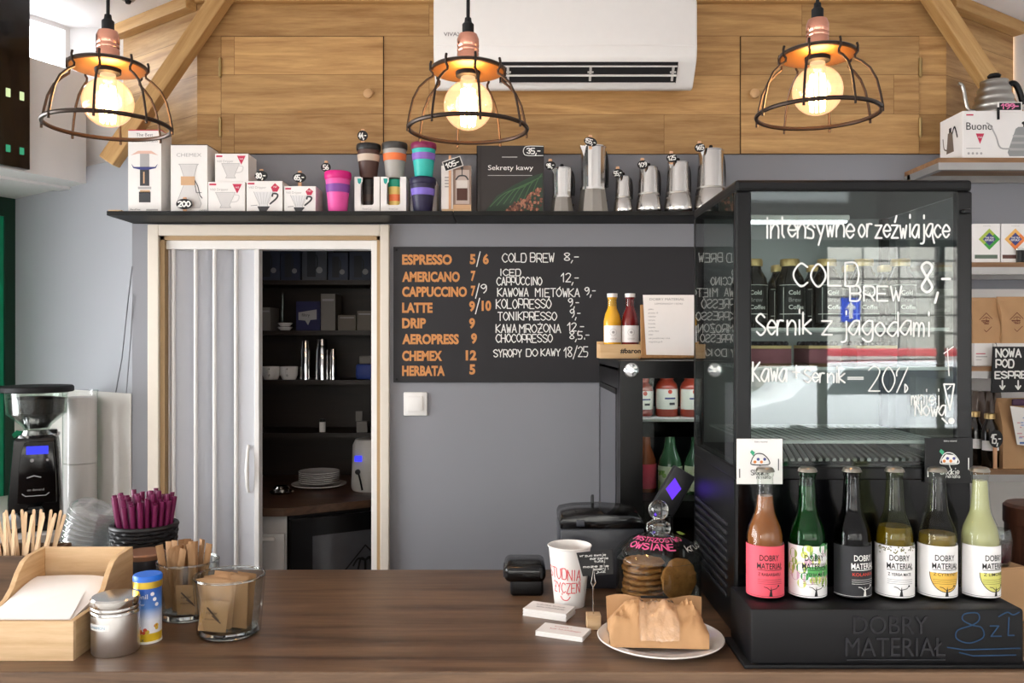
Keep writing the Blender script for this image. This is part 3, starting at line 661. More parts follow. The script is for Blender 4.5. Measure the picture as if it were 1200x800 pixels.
def cupbox(label, px0, px1, cup):
    Y = 2.935; w = X(px1, Y)-X(px0, Y); h = Z(207, Y)-SH
    t = thing('cup_box', label, 'box', (X((px0+px1)/2, Y), Y, SH), group='cup cartons with windows')
    wx0, wx1, wz0, wz1 = -w*.26, w*.26, h*.22, h
    mb = MB(); n = 8
    arc = [(wx0+.008-.008*math.cos(PI/2*k/n), wz0+.008-.008*math.sin(PI/2*k/n)) for k in range(n+1)]; arc2 = [(wx1-.008+.008*math.sin(PI/2*k/n), wz0+.008-.008*math.cos(PI/2*k/n)) for k in range(n+1)]
    mb.ext([(-w/2, 0), (w/2, 0), (w/2, h), (wx1, h)]+arc2[::-1]+arc[::-1]+[(wx0, h), (-w/2, h)], .003, M=front(0, .003, 0))
    for a, b in (((-w/2, .003, 0), (-w/2+.002, .088, h)), ((w/2-.002, .003, 0), (w/2, .088, h)), ((-w/2, .085, 0), (w/2, .088, h)), ((-w/2, .003, 0), (w/2, .088, .002))): mb.span(a, b)
    mb.build('carton', CARD, t, smooth=False)
    mb = MB(); f = flat(front(0, 0, 0)); mb.poly([(-w*.44, h*.98), (-w*.18, h*.98), (-w*.18, h*.86), (-w*.31, h*.74), (-w*.44, h*.86)], f, 0); mb.poly([(-w*.39, h*.95), (-w*.22, h*.95), (-w*.24, h*.84), (-w*.31, h*.79), (-w*.37, h*.84)], f, 1, w=.001)
    mb.text('KeepCup', 0, h*.09, .006, f, 2, align='C'); mb.build('front_print', [CARD, mt('teal_print', '#2fa39a', .6), GREYP], t, smooth=False)
    rb = w*.28; zz = [0, .35, .55, .78, 1.]
    for k, m in enumerate(cup):
        mb = MB(); a, b = zz[k], zz[k+1]; mb.lathe([(0, .004+a*h*.93), (rb*(.8+.2*a), .004+a*h*.93), (rb*(.8+.2*b), .004+b*h*.93), (0, .004+b*h*.93)], (0, .04, 0), n=28); mb.build('boxed_cup', m, t)
    return h
hb = cupbox('white cup carton with window showing a dark cup', 415.5, 445, [c_('dark', '#262120'), c_('darkbrown', '#3a2a24'), c_('dark', '#262120'), c_('black', '#1b1a1a')])
cupbox('white cup carton with window showing a yellow and orange cup', 446, 476, [c_('yellow', '#e6c873'), c_('orange', '#ef7a48'), c_('yellow', '#e6c873'), c_('teal', '#1f9a80')])
keepcup('dark brown travel cup with beige band on top of carton', 432, 164.5, 206, 2.975, SH+hb, c_('brown', '#4a2f28'), c_('beige', '#c9b7a5'), c_('black', '#1b1a1a'), c_('black', '#1b1a1a'), 28.5)
keepcup('grey travel cup with orange band and dark lid on top of carton', 462.5, 163, 206, 2.975, SH+hb, c_('grey', '#aaa6a0'), c_('orangeband', '#f2793f'), c_('charcoal', '#3a3835'), c_('orangeband', '#f2793f'), 30)
price('small black price tag above the dark brown travel cup', '44,-', 425, 159, 2.935, .036, .036, base=Z(170, 2.975), wd=.0036)
n_ = keepcup('navy blue travel cup with violet band under a teal cup', 495.5, 207, 249, 2.935, SH, c_('navy', '#1f1a3d'), c_('violet', '#7a66c4'), c_('navy', '#1f1a3d'), c_('navy', '#1f1a3d'), 31)
keepcup('turquoise travel cup with violet band and plum lid', 496.5, 167, 208, 2.94, SH+.0424*2.935-.0012, c_('turq', '#2fb5ab'), c_('violet2', '#8a63bd'), c_('plum', '#83224f'), c_('orangeband', '#f2793f'), 30)
t = thing('cup_box', 'plain white carton standing behind the navy travel cup', 'box', (X(497, 3.02), 3.0, SH), group='cup cartons with windows')
mb = MB(); mb.span((-.046, 0, 0), (.046, .085, .118)); mb.build('carton', CARD, t, smooth=False)
mb = MB(); mb.span((-.046, -.001, .118), (.046, .086, .121)); mb.build('lid', CARD, t, smooth=False)

# french press box on a wooden block, tag, book
t = thing('wood_block', 'small wooden riser block under the french press box', 'block', (X(535, 2.93), 2.93, SH))
mb = MB(); mb.span((-.051, 0, 0), (.051, .07, .013), bev=.001); mb.build('block', PINE, t, smooth=False)
def d_fp(mb, f, w, h):
    mb.rect(w*.40, 0, w, h, f, 1); mb.rect(w*.48, h*.12, w*.94, h*.9, f, 2, w=.0006)
    mb.rect(w*.52, h*.20, w*.88, h*.66, f, 3, w=.0008); mb.rect(w*.52, h*.20, w*.88, h*.48, f, 4, w=.001); mb.line(smooth_line([(w*.50, h*.68), (w*.60, h*.76), (w*.80, h*.76), (w*.90, h*.68)]), .005, f, 0, w=.0012); mb.line([(w*.70, h*.76), (w*.70, h*.94)], .003, f, 0, w=.0012); mb.disc(w*.70, h*.94, .005, f, 0, w=.0013)
    mb.rect(w*.40, 0, w, h*.1, f, 5, w=.001)
    for k in range(4): mb.rect(w*.12, h*(.50+k*.07), w*.28, h*(.535+k*.07), f, 6)
carton('white boxed french press with photo of the brewer on a block', 517, 552, 194, 2.935, .06, base=SH+.013, draw=(d_fp, [DARKP, mt('print_brownish', '#8a7365', .6), mt('print_rose', '#b7a79d', .6), mt('print_glass', '#cfc7c0', .6), mt('print_coffee', '#4a2a20', .6), TANP, GREYP]))
p = P(530.5, 192, 2.925)
t = thing('price_tag', 'tilted black price card with white edge reading 105', 'price tag', (p.x, 2.925, SH+.013), group='hand written price tags')
M = front(0, 0, p.z-SH-.013) @ Matrix.Rotation(.33, 4, 'Z')
mb = MB(); mb.box((0, 0, 0), (.066, .036, .002), M=M); mb.build('white_edge', CARD, t, smooth=False)
mb = MB(); mb.box((0, 0, .0015), (.060, .030, .0012), M=M); mb.build('card', TAGB, t, smooth=False)
mb = MB(); mb.hand('105-', -.024, -.008, .048, .016, .0034, flat(M), w=.0026); mb.build('price_lettering', CHALK, t, smooth=False)
mb = MB(); mb.span((-.014, .003, 0), (-.006, .008, p.z-SH-.013+.03)); mb.build('clothespin', PEGW, t, smooth=False)

t = thing('coffee_book', 'large dark hardback titled Sekrety kawy standing on the shelf', 'book', (X(598, 2.95), 2.95, SH), .0)
w = X(637, 2.95)-X(558, 2.95); h = Z(170.5, 2.95)-SH
COVER = mt('book_cover', '#211b1a', .4, var=.06, scale=6)
mb = MB(); mb.span((-w/2, 0, 0), (w/2, .003, h)); mb.span((-w/2, .025, 0), (w/2, .028, h)); mb.span((-w/2, 0, 0), (-w/2+.003, .028, h)); mb.build('cover', COVER, t, smooth=False)
mb = MB(); mb.span((-w/2+.003, .003, .003), (w/2-.003, .025, h-.003)); mb.build('pages', PAPER, t, smooth=False)
f = flat(front(-w/2, 0, 0)); mb = MB()
mb.rect(.012, 0, .016, h, f, 4, w=.0004)
leaf = [(w*.12, h*.02), (w*.98, h*.02), (w*.98, h*.60), (w*.80, h*.54), (w*.55, h*.42), (w*.3, h*.26)]; mb.poly(leaf, f, 2, w=.0005)
for k in range(7): mb.line(smooth_line([(w*(.2+.1*k), h*(.10+.02*k)), (w*(.42+.08*k), h*(.30+.03*k)), (w*min(.97, .72+.05*k), h*(.40+.03*k))]), .003, f, 3, w=.0007)
random.seed(3)
for k in range(130):
    u = random.uniform(.44, .97); vmax = .04+.36*((u-.44)/.53)**.8
    v = random.uniform(.03, vmax); a = random.random()*PI
    pts = [(w*u+.0055*math.cos(q*PI/5)*math.cos(a)-.0038*math.sin(q*PI/5)*math.sin(a), h*v+.0055*math.cos(q*PI/5)*math.sin(a)+.0038*math.sin(q*PI/5)*math.cos(a)) for q in range(10)]
    mb.poly(pts, f, 5+k % 3, w=.0009+k*1e-6)
mb.text('Sekrety kawy', w*.17, h*.64, .0175, f, 0, w=.0008, width=w*.67); mb.line([(w*.38, h*.83), (w*.60, h*.83)], .003, f, 1); mb.line([(w*.17, h*.56), (w*.82, h*.56)], .0022, f, 1, w=.0008)
mb.build('cover_print', [mt('title_white', '#e9e6e2', .6), GREYP, mt('leaf_dark', '#24382a', .6, var=.2, scale=20), mt('leaf_green', '#3f5f3c', .6), mt('spine_fold', '#1f1918', .6), mt('bean_a', '#7a4a38', .5), mt('bean_b', '#4b2a20', .5), mt('bean_c', '#a06a52', .5)], t, smooth=False)
p = P(625, 176.5, 2.94)
t = thing('price_tag', 'black price strip reading 35 at the corner of the dark book', 'price tag', (p.x, 2.944, p.z), group='hand written price tags')
mb = MB(); mb.span((-.036, 0, -.018), (.036, .003, .018), bev=.001); mb.build('card', TAGB, t, smooth=False)
mb = MB(); f = flat(front(0, 0, 0)); mb.line(smooth_line([(.034, .016), (-.02, .016), (-.033, .006), (-.033, -.008), (-.02, -.016), (.034, -.016)]), .0022, f); mb.hand('35,-', -.022, -.009, .048, .018, .0036, f); mb.build('price_lettering', CHALK, t, smooth=False)

# moka pots
POT = mt('pot_steel', '#d6d3cf', .16, 1., var=.05, scale=20); POTB = mt('pot_base_matt', '#a8a49d', .34, 1., var=.06, scale=60)
def moka(label, x0, x1, y0, ys, style, tagtxt, tx, ty, tlabel):
    """x0..x1 top cylinder, y0 top, ys seam"""
    Y = 2.97; cx = X((x0+x1)/2, Y); rt = (x1-x0)/2/F*Y; H = Z(y0, Y)-SH; hs = Z(ys, Y)-SH
    t = thing('moka_pot', label, 'coffee pot', (cx, Y, SH), .65, group='steel moka pots')
    if style == 'flute':
        n = 10; R = Matrix.Rotation(.17, 4, 'Z')
        mb = MB(); mb.lathe([(0, 0), (rt*1.22, 0), (rt*1.24, .004), (rt*.98, hs-.004), (0, hs-.004)], n=n, M=R); mb.build('base_chamber', POTB, t, ang=12)
        mb = MB(); mb.lathe([(0, hs-.004), (rt*1.02, hs-.004), (rt*1.02, hs+.004), (0, hs+.004)], n=32); mb.build('seam_ring', POT, t)
        mb = MB(); mb.lathe([(0, hs+.004), (rt*.93, hs+.004), (rt*1.0, H*.95), (rt*1.04, H*.955), (rt*1.04, H*.965), (0, H*.965)], n=24, M=R, flute=3, depth=.05); mb.build('upper_chamber', POT, t, ang=10)
    else:
        mb = MB(); mb.lathe([(0, 0), (rt*1.10, 0), (rt*1.22, .008), (rt*1.24, hs*.35), (rt*1.12, hs*.8), (rt*1.02, hs-.003), (0, hs-.003)], n=36); mb.build('base_chamber', POT, t)
        mb = MB(); mb.lathe([(0, hs-.003), (rt*1.05, hs-.003), (rt*1.05, hs+.003), (0, hs+.003)], n=36); mb.build('seam_ring', POTB, t)
        mb = MB(); mb.lathe([(0, hs+.003), (rt*1.0, hs+.003), (rt*.90, H*.955), (rt*.93, H*.96), (0, H*.965)], n=36); mb.build('upper_chamber', POT, t)
    k = .92 if style != 'flute' else 1.03
    mb = MB(); mb.lathe([(0, H*.96), (rt*k, H*.96), (rt*k, H*.972), (rt*.5, H*.985), (.006, H), (.006, H), (0, H)], n=28); mb.build('lid', POT, t)
    mb = MB(); mb.lathe([(0, H*.995), (.004, H*.995), (.007, H+.006), (.005, H+.011), (0, H+.012)], n=14); mb.build('knob', BLACKM, t)
    mb = MB(); mb.add([(-rt*k*.8, -.012, H*.95), (-rt*k*.8, .012, H*.95), (-rt*k-.014, 0, H*.965), (-rt*k*.85, 0, H*.78)], [(0, 2, 3), (1, 3, 2), (0, 1, 2), (0, 3, 1)]); mb.build('spout', POT, t)
    hp = smooth_line([(rt*.85, H*.93), (rt*1.2, H*.94), (rt*1.42, H*.84), (rt*1.5, H*.62), (rt*1.45, H*.42)])
    mb = MB(); mb.tube([(x, 0, z) for x, z in hp], .0065, n=10, flatn=1.); mb.build('handle', BLACK, t)
    if style == 'flute':
        mb = MB(); mb.lathe([(0, 0), (.004, 0), (.004, .006), (0, .007)], M=Matrix.Translation((rt*1.1, -.01, hs*.6)) @ Matrix.Rotation(PI/2, 4, 'Y')); mb.build('valve', CHROME, t)
    price(tlabel, tagtxt, tx, ty, 2.925, .036 if len(tagtxt) < 5 else .046, .030, base=Z(ty, 2.925)-.03 if ty > 1e9 else SH+H*.9 if ty < y0+2 else Z(ty, 2.925)-.02, tilt=-.3 if tagtxt == '155,-' else .15, wd=.0028)
moka('slim fluted steel moka pot beside the dark book', 647, 670, 196, 231, 'flute', '98,-', 645, 194, 'black price tag reading 98 between book and slim moka pot')
moka('tallest fluted steel moka pot with angular base', 680, 710, 170, 222, 'flute', '155,-', 692, 166, 'black price tag reading 155 on the tallest moka pot')
moka('smallest rounded steel moka pot', 721, 739, 206, 232, 'smooth', '55,-', 724, 203, 'black price tag reading 55 on the smallest moka pot')
moka('second smallest rounded steel moka pot with 109 tag', 748, 772, 195, 228, 'smooth', '109', 753, 193, 'black price tag reading 109 on a rounded moka pot')
moka('rounded steel moka pot of middle height with 125 tag', 781, 808, 189, 227, 'smooth', '125', 787, 185, 'black price tag reading 125 on a rounded moka pot')
moka('tallest rounded steel moka pot next to the display fridge', 817, 849, 174, 221, 'smooth', '165', 820, 173, 'black price tag reading 165 on the tall rounded moka pot')

# ------------------------------------------------------------------ menu board and switch
BX, BZ0, BZ1 = X(461, 3.09), Z(448, 3.09), Z(289, 3.09)
t = thing('menu_board', 'large blackboard menu with orange and chalk coffee prices', 'menu board', (BX, 3.1, BZ0))
bw, bh = .72-BX, BZ1-BZ0
mb = MB(); mb.span((0, -.01, 0), (bw, 0, bh), bev=.001); mb.build('board', CHALKB, t, smooth=False)
for sx in (.012, bw-.012):
    for sz in (.012, bh-.012): mb = MB(); mb.lathe([(0, .003), (.004, .002), (.004, 0)], M=Matrix.Translation((sx, -.01, sz)) @ Matrix.Rotation(PI/2, 4, 'X')); mb.build('screw', BLACKM, t)
f = flat(front(0, -.01, 0)); S = 3.478; pu = lambda zx: X(450+zx/S, 3.09)-BX; pv = lambda zy: Z(270+zy/S, 3.09)-BZ0
OR = mt('menu_orange', '#c9884e', .6, var=.12, scale=25)
mo, mw = MB(), MB()
def orange(s, x0, x1, yb, h=39): mo.text(s, pu(x0), pv(yb), h/S/F*3.09, f, 0, width=pu(x1)-pu(x0), bold=.044)
def chalk(s, x0, x1, yt, yb, slope=0): mw.hand(s, pu(x0), pv(yb), pu(x1)-pu(x0), (yb-yt)/S/F*3.09, .0036, f, 0, slope=slope)
for s, x1, yb in (('ESPRESSO', 277, 137), ('AMERICANO', 309, 207), ('CAPPUCCINO', 338, 268), ('LATTE', 198, 333), ('DRIP', 171, 396), ('AEROPRESS', 305, 461), ('CHEMEX', 237, 529), ('HERBATA', 248, 590)): orange(s, 74, x1, yb)
for s, x0, x1, yb in (('5', 350, 373, 135), ('6', 403, 427, 135), ('7', 354, 373, 203), ('7', 354, 373, 264), ('9', 347, 371, 327), ('10', 398, 437, 325), ('9', 347, 371, 396), ('9', 355, 379, 458), ('12', 333, 377, 527), ('5', 348, 372, 584)): orange(s, x0, x1, yb)
for a in ((378, 392, 95, 140), (373, 388, 225, 270), (373, 390, 285, 333)): chalk('/', a[0], a[1], a[2], a[3])
chalk('9', 396, 416, 220, 255)
for s, x0, x1, yt, yb, sl in (('COLD BREW', 483, 693, 93, 128, .0), ('8,-', 735, 798, 92, 122, 0), ('ICED', 472, 557, 158, 184, 0), ('CAPPUCCINO', 460, 643, 190, 222, 0), ('12,-', 722, 797, 175, 210, 0), ('KAWOWA', 463, 588, 235, 268, 0), ('MIĘTÓWKA', 617, 797, 237, 270, 0), ('9,-', 820, 865, 232, 262, 0), ('KOLOPRESSO', 457, 680, 280, 317, 0), ('9,-', 752, 797, 278, 310, 0), ('TONIKPRESSO', 465, 703, 332, 365, 0), ('9,-', 760, 803, 320, 353, 0), ('KAWA', 457, 540, 382, 415, 0), ('MROŻONA', 553, 720, 382, 415, 0), ('12,-', 748, 818, 375, 408, 0), ('CHOCOPRESSO', 457, 685, 422, 455, 0), ('8,5.-', 757, 840, 412, 442, 0), ('SYROPY', 448, 560, 485, 515, 0), ('DO', 580, 625, 483, 512, 0), ('KAWY', 640, 718, 482, 510, 0), ('18/25', 733, 830, 475, 515, 0)): chalk(s, x0, x1, yt, yb, sl)
mo.build('price_lettering', OR, t, smooth=False); mw.build('chalk_lettering', CHALK, t, smooth=False)
t = thing('light_switch', 'square white light switch on the grey wall below menu board', 'switch', (X(487, 3.1), 3.1, Z(473, 3.1)))
mb = MB(); mb.span((-.043, -.009, -.043), (.043, 0, .043), bev=.004); mb.build('plate', WPLAST, t)
mb = MB(); mb.span((-.027, -.014, -.027), (.027, -.008, .027), bev=.002); mb.build('rocker', WPLAST, t)

# ------------------------------------------------------------------ on the counter, window side
Cz = CT
# pine napkin box
t = thing('napkin_box', 'light pine napkin box with curved sides at the end of the counter', 'napkin box', (-.845, 1.59, Cz))
x0, x1, y0, y1 = -.09, .09, -.112, .11
sidep = [(y0, 0), (y1, 0), (y1, .142), (.05, .139), (.03, .132), (.012, .115), (-.005, .092), (-.025, .077), (-.05, .070), (y0, .068)]
PINEX = PINE
PINEY = wood('pine_side', '#b69166', '#d5b68c', 'Y', 1.2, .55)
Ms = Matrix(((0, 0, 1, 0), (1, 0, 0, 0), (0, 1, 0, 0), (0, 0, 0, 1)))
for xx in (x0, x1-.01):
    mb = MB(); mb.ext(sidep, .01, M=Matrix.Translation((xx, 0, 0)) @ Ms, bev=.001); mb.build('side_panel', PINEY, t, smooth=False)
mb = MB(); mb.span((x0+.01, y1-.01, 0), (x1-.01, y1, .142), bev=.001); mb.build('back_panel', PINEX, t, smooth=False)
mb = MB(); mb.span((x0, y0-.009, 0), (x1, y0, .068), bev=.001); mb.build('front_panel', PINEX, t, smooth=False)
mb = MB(); mb.span((x0+.01, y0, 0), (x1-.01, y1-.01, .006)); mb.build('floor_panel', PINEX, t, smooth=False)
t = thing('napkin_stack', 'stack of white paper napkins lying in the pine box', 'napkins', (-.845, 1.575, Cz+.0068))
mb = MB(); n = 14; vs = []; fs = []
def nz(i, j):
    u, v = i/n, j/n
    return .058+.022*v+.016*math.exp(-((u-.25)**2+(v-.85)**2)*9)+.012*math.exp(-((u-.9)**2+(v-.7)**2)*10)-.004*math.sin(u*7)*v
for j in range(n+1):
    for i in range(n+1): vs.append((-.077+.154*i/n, -.092+.175*j/n, nz(i, j)))
for j in range(n):
    for i in range(n): fs.append((j*(n+1)+i, j*(n+1)+i+1, (j+1)*(n+1)+i+1, (j+1)*(n+1)+i))
b = len(vs); ring = [i for i in range(n+1)]+[(j+1)*(n+1)+n for j in range(n)]+[n*(n+1)+n-1-i for i in range(n)]+[(n-1-j)*(n+1) for j in range(n-1)]
vs += [(vs[k][0], vs[k][1], 0) for k in ring]; L_ = len(ring)
for k in range(L_): fs.append((ring[k], b+k, b+(k+1) % L_, ring[(k+1) % L_]))
fs.append(tuple(b+k for k in range(L_))[::-1]); mb.add(vs, fs); mb.build('stack', PAPER, t, ang=50)
mb = MB(); top_ = [(-.075, -.09, nz(0, 0)+.0015), (.075, -.09, nz(n, 0)+.0015), (.05, .03, nz(12, 9)+.002), (-.06, .05, nz(2, 10)+.002)]
mb.add(top_, [(0, 1, 2, 3)]); mb.build('top_napkin', PAPER, t, smooth=False)

# stick holder and wooden stirrers
SBX, SBY = -1.035, 1.80
t = thing('stirrer_box', 'dark wooden box full of stirrers behind the pine napkin box', 'box', (SBX, SBY, Cz))
DB = wood('dark_box_wood', '#3a2a1d', '#6a5038', 'X', 1., .5)
for a, b in (((-.075, -.06), (.075, -.053)), ((-.075, .053), (.075, .06)), ((-.075, -.053), (-.068, .053)), ((.068, -.053), (.075, .053))):
    mb = MB(); mb.span((a[0], a[1], 0), (b[0], b[1], .112)); mb.build('side_panel', DB, t, smooth=False)
mb = MB(); mb.span((-.068, -.053, 0), (.068, .053, .006)); mb.build('base', DB, t, smooth=False)
STK = mt('birch_stick', '#dcbd98', .65, var=.08, stretch=(30, 30, 3))
random.seed(11); st0 = None
for k in range(26):
    xx, yy = -.055+.0128*(k % 9)+.0035*(k//9), -.035+.035*(k//9)
    tilt = (xx)/.06*.28+random.uniform(-.03, .03)+(.10 if k in (5, 14) else 0)
    loc = (SBX+xx*.75, SBY+yy, Cz+.007+abs(math.sin(tilt))*.004)
    if st0 is None:
        mb = MB(); mb.ext([(-.0032, 0), (.0032, 0), (.0032, .178), (.0018, .182), (-.0018, .182), (-.0032, .178)], .0014, M=front(0, 0, 0)); st0 = mb.build('wooden_stirrer', STK, smooth=False); o = st0
        tag(o, 'thin pale wooden stirrer standing in the dark box', 'stirrer', 'wooden stirrers in the dark box')
    else: o = st0.copy(); COL.objects.link(o)
    o.location = loc; o.rotation_euler = (-.12+.05*(k//9), tilt, 0)

# clear lids, leaning
LID = glass('clear_plastic_lid', '#f3f4f4', 1.6, .05, haze=.06, hazecol='#ffffff'); lid0 = None
lz = Cz; lx, ly, tl = -.985, 1.975, 0.
for k in range(15):
    if lid0 is None:
        mb = MB(); mb.lathe([(.0575, 0), (.0575, .0016), (.0535, .0020), (.045, .0165), (.012, .0165), (.012, .0155), (.0443, .0155), (.0525, .0008), (.0575, 0)], n=40); lid0 = mb.build('cup_cover', LID); o = lid0
        tag(o, 'clear plastic cup lid in the leaning stack behind the napkin box', 'lid', 'clear lids in a leaning stack')
    else: o = lid0.copy(); COL.objects.link(o)
    if k > 5: tl += .05
    o.location = (lx, ly, lz); o.rotation_euler = (0, tl, 0)
    lx += math.sin(tl)*.0112; lz += math.cos(tl)*.0112

# straw basket with purple straws
BKX, BKY = -.838, 1.945
t = thing('straw_basket', 'round black woven basket holding purple straws', 'basket', (BKX, BKY, Cz))
RAT = mt('black_rattan', '#17161a', .5, var=.2, scale=80)
mb = MB()
for k in range(15):
    r = .059+.009*k/14
    mb.tube([((r+.0022*math.sin(14*q*2*PI/84+PI*(k % 2)))*math.cos(q*2*PI/84), (r+.0022*math.sin(14*q*2*PI/84+PI*(k % 2)))*math.sin(q*2*PI/84), .005+k*.0086) for q in range(84)], .0045, n=6, closed=True)
mb.build('weave', RAT, t)
mb = MB()
for q in range(14):
    a = q*2*PI/14; mb.tube([(.059*math.cos(a), .059*math.sin(a), 0), (.068*math.cos(a), .068*math.sin(a), .128)], .003, n=6)
mb.build('stake', RAT, t)
mb = MB(); mb.lathe([(0, 0), (.058, 0), (.058, .006), (0, .006)]); mb.build('base', RAT, t)
mb = MB(); mb.tube([(.069*math.cos(q*2*PI/48),   .069*math.sin(q*2*PI/48), .132) for q in range(48)], .006, n=8, closed=True); mb.build('rim', RAT, t)
STR = mt('purple_straw', '#6c1a49', .35, var=.08); s0 = None; random.seed(5)
for i in range(-6, 7):
    for j in range(-6, 7):
        xx, yy =   .0116*(i+.5*(j % 2)), .0101*j
        rr = math.hypot(xx, yy)
        if rr > .0455: continue
        if s0 is None:
            mb = MB(); mb.lathe([(.0042, .002), (.0042, .178), (.0054, .178), (.0054, 0), (.0042, 0), (.0042, .002)], n=12); s0 = mb.build('drinking_straw', STR); o = s0
            tag(o, 'thick purple drinking straw standing in the black basket', 'straw', 'purple straws in the basket')
        else: o = s0.copy(); COL.objects.link(o)
        o.location = (BKX+xx*.95, BKY+yy*.95, Cz+.012+random.uniform(-.005, .018)); o.rotation_euler = (-yy*3.4, xx*3.4, 0)

# dark jar with a wooden lid
t = thing('spice_jar', 'dark jar with copper brown lid between basket and blue canister', 'jar', (-.770, 1.79, Cz))
mb = MB(); mb.lathe([(0, 0), (.036, 0), (.039, .003), (.039, .045), (0, .045)], n=36); mb.build('steel_base', STEEL, t)
mb = MB(); mb.lathe([(0, .045), (.0385, .045), (.040, .05), (.040, .098), (0, .098)], n=36); mb.build('body', mt('jar_dark', '#26262b', .5), t)
mb = MB(); mb.lathe([(0, .098), (.0405, .098), (.041, .101), (.041, .107), (.038, .11), (0, .11)], n=36); mb.build('lid', mt('jar_lid_copper', '#8a6650', .3, .3, var=.1), t)

# steel shaker
t = thing('steel_shaker', 'polished steel shaker with ribbed lid and small white label', 'shaker', (-.706, 1.520, Cz))
mb = MB(); mb.lathe([(0, 0), (.038, 0), (.040, .003), (.040, .072), (0, .072)], n=48); mb.build('body', mt('shaker_steel', '#e6e3e0', .34, 1., var=.04, stretch=(1, 1, 80)), t)
mb = MB(); mb.lathe([(0, .070), (.0415, .070), (.0415, .0745), (.0405, .076), (.0415, .0775), (.0415, .082), (.0405, .0835), (.0415, .085), (.0415, .0955), (.039, .0985), (0, .0985)], n=48); mb.build('lid', STEEL, t)
mb = MB(); cf = cyl(.0403, 0, -.2); mb.rect(-.03, .047, .016, .058, cf, 0, 10); mb.text('CYNAMON', -.026, .050, .005, cf, 1, w=.0008, width=.034); mb.build('label', [PAPER, mt('label_blue', '#6f9fb8', .6)], t, smooth=False)

# blue canister
t = thing('sugar_canister', 'small blue and yellow cardboard canister with bright blue cap', 'canister', (-.672, 1.574, Cz))
m, N, L = nodes('canister_print'); tc = N.new('ShaderNodeTexCoord'); sp = N.new('ShaderNodeSeparateXYZ'); rp = N.new('ShaderNodeValToRGB')
L.new(tc.outputs['Object'], sp.inputs[0]); mr = N.new('ShaderNodeMapRange'); mr.inputs['From Max'].default_value = .105; L.new(sp.outputs['Z'], mr.inputs[0]); L.new(mr.outputs[0], rp.inputs[0])
e = rp.color_ramp.elements; e[0].position = 0; e[0].color = lin('#d9b528'); e[1].position = 1; e[1].color = lin('#1f4fae')
for p_, c_2 in ((.17, '#d9b528'), (.18, '#e8e6ea'), (.40, '#dfe3ee'), (.62, '#4f80c8')): q = e.new(p_); q.color = lin(c_2)
L.new(rp.outputs[0], N['Principled BSDF'].inputs['Base Color']); N['Principled BSDF'].inputs['Roughness'].default_value = .35
mb = MB(); mb.lathe([(0, 0), (.0240, 0), (.0245, .002), (.0245, .104), (0, .104)], n=36); mb.build('body', m, t)
mb = MB(); mb.lathe([(.0243, 0), (.0252, 0), (.0252, .004), (.0243, .004)], n=36); mb.build('base_rim', WPLAST, t)
mb = MB(); mb.lathe([(0, .100), (.0255, .100), (.0255, .112), (0, .112)], n=36); mb.build('gold_band', mt('gold_foil', '#cfae3f', .3, .7), t)
mb = MB(); mb.lathe([(0, .112), (.0257, .112), (.0257, .119), (.024, .122), (0, .122)], n=36); mb.build('cap', mt('blue_cap', '#1766cf', .35), t)
mb = MB(); cf = cyl(.0247); random.seed(2)
for k in range(12): mb.disc(random.uniform(-.026, .026), random.uniform(.017, .032), random.uniform(.003, .005), cf, k % 3, w=.0004+k*2e-5)
mb.text('Vanil', -.014, .082, .009, cf, 3, width=.024); mb.text('cukier', -.012, .070, .005, cf, 3); mb.text('1x', -.004, .005, .007, cf, 4)
for k in range(3): mb.disc(.018+k*.004, .090-k*.010, .0035, cf, 3, w=.0006)
mb.build('fruit_print', [mt('fruit_red', '#c8432e', .5), mt('fruit_orange', '#dd8a2a', .5), mt('fruit_yellow', '#c9a83a', .5), mt('print_white_ink', '#f0eef2', .6), mt('print_deep_blue', '#24306a', .6)], t, smooth=False)

# sugar glasses and sachets
THICK = mt('thick_clear_glass', '#f6f8f7', .0, trans=1., ior=1.45, var=0.)
def tumbler(label, x, y, h, rt, rb):
    t = thing('glass_tumbler', label, 'glass', (x, y, Cz), group='sachet tumblers')
    mb = MB(); mb.lathe([(0, 0), (rb-.006, 0), (rb, .005), (rb+(rt-rb)*.5, h*.5), (rt, h-.002), (rt-.002, h), (rt-.004, h-.002), (rb+(rt-rb)*.5-.0045, h*.5), (rb-.005, .018), (rb-.012, .014), (0, .013)], n=56); mb.build('tumbler', CLEARG, t)
    mb = MB(); mb.lathe([(0, .001), (rb-.008, .001), (rb-.003, .005), (rb-.007, .012), (0, .012)], n=48); mb.build('thick_base', THICK, t)
    mb = MB(); mb.tube([((rt-.002)*math.cos(q*2*PI/56), (rt-.002)*math.sin(q*2*PI/56), h-.001) for q in range(56)], .0022, n=8, closed=True); mb.build('rim', THICK, t)
    return t
CLEARG = glass('tumbler_glass', '#f3f5f4', 1.42, .01)
G1, G2 = (-.534, 1.612), (-.650, 1.712)
tumbler('oval looking glass tumbler of flat kraft sachets, foremost on the counter', *G1, .110, .066, .058)
tumbler('glass tumbler of tall sugar sticks behind the blue canister', *G2, .112, .060, .056)
KR2 = mt('sachet_kraft', '#bb926a', .75, var=.14, scale=30, bump=.2); KR3 = mt('sachet_kraft_dark', '#9a7551', .75, var=.14, scale=30)
def pillow(mb, w, h, d):
    n = 6; vs = []; fs = []
    for sgn in (-1, 1):
        for j in range(n+1):
            for i in range(n+1):
                u, v = i/n, j/n; q = (math.sin(PI*u)*math.sin(PI*v))**.6 if 0 < u < 1 and 0 < v < 1 else 0
                vs.append((w*(u-.5), sgn*(d/2*q+.0002), h*v))
    N1 = (n+1)**2
    for s_ in (0, 1):
        for j in range(n):
            for i in range(n):
                a = s_*N1+j*(n+1)+i; q = (a, a+1, a+n+2, a+n+1); fs.append(q if s_ == 0 else q[::-1])
    return mb.add(vs, fs)
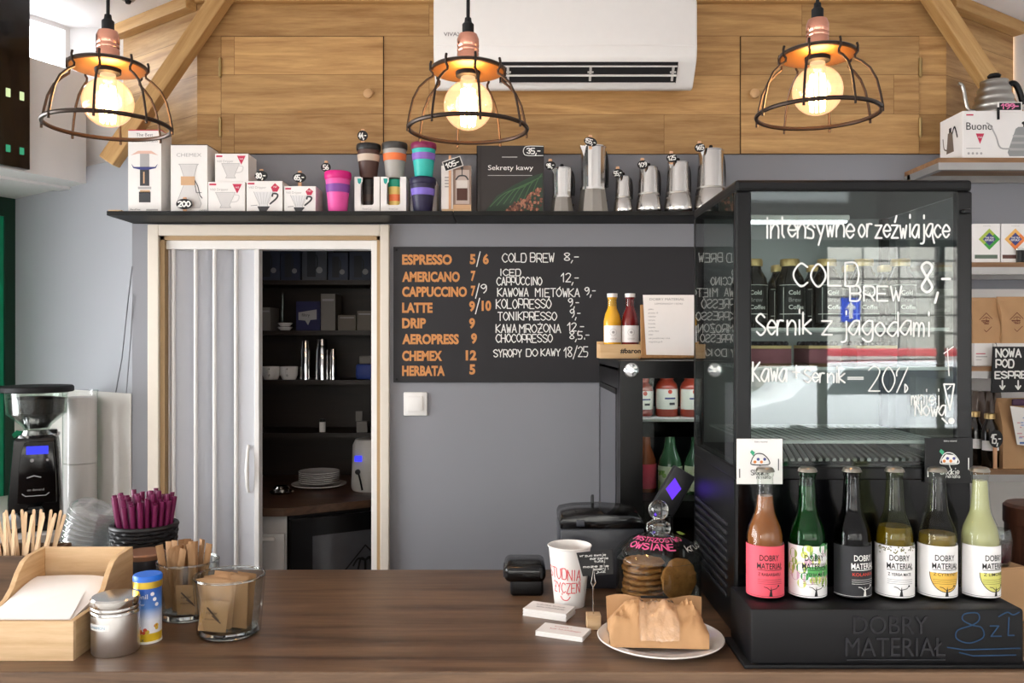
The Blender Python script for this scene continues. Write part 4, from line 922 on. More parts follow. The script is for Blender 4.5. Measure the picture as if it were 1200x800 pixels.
def sachet_at(G, items, w, h, label, group, mats, printed=None):
    o0 = None
    for k, (dx, dy, dz, ry, rx, rz) in enumerate(items):
        if o0 is None:
            mb = MB(); pillow(mb, w, h, .006); o0 = mb.build('sugar_sachet', mats); o = o0; tag(o, label, 'sachet', group)
        else: o = o0.copy(); COL.objects.link(o)
        o.location = (G[0]+dx, G[1]+dy, Cz+.014+dz); o.rotation_euler = (rx, ry, rz)
random.seed(21)
it = [(-.012+random.uniform(-.012, .012), -.022+.007*k, .002, random.uniform(-.2, .2), random.uniform(-.02, .05), random.uniform(-.08, .08)) for k in range(8)]
sachet_at(G1, it, .056, .092, 'flat kraft sugar sachet standing in the foremost glass tumbler', 'sachets in the front tumbler', [KR2])
it = [(.020, -.014+.007*k, .0, .06+random.uniform(-.1, .1), random.uniform(-.02, .06), random.uniform(-.3, .1)) for k in range(5)]
sachet_at(G1, it, .036, .098, 'narrow kraft sugar sachet at the side of the foremost tumbler', 'narrow sachets in the front tumbler', [KR3])
it = [(-.028+.011*(k % 6), -.022+.014*(k//6), random.uniform(0, .012), random.uniform(-.2, .2), random.uniform(-.1, .08), random.uniform(-.9, .9)) for k in range(22)]
sachet_at(G2, it, .014, .128, 'slim brown sugar stick standing in the glass tumbler behind', 'sugar sticks in the rear tumbler', [KR3])
for G, dx, dy, lb, tl in ((G1, -.020, -.0375, 'printed kraft sachet facing out of the foremost glass tumbler', .12), (G2, .018, -.040, 'printed kraft sachet facing out of the glass tumbler behind', -.05)):
    t = thing('printed_sachet', lb, 'sachet', (G[0]+dx, G[1]+dy, Cz+.015)); t.rotation_euler = (.0, tl, .12 if G is G1 else -.1)
    mb = MB(); pillow(mb, .050, .058, .005); mb.build('paper', KRAFT, t)
    mb = MB(); f = flat(front(0, -.0036, 0)); mb.line([(-.012, .044), (.010, .022)], .003, f); mb.text('cukier', -.003, .033, .006, f, align='C'); mb.text('trzcinowy', -.002, .022, .004, f, align='C', width=.026); mb.line([(-.002, .030), (.014, .018)], .002, f); mb.build('print', mt('sachet_print', '#4a3526', .7), t, smooth=False)

# grinder in the corner
gx, gy = X(43, 2.97), 2.97; gz = EYE-.65
t = thing('coffee_grinder', 'black coffee grinder with bean hopper and glowing blue display', 'grinder', (gx, gy, gz), .42)
pw = lambda n: n*.003
GB = mt('grinder_black', '#08080a', .25, var=.1, spec=.4)
body = [(-.082, 0), (.080, 0), (.078, .12), (.072, .22), (.066, .31), (.06, .325), (-.06, .325), (-.066, .31), (-.075, .2), (-.082, .1)]
mb = MB(); mb.ext(body, .14, M=front(0, .07, 0), bev=.012); mb.build('body', GB, t)
fpan = [(-.05, .10), (.068, .10), (.066, .2), (.058, .31), (-.03, .31), (-.04, .27), (-.046, .22)]
mb = MB(); mb.ext(fpan, .02, M=front(0, -.07, 0), bev=.005); mb.build('front_panel', BLACKG, t)
mb = MB(); mb.ext([(-.082, .02), (-.04, .02), (-.038, .05), (-.05, .07), (-.07, .072), (-.082, .05)], .016, M=front(0, -.07, 0), bev=.004); mb.build('steel_cover', mt('grinder_steel', '#8d939b', .3, .8), t)
mb = MB(); mb.box((.010, -.091, .282), (.066, .004, .028), bev=.001); mb.build('display', emit('display_blue', '#4a50ff', .8), t, smooth=False)
fg = flat(front(0, -.0905, 0)); mb = MB(); mb.disc(-.006, .248, .006, fg, w=.001); mb.disc(.04, .248, .004, fg, w=.001); mb.text('on demand', .005, .145, .008, fg, align='C', width=.05); mb.line([(-.035, .136), (-.025, .128), (.035, .128), (.045, .136)], .003, fg); mb.line([(-.02, .19), (.0, .196), (.02, .19)], .004, fg); mb.build('marks', GREYINK, t, smooth=False)
mb = MB(); mb.tube([(-.02, -.085, .085), (.02, -.085, .085), (.03, -.115, .08), (-.03, -.115, .08)], .006, closed=True); mb.build('holder_fork', BLACK, t)
mb = MB(); mb.tube([(.01, -.085, .07), (.01, -.10, .03)], [.016, .012]); mb.build('spout', BLACK, t)
mb = MB(); mb.lathe([(0, .32), (.07, .32), (.075, .33), (.06, .345), (0, .345)], n=32); mb.build('collar', CHROME, t)
mb = MB(); mb.lathe([(.04, .345), (.05, .36), (.098, .40), (.103, .475), (.100, .475), (.095, .402), (.047, .363), (.038, .348)], (0, 0, 0), n=40, sx=.95); mb.build('hopper', CLEAR, t)
mb = MB(); mb.lathe([(0, .348), (.036, .35), (.045, .366), (.091, .405), (.094, .452), (.06, .458), (0, .46)], n=40, sx=.94); mb.build('coffee_beans', mt('bean_brown', '#150c09', .45, var=.5, scale=140, bump=.8), t)
mb = MB(); mb.lathe([(0, .475), (.114, .475), (.117, .478), (.117, .492), (.112, .497), (0, .498)], n=44); mb.build('hopper_lid', BLACKM, t)
mb = MB(); mb.box((-.116, -.02, .484), (.018, .02, .012), bev=.002); mb.build('lid_latch', CHROME, t)
mb = MB(); mb.lathe([(0, 0), (.016, 0), (.016, .02), (0, .022)], (.05, -.03, .325), n=20); mb.build('knob', BLACK, t)

# wrapped paper roll
t = thing('paper_roll', 'tall white paper roll wrapped in plastic against the white splashback', 'paper roll', (X(94, 3.165), 3.165, EYE-.65))
mb = MB(); mb.lathe([(0, 0), (.055, 0), (.057, .004), (.057, .20), (0, .20)], n=40); mb.build('lower_roll', PAPER, t)
mb = MB(); mb.lathe([(0, .203), (.057, .203), (.057, .44), (.05, .446), (0, .446)], n=40); mb.build('upper_roll', PAPER, t)
mb = MB(); mb.lathe([(.0595, 0), (.0595, .45), (.0615, .47), (.0605, .47), (.0585, .448), (.0585, 0), (.0595, 0)], n=24); mb.build('plastic_wrap', glass('wrap_film', '#f8f8f8', 1.35, .12), t)
# wires on the angled wall
for k, pts in enumerate(([(154, 312), (150, 345), (142, 420), (133, 470), (124, 520), (117, 590)], [(155, 345), (152, 400), (147, 460), (142, 520), (136, 575), (131, 600)])):
    mb = MB(); w_ = []
    for a, b in pts:
        # stand the cord on the angled wall: intersect the pixel ray with it
        q = (a-600)/F; Y = (1.38-3.1*1.35/1.0*0-0)/1 if False else None
        dx, dy = W1E[0]-A1[0], W1E[1]-A1[1]
        s_ = (A1[0]-q*A1[1])/(q*dy-dx); Y = A1[1]+s_*dy
        w_.append((q*Y+.005, Y-.006, Z(b, Y)))
    mb.tube(w_, .0016, n=6); tag(mb.build('hanging_wire', mt('wire_pale' if k else 'wire_grey', '#8b8d92' if k else '#6d6f75', .5)), ['thin grey wire running down the angled wall beside the doorway', 'thin paler wire hanging next to the grey wire'][k], 'wire')

# ------------------------------------------------------------------ middle of the counter
# card terminal
t = thing('card_terminal', 'small rounded black card terminal at the rear edge of the counter', 'card terminal', (X(617, 1.88), 1.89, Cz))
mb = MB(); mb.box((0, .0, .022), (.072, .1, .044), bev=.008, seg=3); mb.build('base', BLACK, t)
mb = MB(); mb.box((-.004, -.005, .050), (.090, .11, .038), bev=.014, seg=4); mb.build('housing', BLACKG, t)
mb = MB(); mb.box((-.048, -.02, .05), (.006, .05, .02), bev=.002); mb.build('card_slot', DGREY, t)
# receipt printer
PY0 = 1.884
t = thing('receipt_printer', 'large black receipt printer standing between paper cup and cookie jar', 'printer', (X(707, PY0), PY0+.08, Cz))
pf = [(-.093, 0), (.09, 0), (.092, .135), (-.095, .135)]
mb = MB(); mb.ext(pf, .145, M=front(0, .075, 0), bev=.006); mb.build('body', mt('printer_body', '#31333a', .35, var=.05), t)
tp = [(-.095, .135), (.092, .135), (.092, .150), (.086, .158), (.06, .164), (0, .168), (-.06, .166), (-.09, .160), (-.095, .152)]
mb = MB(); mb.ext(tp, .150, M=front(0, .075, 0), bev=.003); mb.build('lid', BLACKG, t)
mb = MB(); mb.box((-.05, -.0768, .148), (.018, .002, .014), bev=.001); mb.build('button', DGREY, t); 
mb = MB(); mb.box((0, .0, .158), (.12, .02, .012), bev=.002); mb.build('paper_slot', BLACKM, t)
mb = MB(); mb.tube(smooth_line([(-.01, .06, .16), (-.012, .066, .175), (-.004, .085, .14), (0, .09, .05), (0, .088, .004)]) if False else [(-.01, .06, .155), (-.01, .066, .185), (-.01, .078, .18), (-.01, .085, .12), (-.01, .09, .01)], .003, n=6); mb.build('cable', BLACK, t)

# wishing-well paper cup
t = thing('paper_cup', 'white paper cup with red handwriting used as a wishing well', 'cup', (X(667.5, 1.785), 1.785, Cz))
rb, rt, h = .031, .0445, .124
mb = MB(); mb.lathe([(0, .004), (rb-.001, .004), (rb, 0), (rb+.0005, .0), (rt-.001, h-.003), (rt+.0012, h-.001), (rt+.0005, h+.001), (rt-.0018, h-.001), (rb-.001, .006), (0, .006)], n=48); mb.build('cup', PAPER, t)
mb = MB(); mb.tube([((rt)*math.cos(q*2*PI/48), (rt)*math.sin(q*2*PI/48), h) for q in range(48)], .0018, n=8, closed=True); mb.build('rolled_rim', PAPER, t)
cf = cyl(rb, 0, -.1, (rt-rb)/h)
cf = (lambda u, v, w=0: Vector(((rb+(rt-rb)*v/h+w)*math.sin(u/.038-.35), -(rb+(rt-rb)*v/h+w)*math.cos(u/.038-.35), v)))
mb = MB(); mb.hand('STUDNIA', -.040, .064, .074, .022, .0019, cf, w=.0007, slope=-.05); mb.hand('ŻYCZEŃ', -.028, .034, .062, .021, .0019, cf, w=.0007)
mb.hand("N'", .024, .040, .014, .021, .0026, cf, w=.0007) if False else None
mb.line(smooth_line([(-.010, .026), (-.004, .019), (.006, .019), (.012, .026)]), .002, cf); mb.line([(-.006, .033), (-.006, .030)], .002, cf); mb.line([(.008, .033), (.008, .030)], .002, cf)
mb.build('red_lettering', REDINK, t, smooth=False)
# clip holder with black card
t = thing('card_holder', 'wooden cube card holder with wire clip in front of the paper cup', 'card holder', (X(695.5, 1.64), 1.64, Cz))
mb = MB(); mb.box((0, 0, .0135), (.027, .027, .027), bev=.001); mb.build('cube', PINE, t, smooth=False)
mb = MB(); mb.tube([(0, 0, .026), (-.001, 0, .085)], .0012, n=8); mb.build('wire', STEEL, t)
mb = MB(); mb.tube([(-.0015, -.002, .08), (-.005, -.003, .088), (-.0035, -.002, .094), (-.0005, -.003, .118), (.002, -.002, .094), (.004, -.003, .088), (.0, -.002, .08)], .0011, n=6); mb.build('clip', STEEL, t)
t = thing('chalk_card', 'small black card with white handwriting held above the wooden cube', 'card', (X(697, 1.655), 1.648, Cz+.098))
M = Matrix.Rotation(-.05, 4, 'Y')
mb = MB(); mb.ext([(-.034, .046), (.036, .05), (.036, .002), (-.024, .0)], .001, M=M @ front(0, 0, 0)); mb.build('card', TAGB, t, smooth=False)
mb = MB(); f = flat(M @ front(0, -.001, 0))
for k, (u0, u1, v) in enumerate(((-.028, .022, .038), (-.008, .026, .0315), (0, .02, .026), (-.022, .026, .0165), (-.004, .026, .011), (.002, .02, .006))): mb.hand(['wrzuc swoje', 'marzenie', 'tutaj', 'moze sie', 'spelni i', 'juz'][k], u0, v, u1-u0, .0042, .0007, f, w=.0008)
mb.build('handwriting', CHALK, t, smooth=False)
# business cards
def cards(label, px, py, rz, h, w, d, ink, lines):
    Y = 550/(py-400); t = thing('business_cards', label, 'cards', (X(px, Y), Y, Cz), rz, group='stacks of business cards')
    mb = MB(); nl = 5
    for k in range(nl): o_ = (k % 2)*.0006; mb.span((-w/2+o_, -d/2+o_, h*k/nl), (w/2+o_, d/2+o_, h*(k+1)/nl-.0003))
    mb.build('stack', PAPER, t, smooth=False)
    mb = MB(); f = flat(top(.0006, 0, h))
    for a, b, v, s in lines: mb.hand(s, a, v, b-a, .006, .0009, f, w=.0006)
    mb.build('card_print', ink, t, smooth=False)
cards('thicker stack of white business cards with grey print', 643.5, 720, -.42, .015, .092, .054, GREYINK, ((-.03, .03, .006, 'lubisz kawe'), (-.025, .035, -.008, 'moze sie polubimy')))
cards('thinner stack of white business cards with red print', 660, 743, -.40, .009, .092, .052, mt('card_red', '#c98a86', .7), ((-.02, .012, .008, 'kawa i'), (-.025, .035, -.006, 'karta stalego')))

# cookie jar
JX, JY = .309, 1.80
t = thing('cookie_jar', 'round glass cookie jar with knobbed lid and pink lettering', 'jar', (JX, JY, Cz))
JG = glass('jar_glass', '#f2f5f3', 1.62, .01)
mb = MB(); mb.lathe([(0, .002), (.078, .002), (.086, .008), (.089, .02), (.089, .098), (.0865, .098), (.0865, .02), (.082, .011), (0, .008)], n=56); mb.build('jar', JG, t)
mb = MB(); mb.lathe([(.0, .152), (.014, .150), (.03, .145), (.058, .135), (.082, .120), (.092, .106), (.094, .100), (.091, .100), (.089, .105), (.079, .118), (.056, .131), (.028, .141), (0, .146)], n=56); lidp = mb.build('lid', JG, t)
mb = MB(); mb.lathe([(0, .148), (.024, .148), (.0255, .155), (.024, .166), (.018, .170), (.0135, .174), (.0125, .178), (.0175, .182), (.0205, .190), (.0208, .196), (.0195, .203), (.014, .211), (.006, .2145), (0, .215)], n=36); mb.build('lid_knob', THICK, lidp)
mb = MB()
def dome(u, v, w=0):      # u along the front arc, v up the dome from the rim
    r = .0905-v*.93; z = .109+.041*(1-((r)/.0905)**2)**.62 if r < .0905 else .109
    a = u/.075
    return Vector(((r)*math.sin(a), -(r)*math.cos(a), z+w+.003))
mb.hand('MISTRZOSTWO', -.085, .031, .140, .014, .0026, dome, w=.001); mb.hand('OWSIANE', -.075, .011, .095, .014, .0026, dome, w=.001)
mb.build('pink_lettering', mt('pink_marker', '#e0568e', .6), lidp, smooth=False)
mb = MB(); mb.hand('kruche', .045, .006, .07, .012, .0014, dome, w=.001); mb.build('white_lettering', CHALK, lidp, smooth=False)
mb = MB(); mb.poly([(.085, .05), (.11, .058), (.15, .040), (.155, .030), (.12, .036), (.09, .044)], dome, w=.0015); mb.build('green_label', mt('green_sticker', '#a5c84e', .5), lidp, smooth=False)
COOK = mt('oat_cookie', '#b67c40', .8, var=.35, scale=90, bump=1.0); ck0 = None; random.seed(9)
def cookie():
    mb = MB(); prof = [(0, 0), (.036, 0), (.0415, .002), (.043, .005), (.041, .0085), (.030, .0105), (.012, .011), (0, .011)]
    mb.lathe(prof, n=36)
    mb.v = [(x*(1+.03*math.sin(7*math.atan2(y, x)+z*300)+.02*math.sin(13*math.atan2(y, x))), y*(1+.03*math.sin(7*math.atan2(y, x)+z*300)), z+.0012*math.sin(x*420)*math.cos(y*380)) for x, y, z in mb.v]
    return mb.build('oat_cookie', COOK)
for k in range(7):
    if ck0 is None: o = ck0 = cookie(); tag(o, 'golden oat cookie lying in the pile inside the glass jar', 'cookie', 'oat cookies piled in the jar')
    else: o = ck0.copy(); COL.objects.link(o)
    o.location = (JX-.034+random.uniform(-.002, .002), JY-.012+random.uniform(-.002, .002), Cz+.0115+k*.0122); o.rotation_euler = (0, 0, k*1.3)
o = ck0.copy(); COL.objects.link(o); o['label'] = 'golden oat cookie standing on edge at one side of jar'; del o['group']
o.location = (JX+.034, JY-.030, Cz+.058); o.rotation_euler = (PI/2-.06, 0, .45); o.scale = (1.02, 1.02, 1.1)

# contactless reader with purple diamond
t = thing('card_reader', 'black tilted contactless reader with glowing purple diamond', 'card reader', (.368, 2.0, Cz))
mb = MB(); mb.lathe([(0, 0), (.034, 0), (.036, .004), (.03, .01), (0, .012)], n=28); mb.build('base', BLACKM, t)
mb = MB(); mb.tube([(0, 0, .008), (.002, 0, .14)], .008, n=12); mb.build('stand', BLACKM, t)
M = Matrix.Translation((.008, -.012, .203)) @ Matrix.Rotation(.52, 4, 'Y')
mb = MB(); mb.box((0, 0, 0), (.056, .022, .105), bev=.004, M=M); mb.build('housing', mt('reader_black', '#1d1d20', .45), t)
mb = MB(); f = flat(Matrix.Translation((.006, -.012, .203)) @ front(0, -.0112, 0) @ Matrix.Translation((.0, .006, 0)) @ Matrix.Rotation(-.12, 4, 'Z')); mb.poly([(0, .026), (.018, .002), (0, -.026), (-.018, -.002)], f, w=.0012); mb.build('diamond_light', emit('purple_light', '#6a3cf0', 1.0), t, smooth=False)

# plate and bag
t = thing('plate', 'round white plate near the front edge of the counter', 'plate', (.27, 1.553, Cz))
mb = MB(); mb.lathe([(0, .0), (.068, .0), (.072, .002), (.095, .008), (.113, .0135), (.1145, .015), (.113, .0165), (.094, .0115), (.070, .0055), (0, .005)], n=64); mb.build('dish', mt('white_china', '#eae6e2', .15, var=.02, coat=.4), t)
mb = MB(); mb.lathe([(.05, -.0001), (.06, -.0001), (.06, .002), (.05, .002), (.05, -.0001)], n=48); mb.build('foot_ring', MATS['white_china'], t)
t = thing('pastry_bag', 'crumpled kraft pastry bag with clear window lying on the plate', 'paper bag', (.262, 1.545, Cz+.0125), -.07)
mb = MB(); nx, ny = 40, 22; random.seed(4)
def bagp(u, v, s):        # u across, v from front hem to back, s = top/bottom
    w = .085; prof = math.sin(PI*min(1, max(0, v)))**.55 if 0 < v < 1 else 0
    endp = (1-abs(2*u-1)**6)*.5+.5
    z = (.062*prof*endp+.004*math.sin(u*21+v*5)*prof) if s else -.001*prof
    q_ = Vector((u*9, v*5, 3.3)); cr = (noise.noise(q_)*.009+abs(noise.noise(q_*2.1))*.011)*prof*(1 if s else 0)
    return (w*(2*u-1)*(1+.03*math.sin(v*9)), -.055+.105*v+.006*math.sin(u*8)*(v > .9)-cr*.5, max(z+cr, 0)+.002)
for s in (1, 0):
    vs = [bagp(i/nx, j/ny, s) for j in range(ny+1) for i in range(nx+1)]
    mb.add(vs, [((j*(nx+1)+i), (j*(nx+1)+i+1), ((j+1)*(nx+1)+i+1), ((j+1)*(nx+1)+i)) if s else ((j*(nx+1)+i), ((j+1)*(nx+1)+i), ((j+1)*(nx+1)+i+1), (j*(nx+1)+i+1)) for j in range(ny) for i in range(nx)])
for u in (0, nx):
    ring = [bagp(u/nx, j/ny, 1) for j in range(ny+1)]+[bagp(u/nx, j/ny, 0) for j in range(ny-1, 0, -1)]; mb.add(ring, [tuple(range(len(ring)))])
mb.build('bag', mt('bag_kraft', '#b88e63', .7, var=.12, scale=18, bump=.5), t, ang=60)
mb = MB(); vs = []
for j in range(13):
    for i in range(17):
        u, v = .30+.40*i/16, .012+.70*j/12; q = bagp(u, v, 1); vs.append((q[0], q[1]-.0022, q[2]+.0020+.0008*noise.noise(Vector((i*.7, j*.7, 1)))))
mb.add(vs, [(j*17+i, j*17+i+1, (j+1)*17+i+1, (j+1)*17+i) for j in range(12) for i in range(16)]); mb.build('clear_window', mt('bag_film', '#c39a72', .10, var=.25, scale=45, bump=.9, coat=1., spec=.9), t, ang=75)
mb = MB(); vs = []
for i in range(21):
    u = i/20; a = bagp(u, .93, 1); vs += [(a[0], .048, a[2]*.7), (a[0]*1.02, .056+.003*math.sin(u*15), .058+.004*math.sin(u*9)), (a[0]*1.02, .0575+.003*math.sin(u*15), .058+.004*math.sin(u*9)), (a[0], .0495, a[2]*.7)]
mb.add(vs, [(4*i+k, 4*i+(k+1) % 4, 4*i+4+(k+1) % 4, 4*i+4+k) for i in range(20) for k in range(4)]); mb.build('folded_top', MATS['bag_kraft'], t, ang=30)
mb = MB(); mb.box((-.0, .050, .060), (.05, .004, .004), bev=.001); mb.build('twist_tie', INK, t)

# ------------------------------------------------------------------ black display fridge on the counter
FX0, FX1, FY0, FY1 = .414, .853, 1.58, 1.945
FZ0, FZG, FZ1 = CT, EYE-.232, EYE+.300
t = thing('display_fridge', 'black glass display fridge on the counter with white handwriting on its door', 'fridge', ((FX0+FX1)/2, 1.76, CT))
hw = (FX1-FX0)/2; ya, yb = FY0-1.76, FY1-1.76; zg, z1 = FZG-CT, FZ1-CT
FB = mt('fridge_black', '#060607', .3, var=.08, spec=.3)
mb = MB(); mb.span((-hw, ya+.004, 0), (hw, yb, zg-.02), bev=.006); mb.build('base_housing', FB, t, smooth=False)
mb = MB(); mb.span((-hw+.005, ya, .02), (hw-.005, ya+.004, zg-.024)); mb.build('base_panel', BLACKG, t, smooth=False)
for k in range(9):
    mb = MB(); mb.span((-hw-.003, ya+.06, .06+k*.017), (-hw+.001, yb-.03, .067+k*.017), bev=.001); mb.build('side_vent', mt('vent_black', '#1d1d20', .4), t, smooth=False)
mb = MB(); mb.span((-hw, ya, z1-.022), (hw, yb, z1), bev=.006); mb.build('top_frame', FB, t, smooth=False)
for sx in (-1, 1):
    for yy, ww in ((ya, .034), (yb-.02, .02)):
        mb = MB(); a = sx*hw; mb.span((min(a, a-sx*(.030 if yy == ya else .02)), yy, zg-.02), (max(a, a-sx*(.030 if yy == ya else .02)), yy+(.016 if yy == ya else .02), z1-.022), bev=.004); mb.build('corner_post', FB, t, smooth=False)
mb = MB(); mb.span((-hw, ya, zg-.026), (hw, yb, zg), bev=.004); mb.build('lower_frame', FB, t, smooth=False)
for sx in (-1, 1):
    mb = MB(); mb.span((sx*hw-.003*(sx > 0)-.0, ya+.018, zg), (sx*hw+.003*(sx < 0), yb-.02, z1-.022)); mb.build('side_glass', glass('fridge_side_glass', '#c9cfcd', 1.62), t, smooth=False)
mb = MB(); mb.span((-hw+.02, yb-.006, zg), (hw-.02, yb-.001, z1-.022)); mb.build('back_panel', mt('fridge_lining', '#9a9d9c', .45, var=.04), t, smooth=False)
mb = MB(); mb.span((-hw+.028, ya+.001, zg), (hw-.028, ya+.007, z1-.022)); door = mb.build('glass_door', FRIDGEGL, t, smooth=False)
mb = MB(); mb.box((hw-.016, ya-.006, z1-.06), (.014, .014, .008), bev=.002); mb.build('door_catch', BLACK, t)
# LED tube and inner shelves
mb = MB(); mb.box((-.045, .02, z1-.044), (.22, .035, .012), bev=.003); l_ = mb.build('lamp_housing', WPLAST, t, smooth=False)
mb = MB(); mb.box((-.045, .02, z1-.0515), (.21, .028, .004)); mb.build('lamp_tube', emit('cool_led', '#f4f8ff', 9), l_, smooth=False)
SHZ = [EYE+.024-CT-.0, EYE-.050-CT]
WIREM = mt('shelf_white', '#c6cac8', .4)
for zz in SHZ+[EYE-.188-CT]:
    mb = MB(); nn = 22
    mb.span((-hw+.03, ya+.026, zz-.004), (hw-.03, ya+.032, zz+.002)); mb.span((-hw+.03, yb-.03, zz-.004), (hw-.03, yb-.026, zz+.002))
    for k in range(nn): xx = -hw+.035+(2*hw-.07)*k/(nn-1); mb.span((xx-.0015, ya+.03, zz-.003), (xx+.0015, yb-.028, zz))
    mb.build('wire_shelf', WIREM, t, smooth=False)
mb = MB(); mb.span((-hw+.02, ya+.02, zg), (hw-.02, yb-.01, zg+.004)); mb.build('tray', BLACKM, t, smooth=False)
mb = MB()
for k in range(30):
    xx = -hw+.03+(2*hw-.06)*k/29
    mb.span((xx-.0035, ya+.03, zg+.006), (xx+.0035, yb-.02, zg+.012), M=Matrix.Translation((0, 0, 0)))
mb.v = [(x+.25*(y-ya), y, z) for x, y, z in mb.v]; mb.v = [(min(max(x, -hw+.022), hw-.022), y, z) for x, y, z in mb.v]
mb.build('grate', mt('grate_grey', '#9b9a97', .35, .6), t, smooth=False)
# handwriting on the door
mb = MB(); ox, oz = t.location.x, CT; f = flat(front(0, ya+.0008, 0))
def gw(s, xa, xb, yt, ybm, wd=.0034): mb.hand(s, X(xa, FY0)-ox, Z(ybm, FY0)-oz, X(xb, FY0)-X(xa, FY0), (ybm-yt)/F*FY0, wd, f, w=.0012)
gw('Intensywne', 897, 1000, 254, 278); gw('orzeźwiające', 1006, 1112, 256, 278)
gw('COLD', 931, 1006, 308, 335); gw('BREW', 996, 1056, 335, 352); gw('8,-', 1080, 1116, 308, 343, .0046)
gw('Sernik', 887, 950, 367, 392); gw('z jagodami', 963, 1090, 369, 393)
gw('Kawa +', 882, 937, 424, 446); gw('Sernik', 943, 990, 432, 448, .003); gw('=', 994, 1012, 440, 446, .002); gw('20%', 1018, 1064, 430, 459, .0024)
gw('mniej', 1068, 1100, 458, 474, .002); gw('Nowa', 1072, 1108, 470, 487, .0028)
def gl(pts, wd=.0034): mb.line([(X(a, FY0)-ox, Z(b, FY0)-oz) for a, b in pts], wd, f, w=.0012)
gl([(1106, 450), (1118, 450), (1113, 480), (1106, 450)], .003); gl([(1110, 456), (1114, 452)], .002)
mb.disc(X(1115, FY0)-ox, Z(493, FY0)-oz, .006, f); gl([(1104, 490), (1110, 496)]); gl([(1110, 408), (1112, 440)], .002); gl([(1106, 414), (1117, 406)], .002)
mb.build('handwriting', CHALK, door, smooth=False)

# cold brew bottles and cake inside
GOLDCAP = mt('gold_cap', '#c9ad78', .35, .6, var=.05); CBB = mt('cold_brew_black', '#17130f', .2, var=.1, coat=.4); CBL = mt('cold_brew_label', '#242424', .6)
def coldbrew(label, x, y, rz=0.):
    b = thing('cold_brew_bottle', label, 'bottle', (x, y, CT+SHZ[0]+.0002), rz, 'cold brew bottles in the display fridge')
    mb = MB(); mb.lathe([(0, 0), (.024, 0), (.027, .004), (.0275, .085), (.026, .098), (.018, .112), (.0155, .118), (.0155, .124), (0, .124)], n=32); mb.build('bottle_body', CBB, b)
    mb = MB(); mb.lathe([(0, .122), (.018, .122), (.0185, .125), (.0185, .133), (.0172, .136), (0, .136)], n=32); mb.build('cap', GOLDCAP, b)
    mb = MB(); cf = cyl(.0278); mb.rect(-.036, .012, .036, .086, cf, 0, 14)
    for s, v in (('Cold', .066), ('Brew', .052), ('Coffee', .038)): mb.text(s, -.012, v, .0085, cf, 2 if s == 'Brew' else 1, bold=.02, w=.0009)
    for u in (-.022, .026): mb.rect(u, .018, u+.001, .08, cf, 1, w=.0009)
    mb.rect(-.03, .028, .03, .0295, cf, 1, 10, w=.0009); mb.rect(-.03, .084, .03, .085, cf, 1, 10, w=.0009)
    mb.build('label', [CBL, CHALK, GREYINK], b, smooth=False)
    return b
for k in range(5):
    q = coldbrew(['first', 'second', 'third', 'fourth', 'fifth'][k]+' black cold brew bottle from the open doorway in the front fridge row', .470+.072*k, 1.665, -.05+.1*(k % 3))
for k in range(5): dup(q, (.49+.075*k, 1.80, CT+SHZ[0]+.0002), .1*k, ['first', 'second', 'third', 'fourth', 'fifth'][k]+' black cold brew bottle from the open doorway in the rear fridge row')
CAKE = mt('berry_cake', '#8a5560', .8, var=.2, scale=60, bump=.3); CRUST = mt('cake_cream', '#c9b27e', .7, var=.1); BERRY = mt('blueberry', '#1a1726', .5, var=.3)
random.seed(8)
for k, (x, w_) in enumerate(((.497, .078), (.60, .062), (.70, .078))):
    c = thing('cake_slice', ['blueberry cheesecake slice at the hinge side of the lower fridge shelf', 'narrow blueberry cheesecake slice in the middle of the fridge', 'blueberry cheesecake slice far along the lower fridge shelf'][k], 'cake', (x, 1.68, CT+SHZ[1]+.0002), group='blueberry cheesecakes in the fridge')
    mb = MB(); mb.span((-w_/2, -.045, 0), (w_/2, .045, .008), bev=.001); mb.build('crust', mt('cake_base', '#6a4a34', .8, var=.2, scale=80), c, smooth=False)
    mb = MB(); mb.span((-w_/2, -.045, .008), (w_/2, .045, .036), bev=.002); mb.build('filling', CAKE, c, smooth=False)
    mb = MB(); mb.span((-w_/2, -.045, .036), (w_/2, .045, .042), bev=.001); mb.build('cream_layer', CRUST, c, smooth=False)
    mb = MB()
    for i in range(6):
        for j in range(4): mb.sphere((-w_/2+.008+(w_-.016)*i/5+random.uniform(-.002, .002), -.036+.024*j, .045), .0055, n=10)
    o = mb.build('blueberries', BERRY, c); o['kind'] = 'stuff'
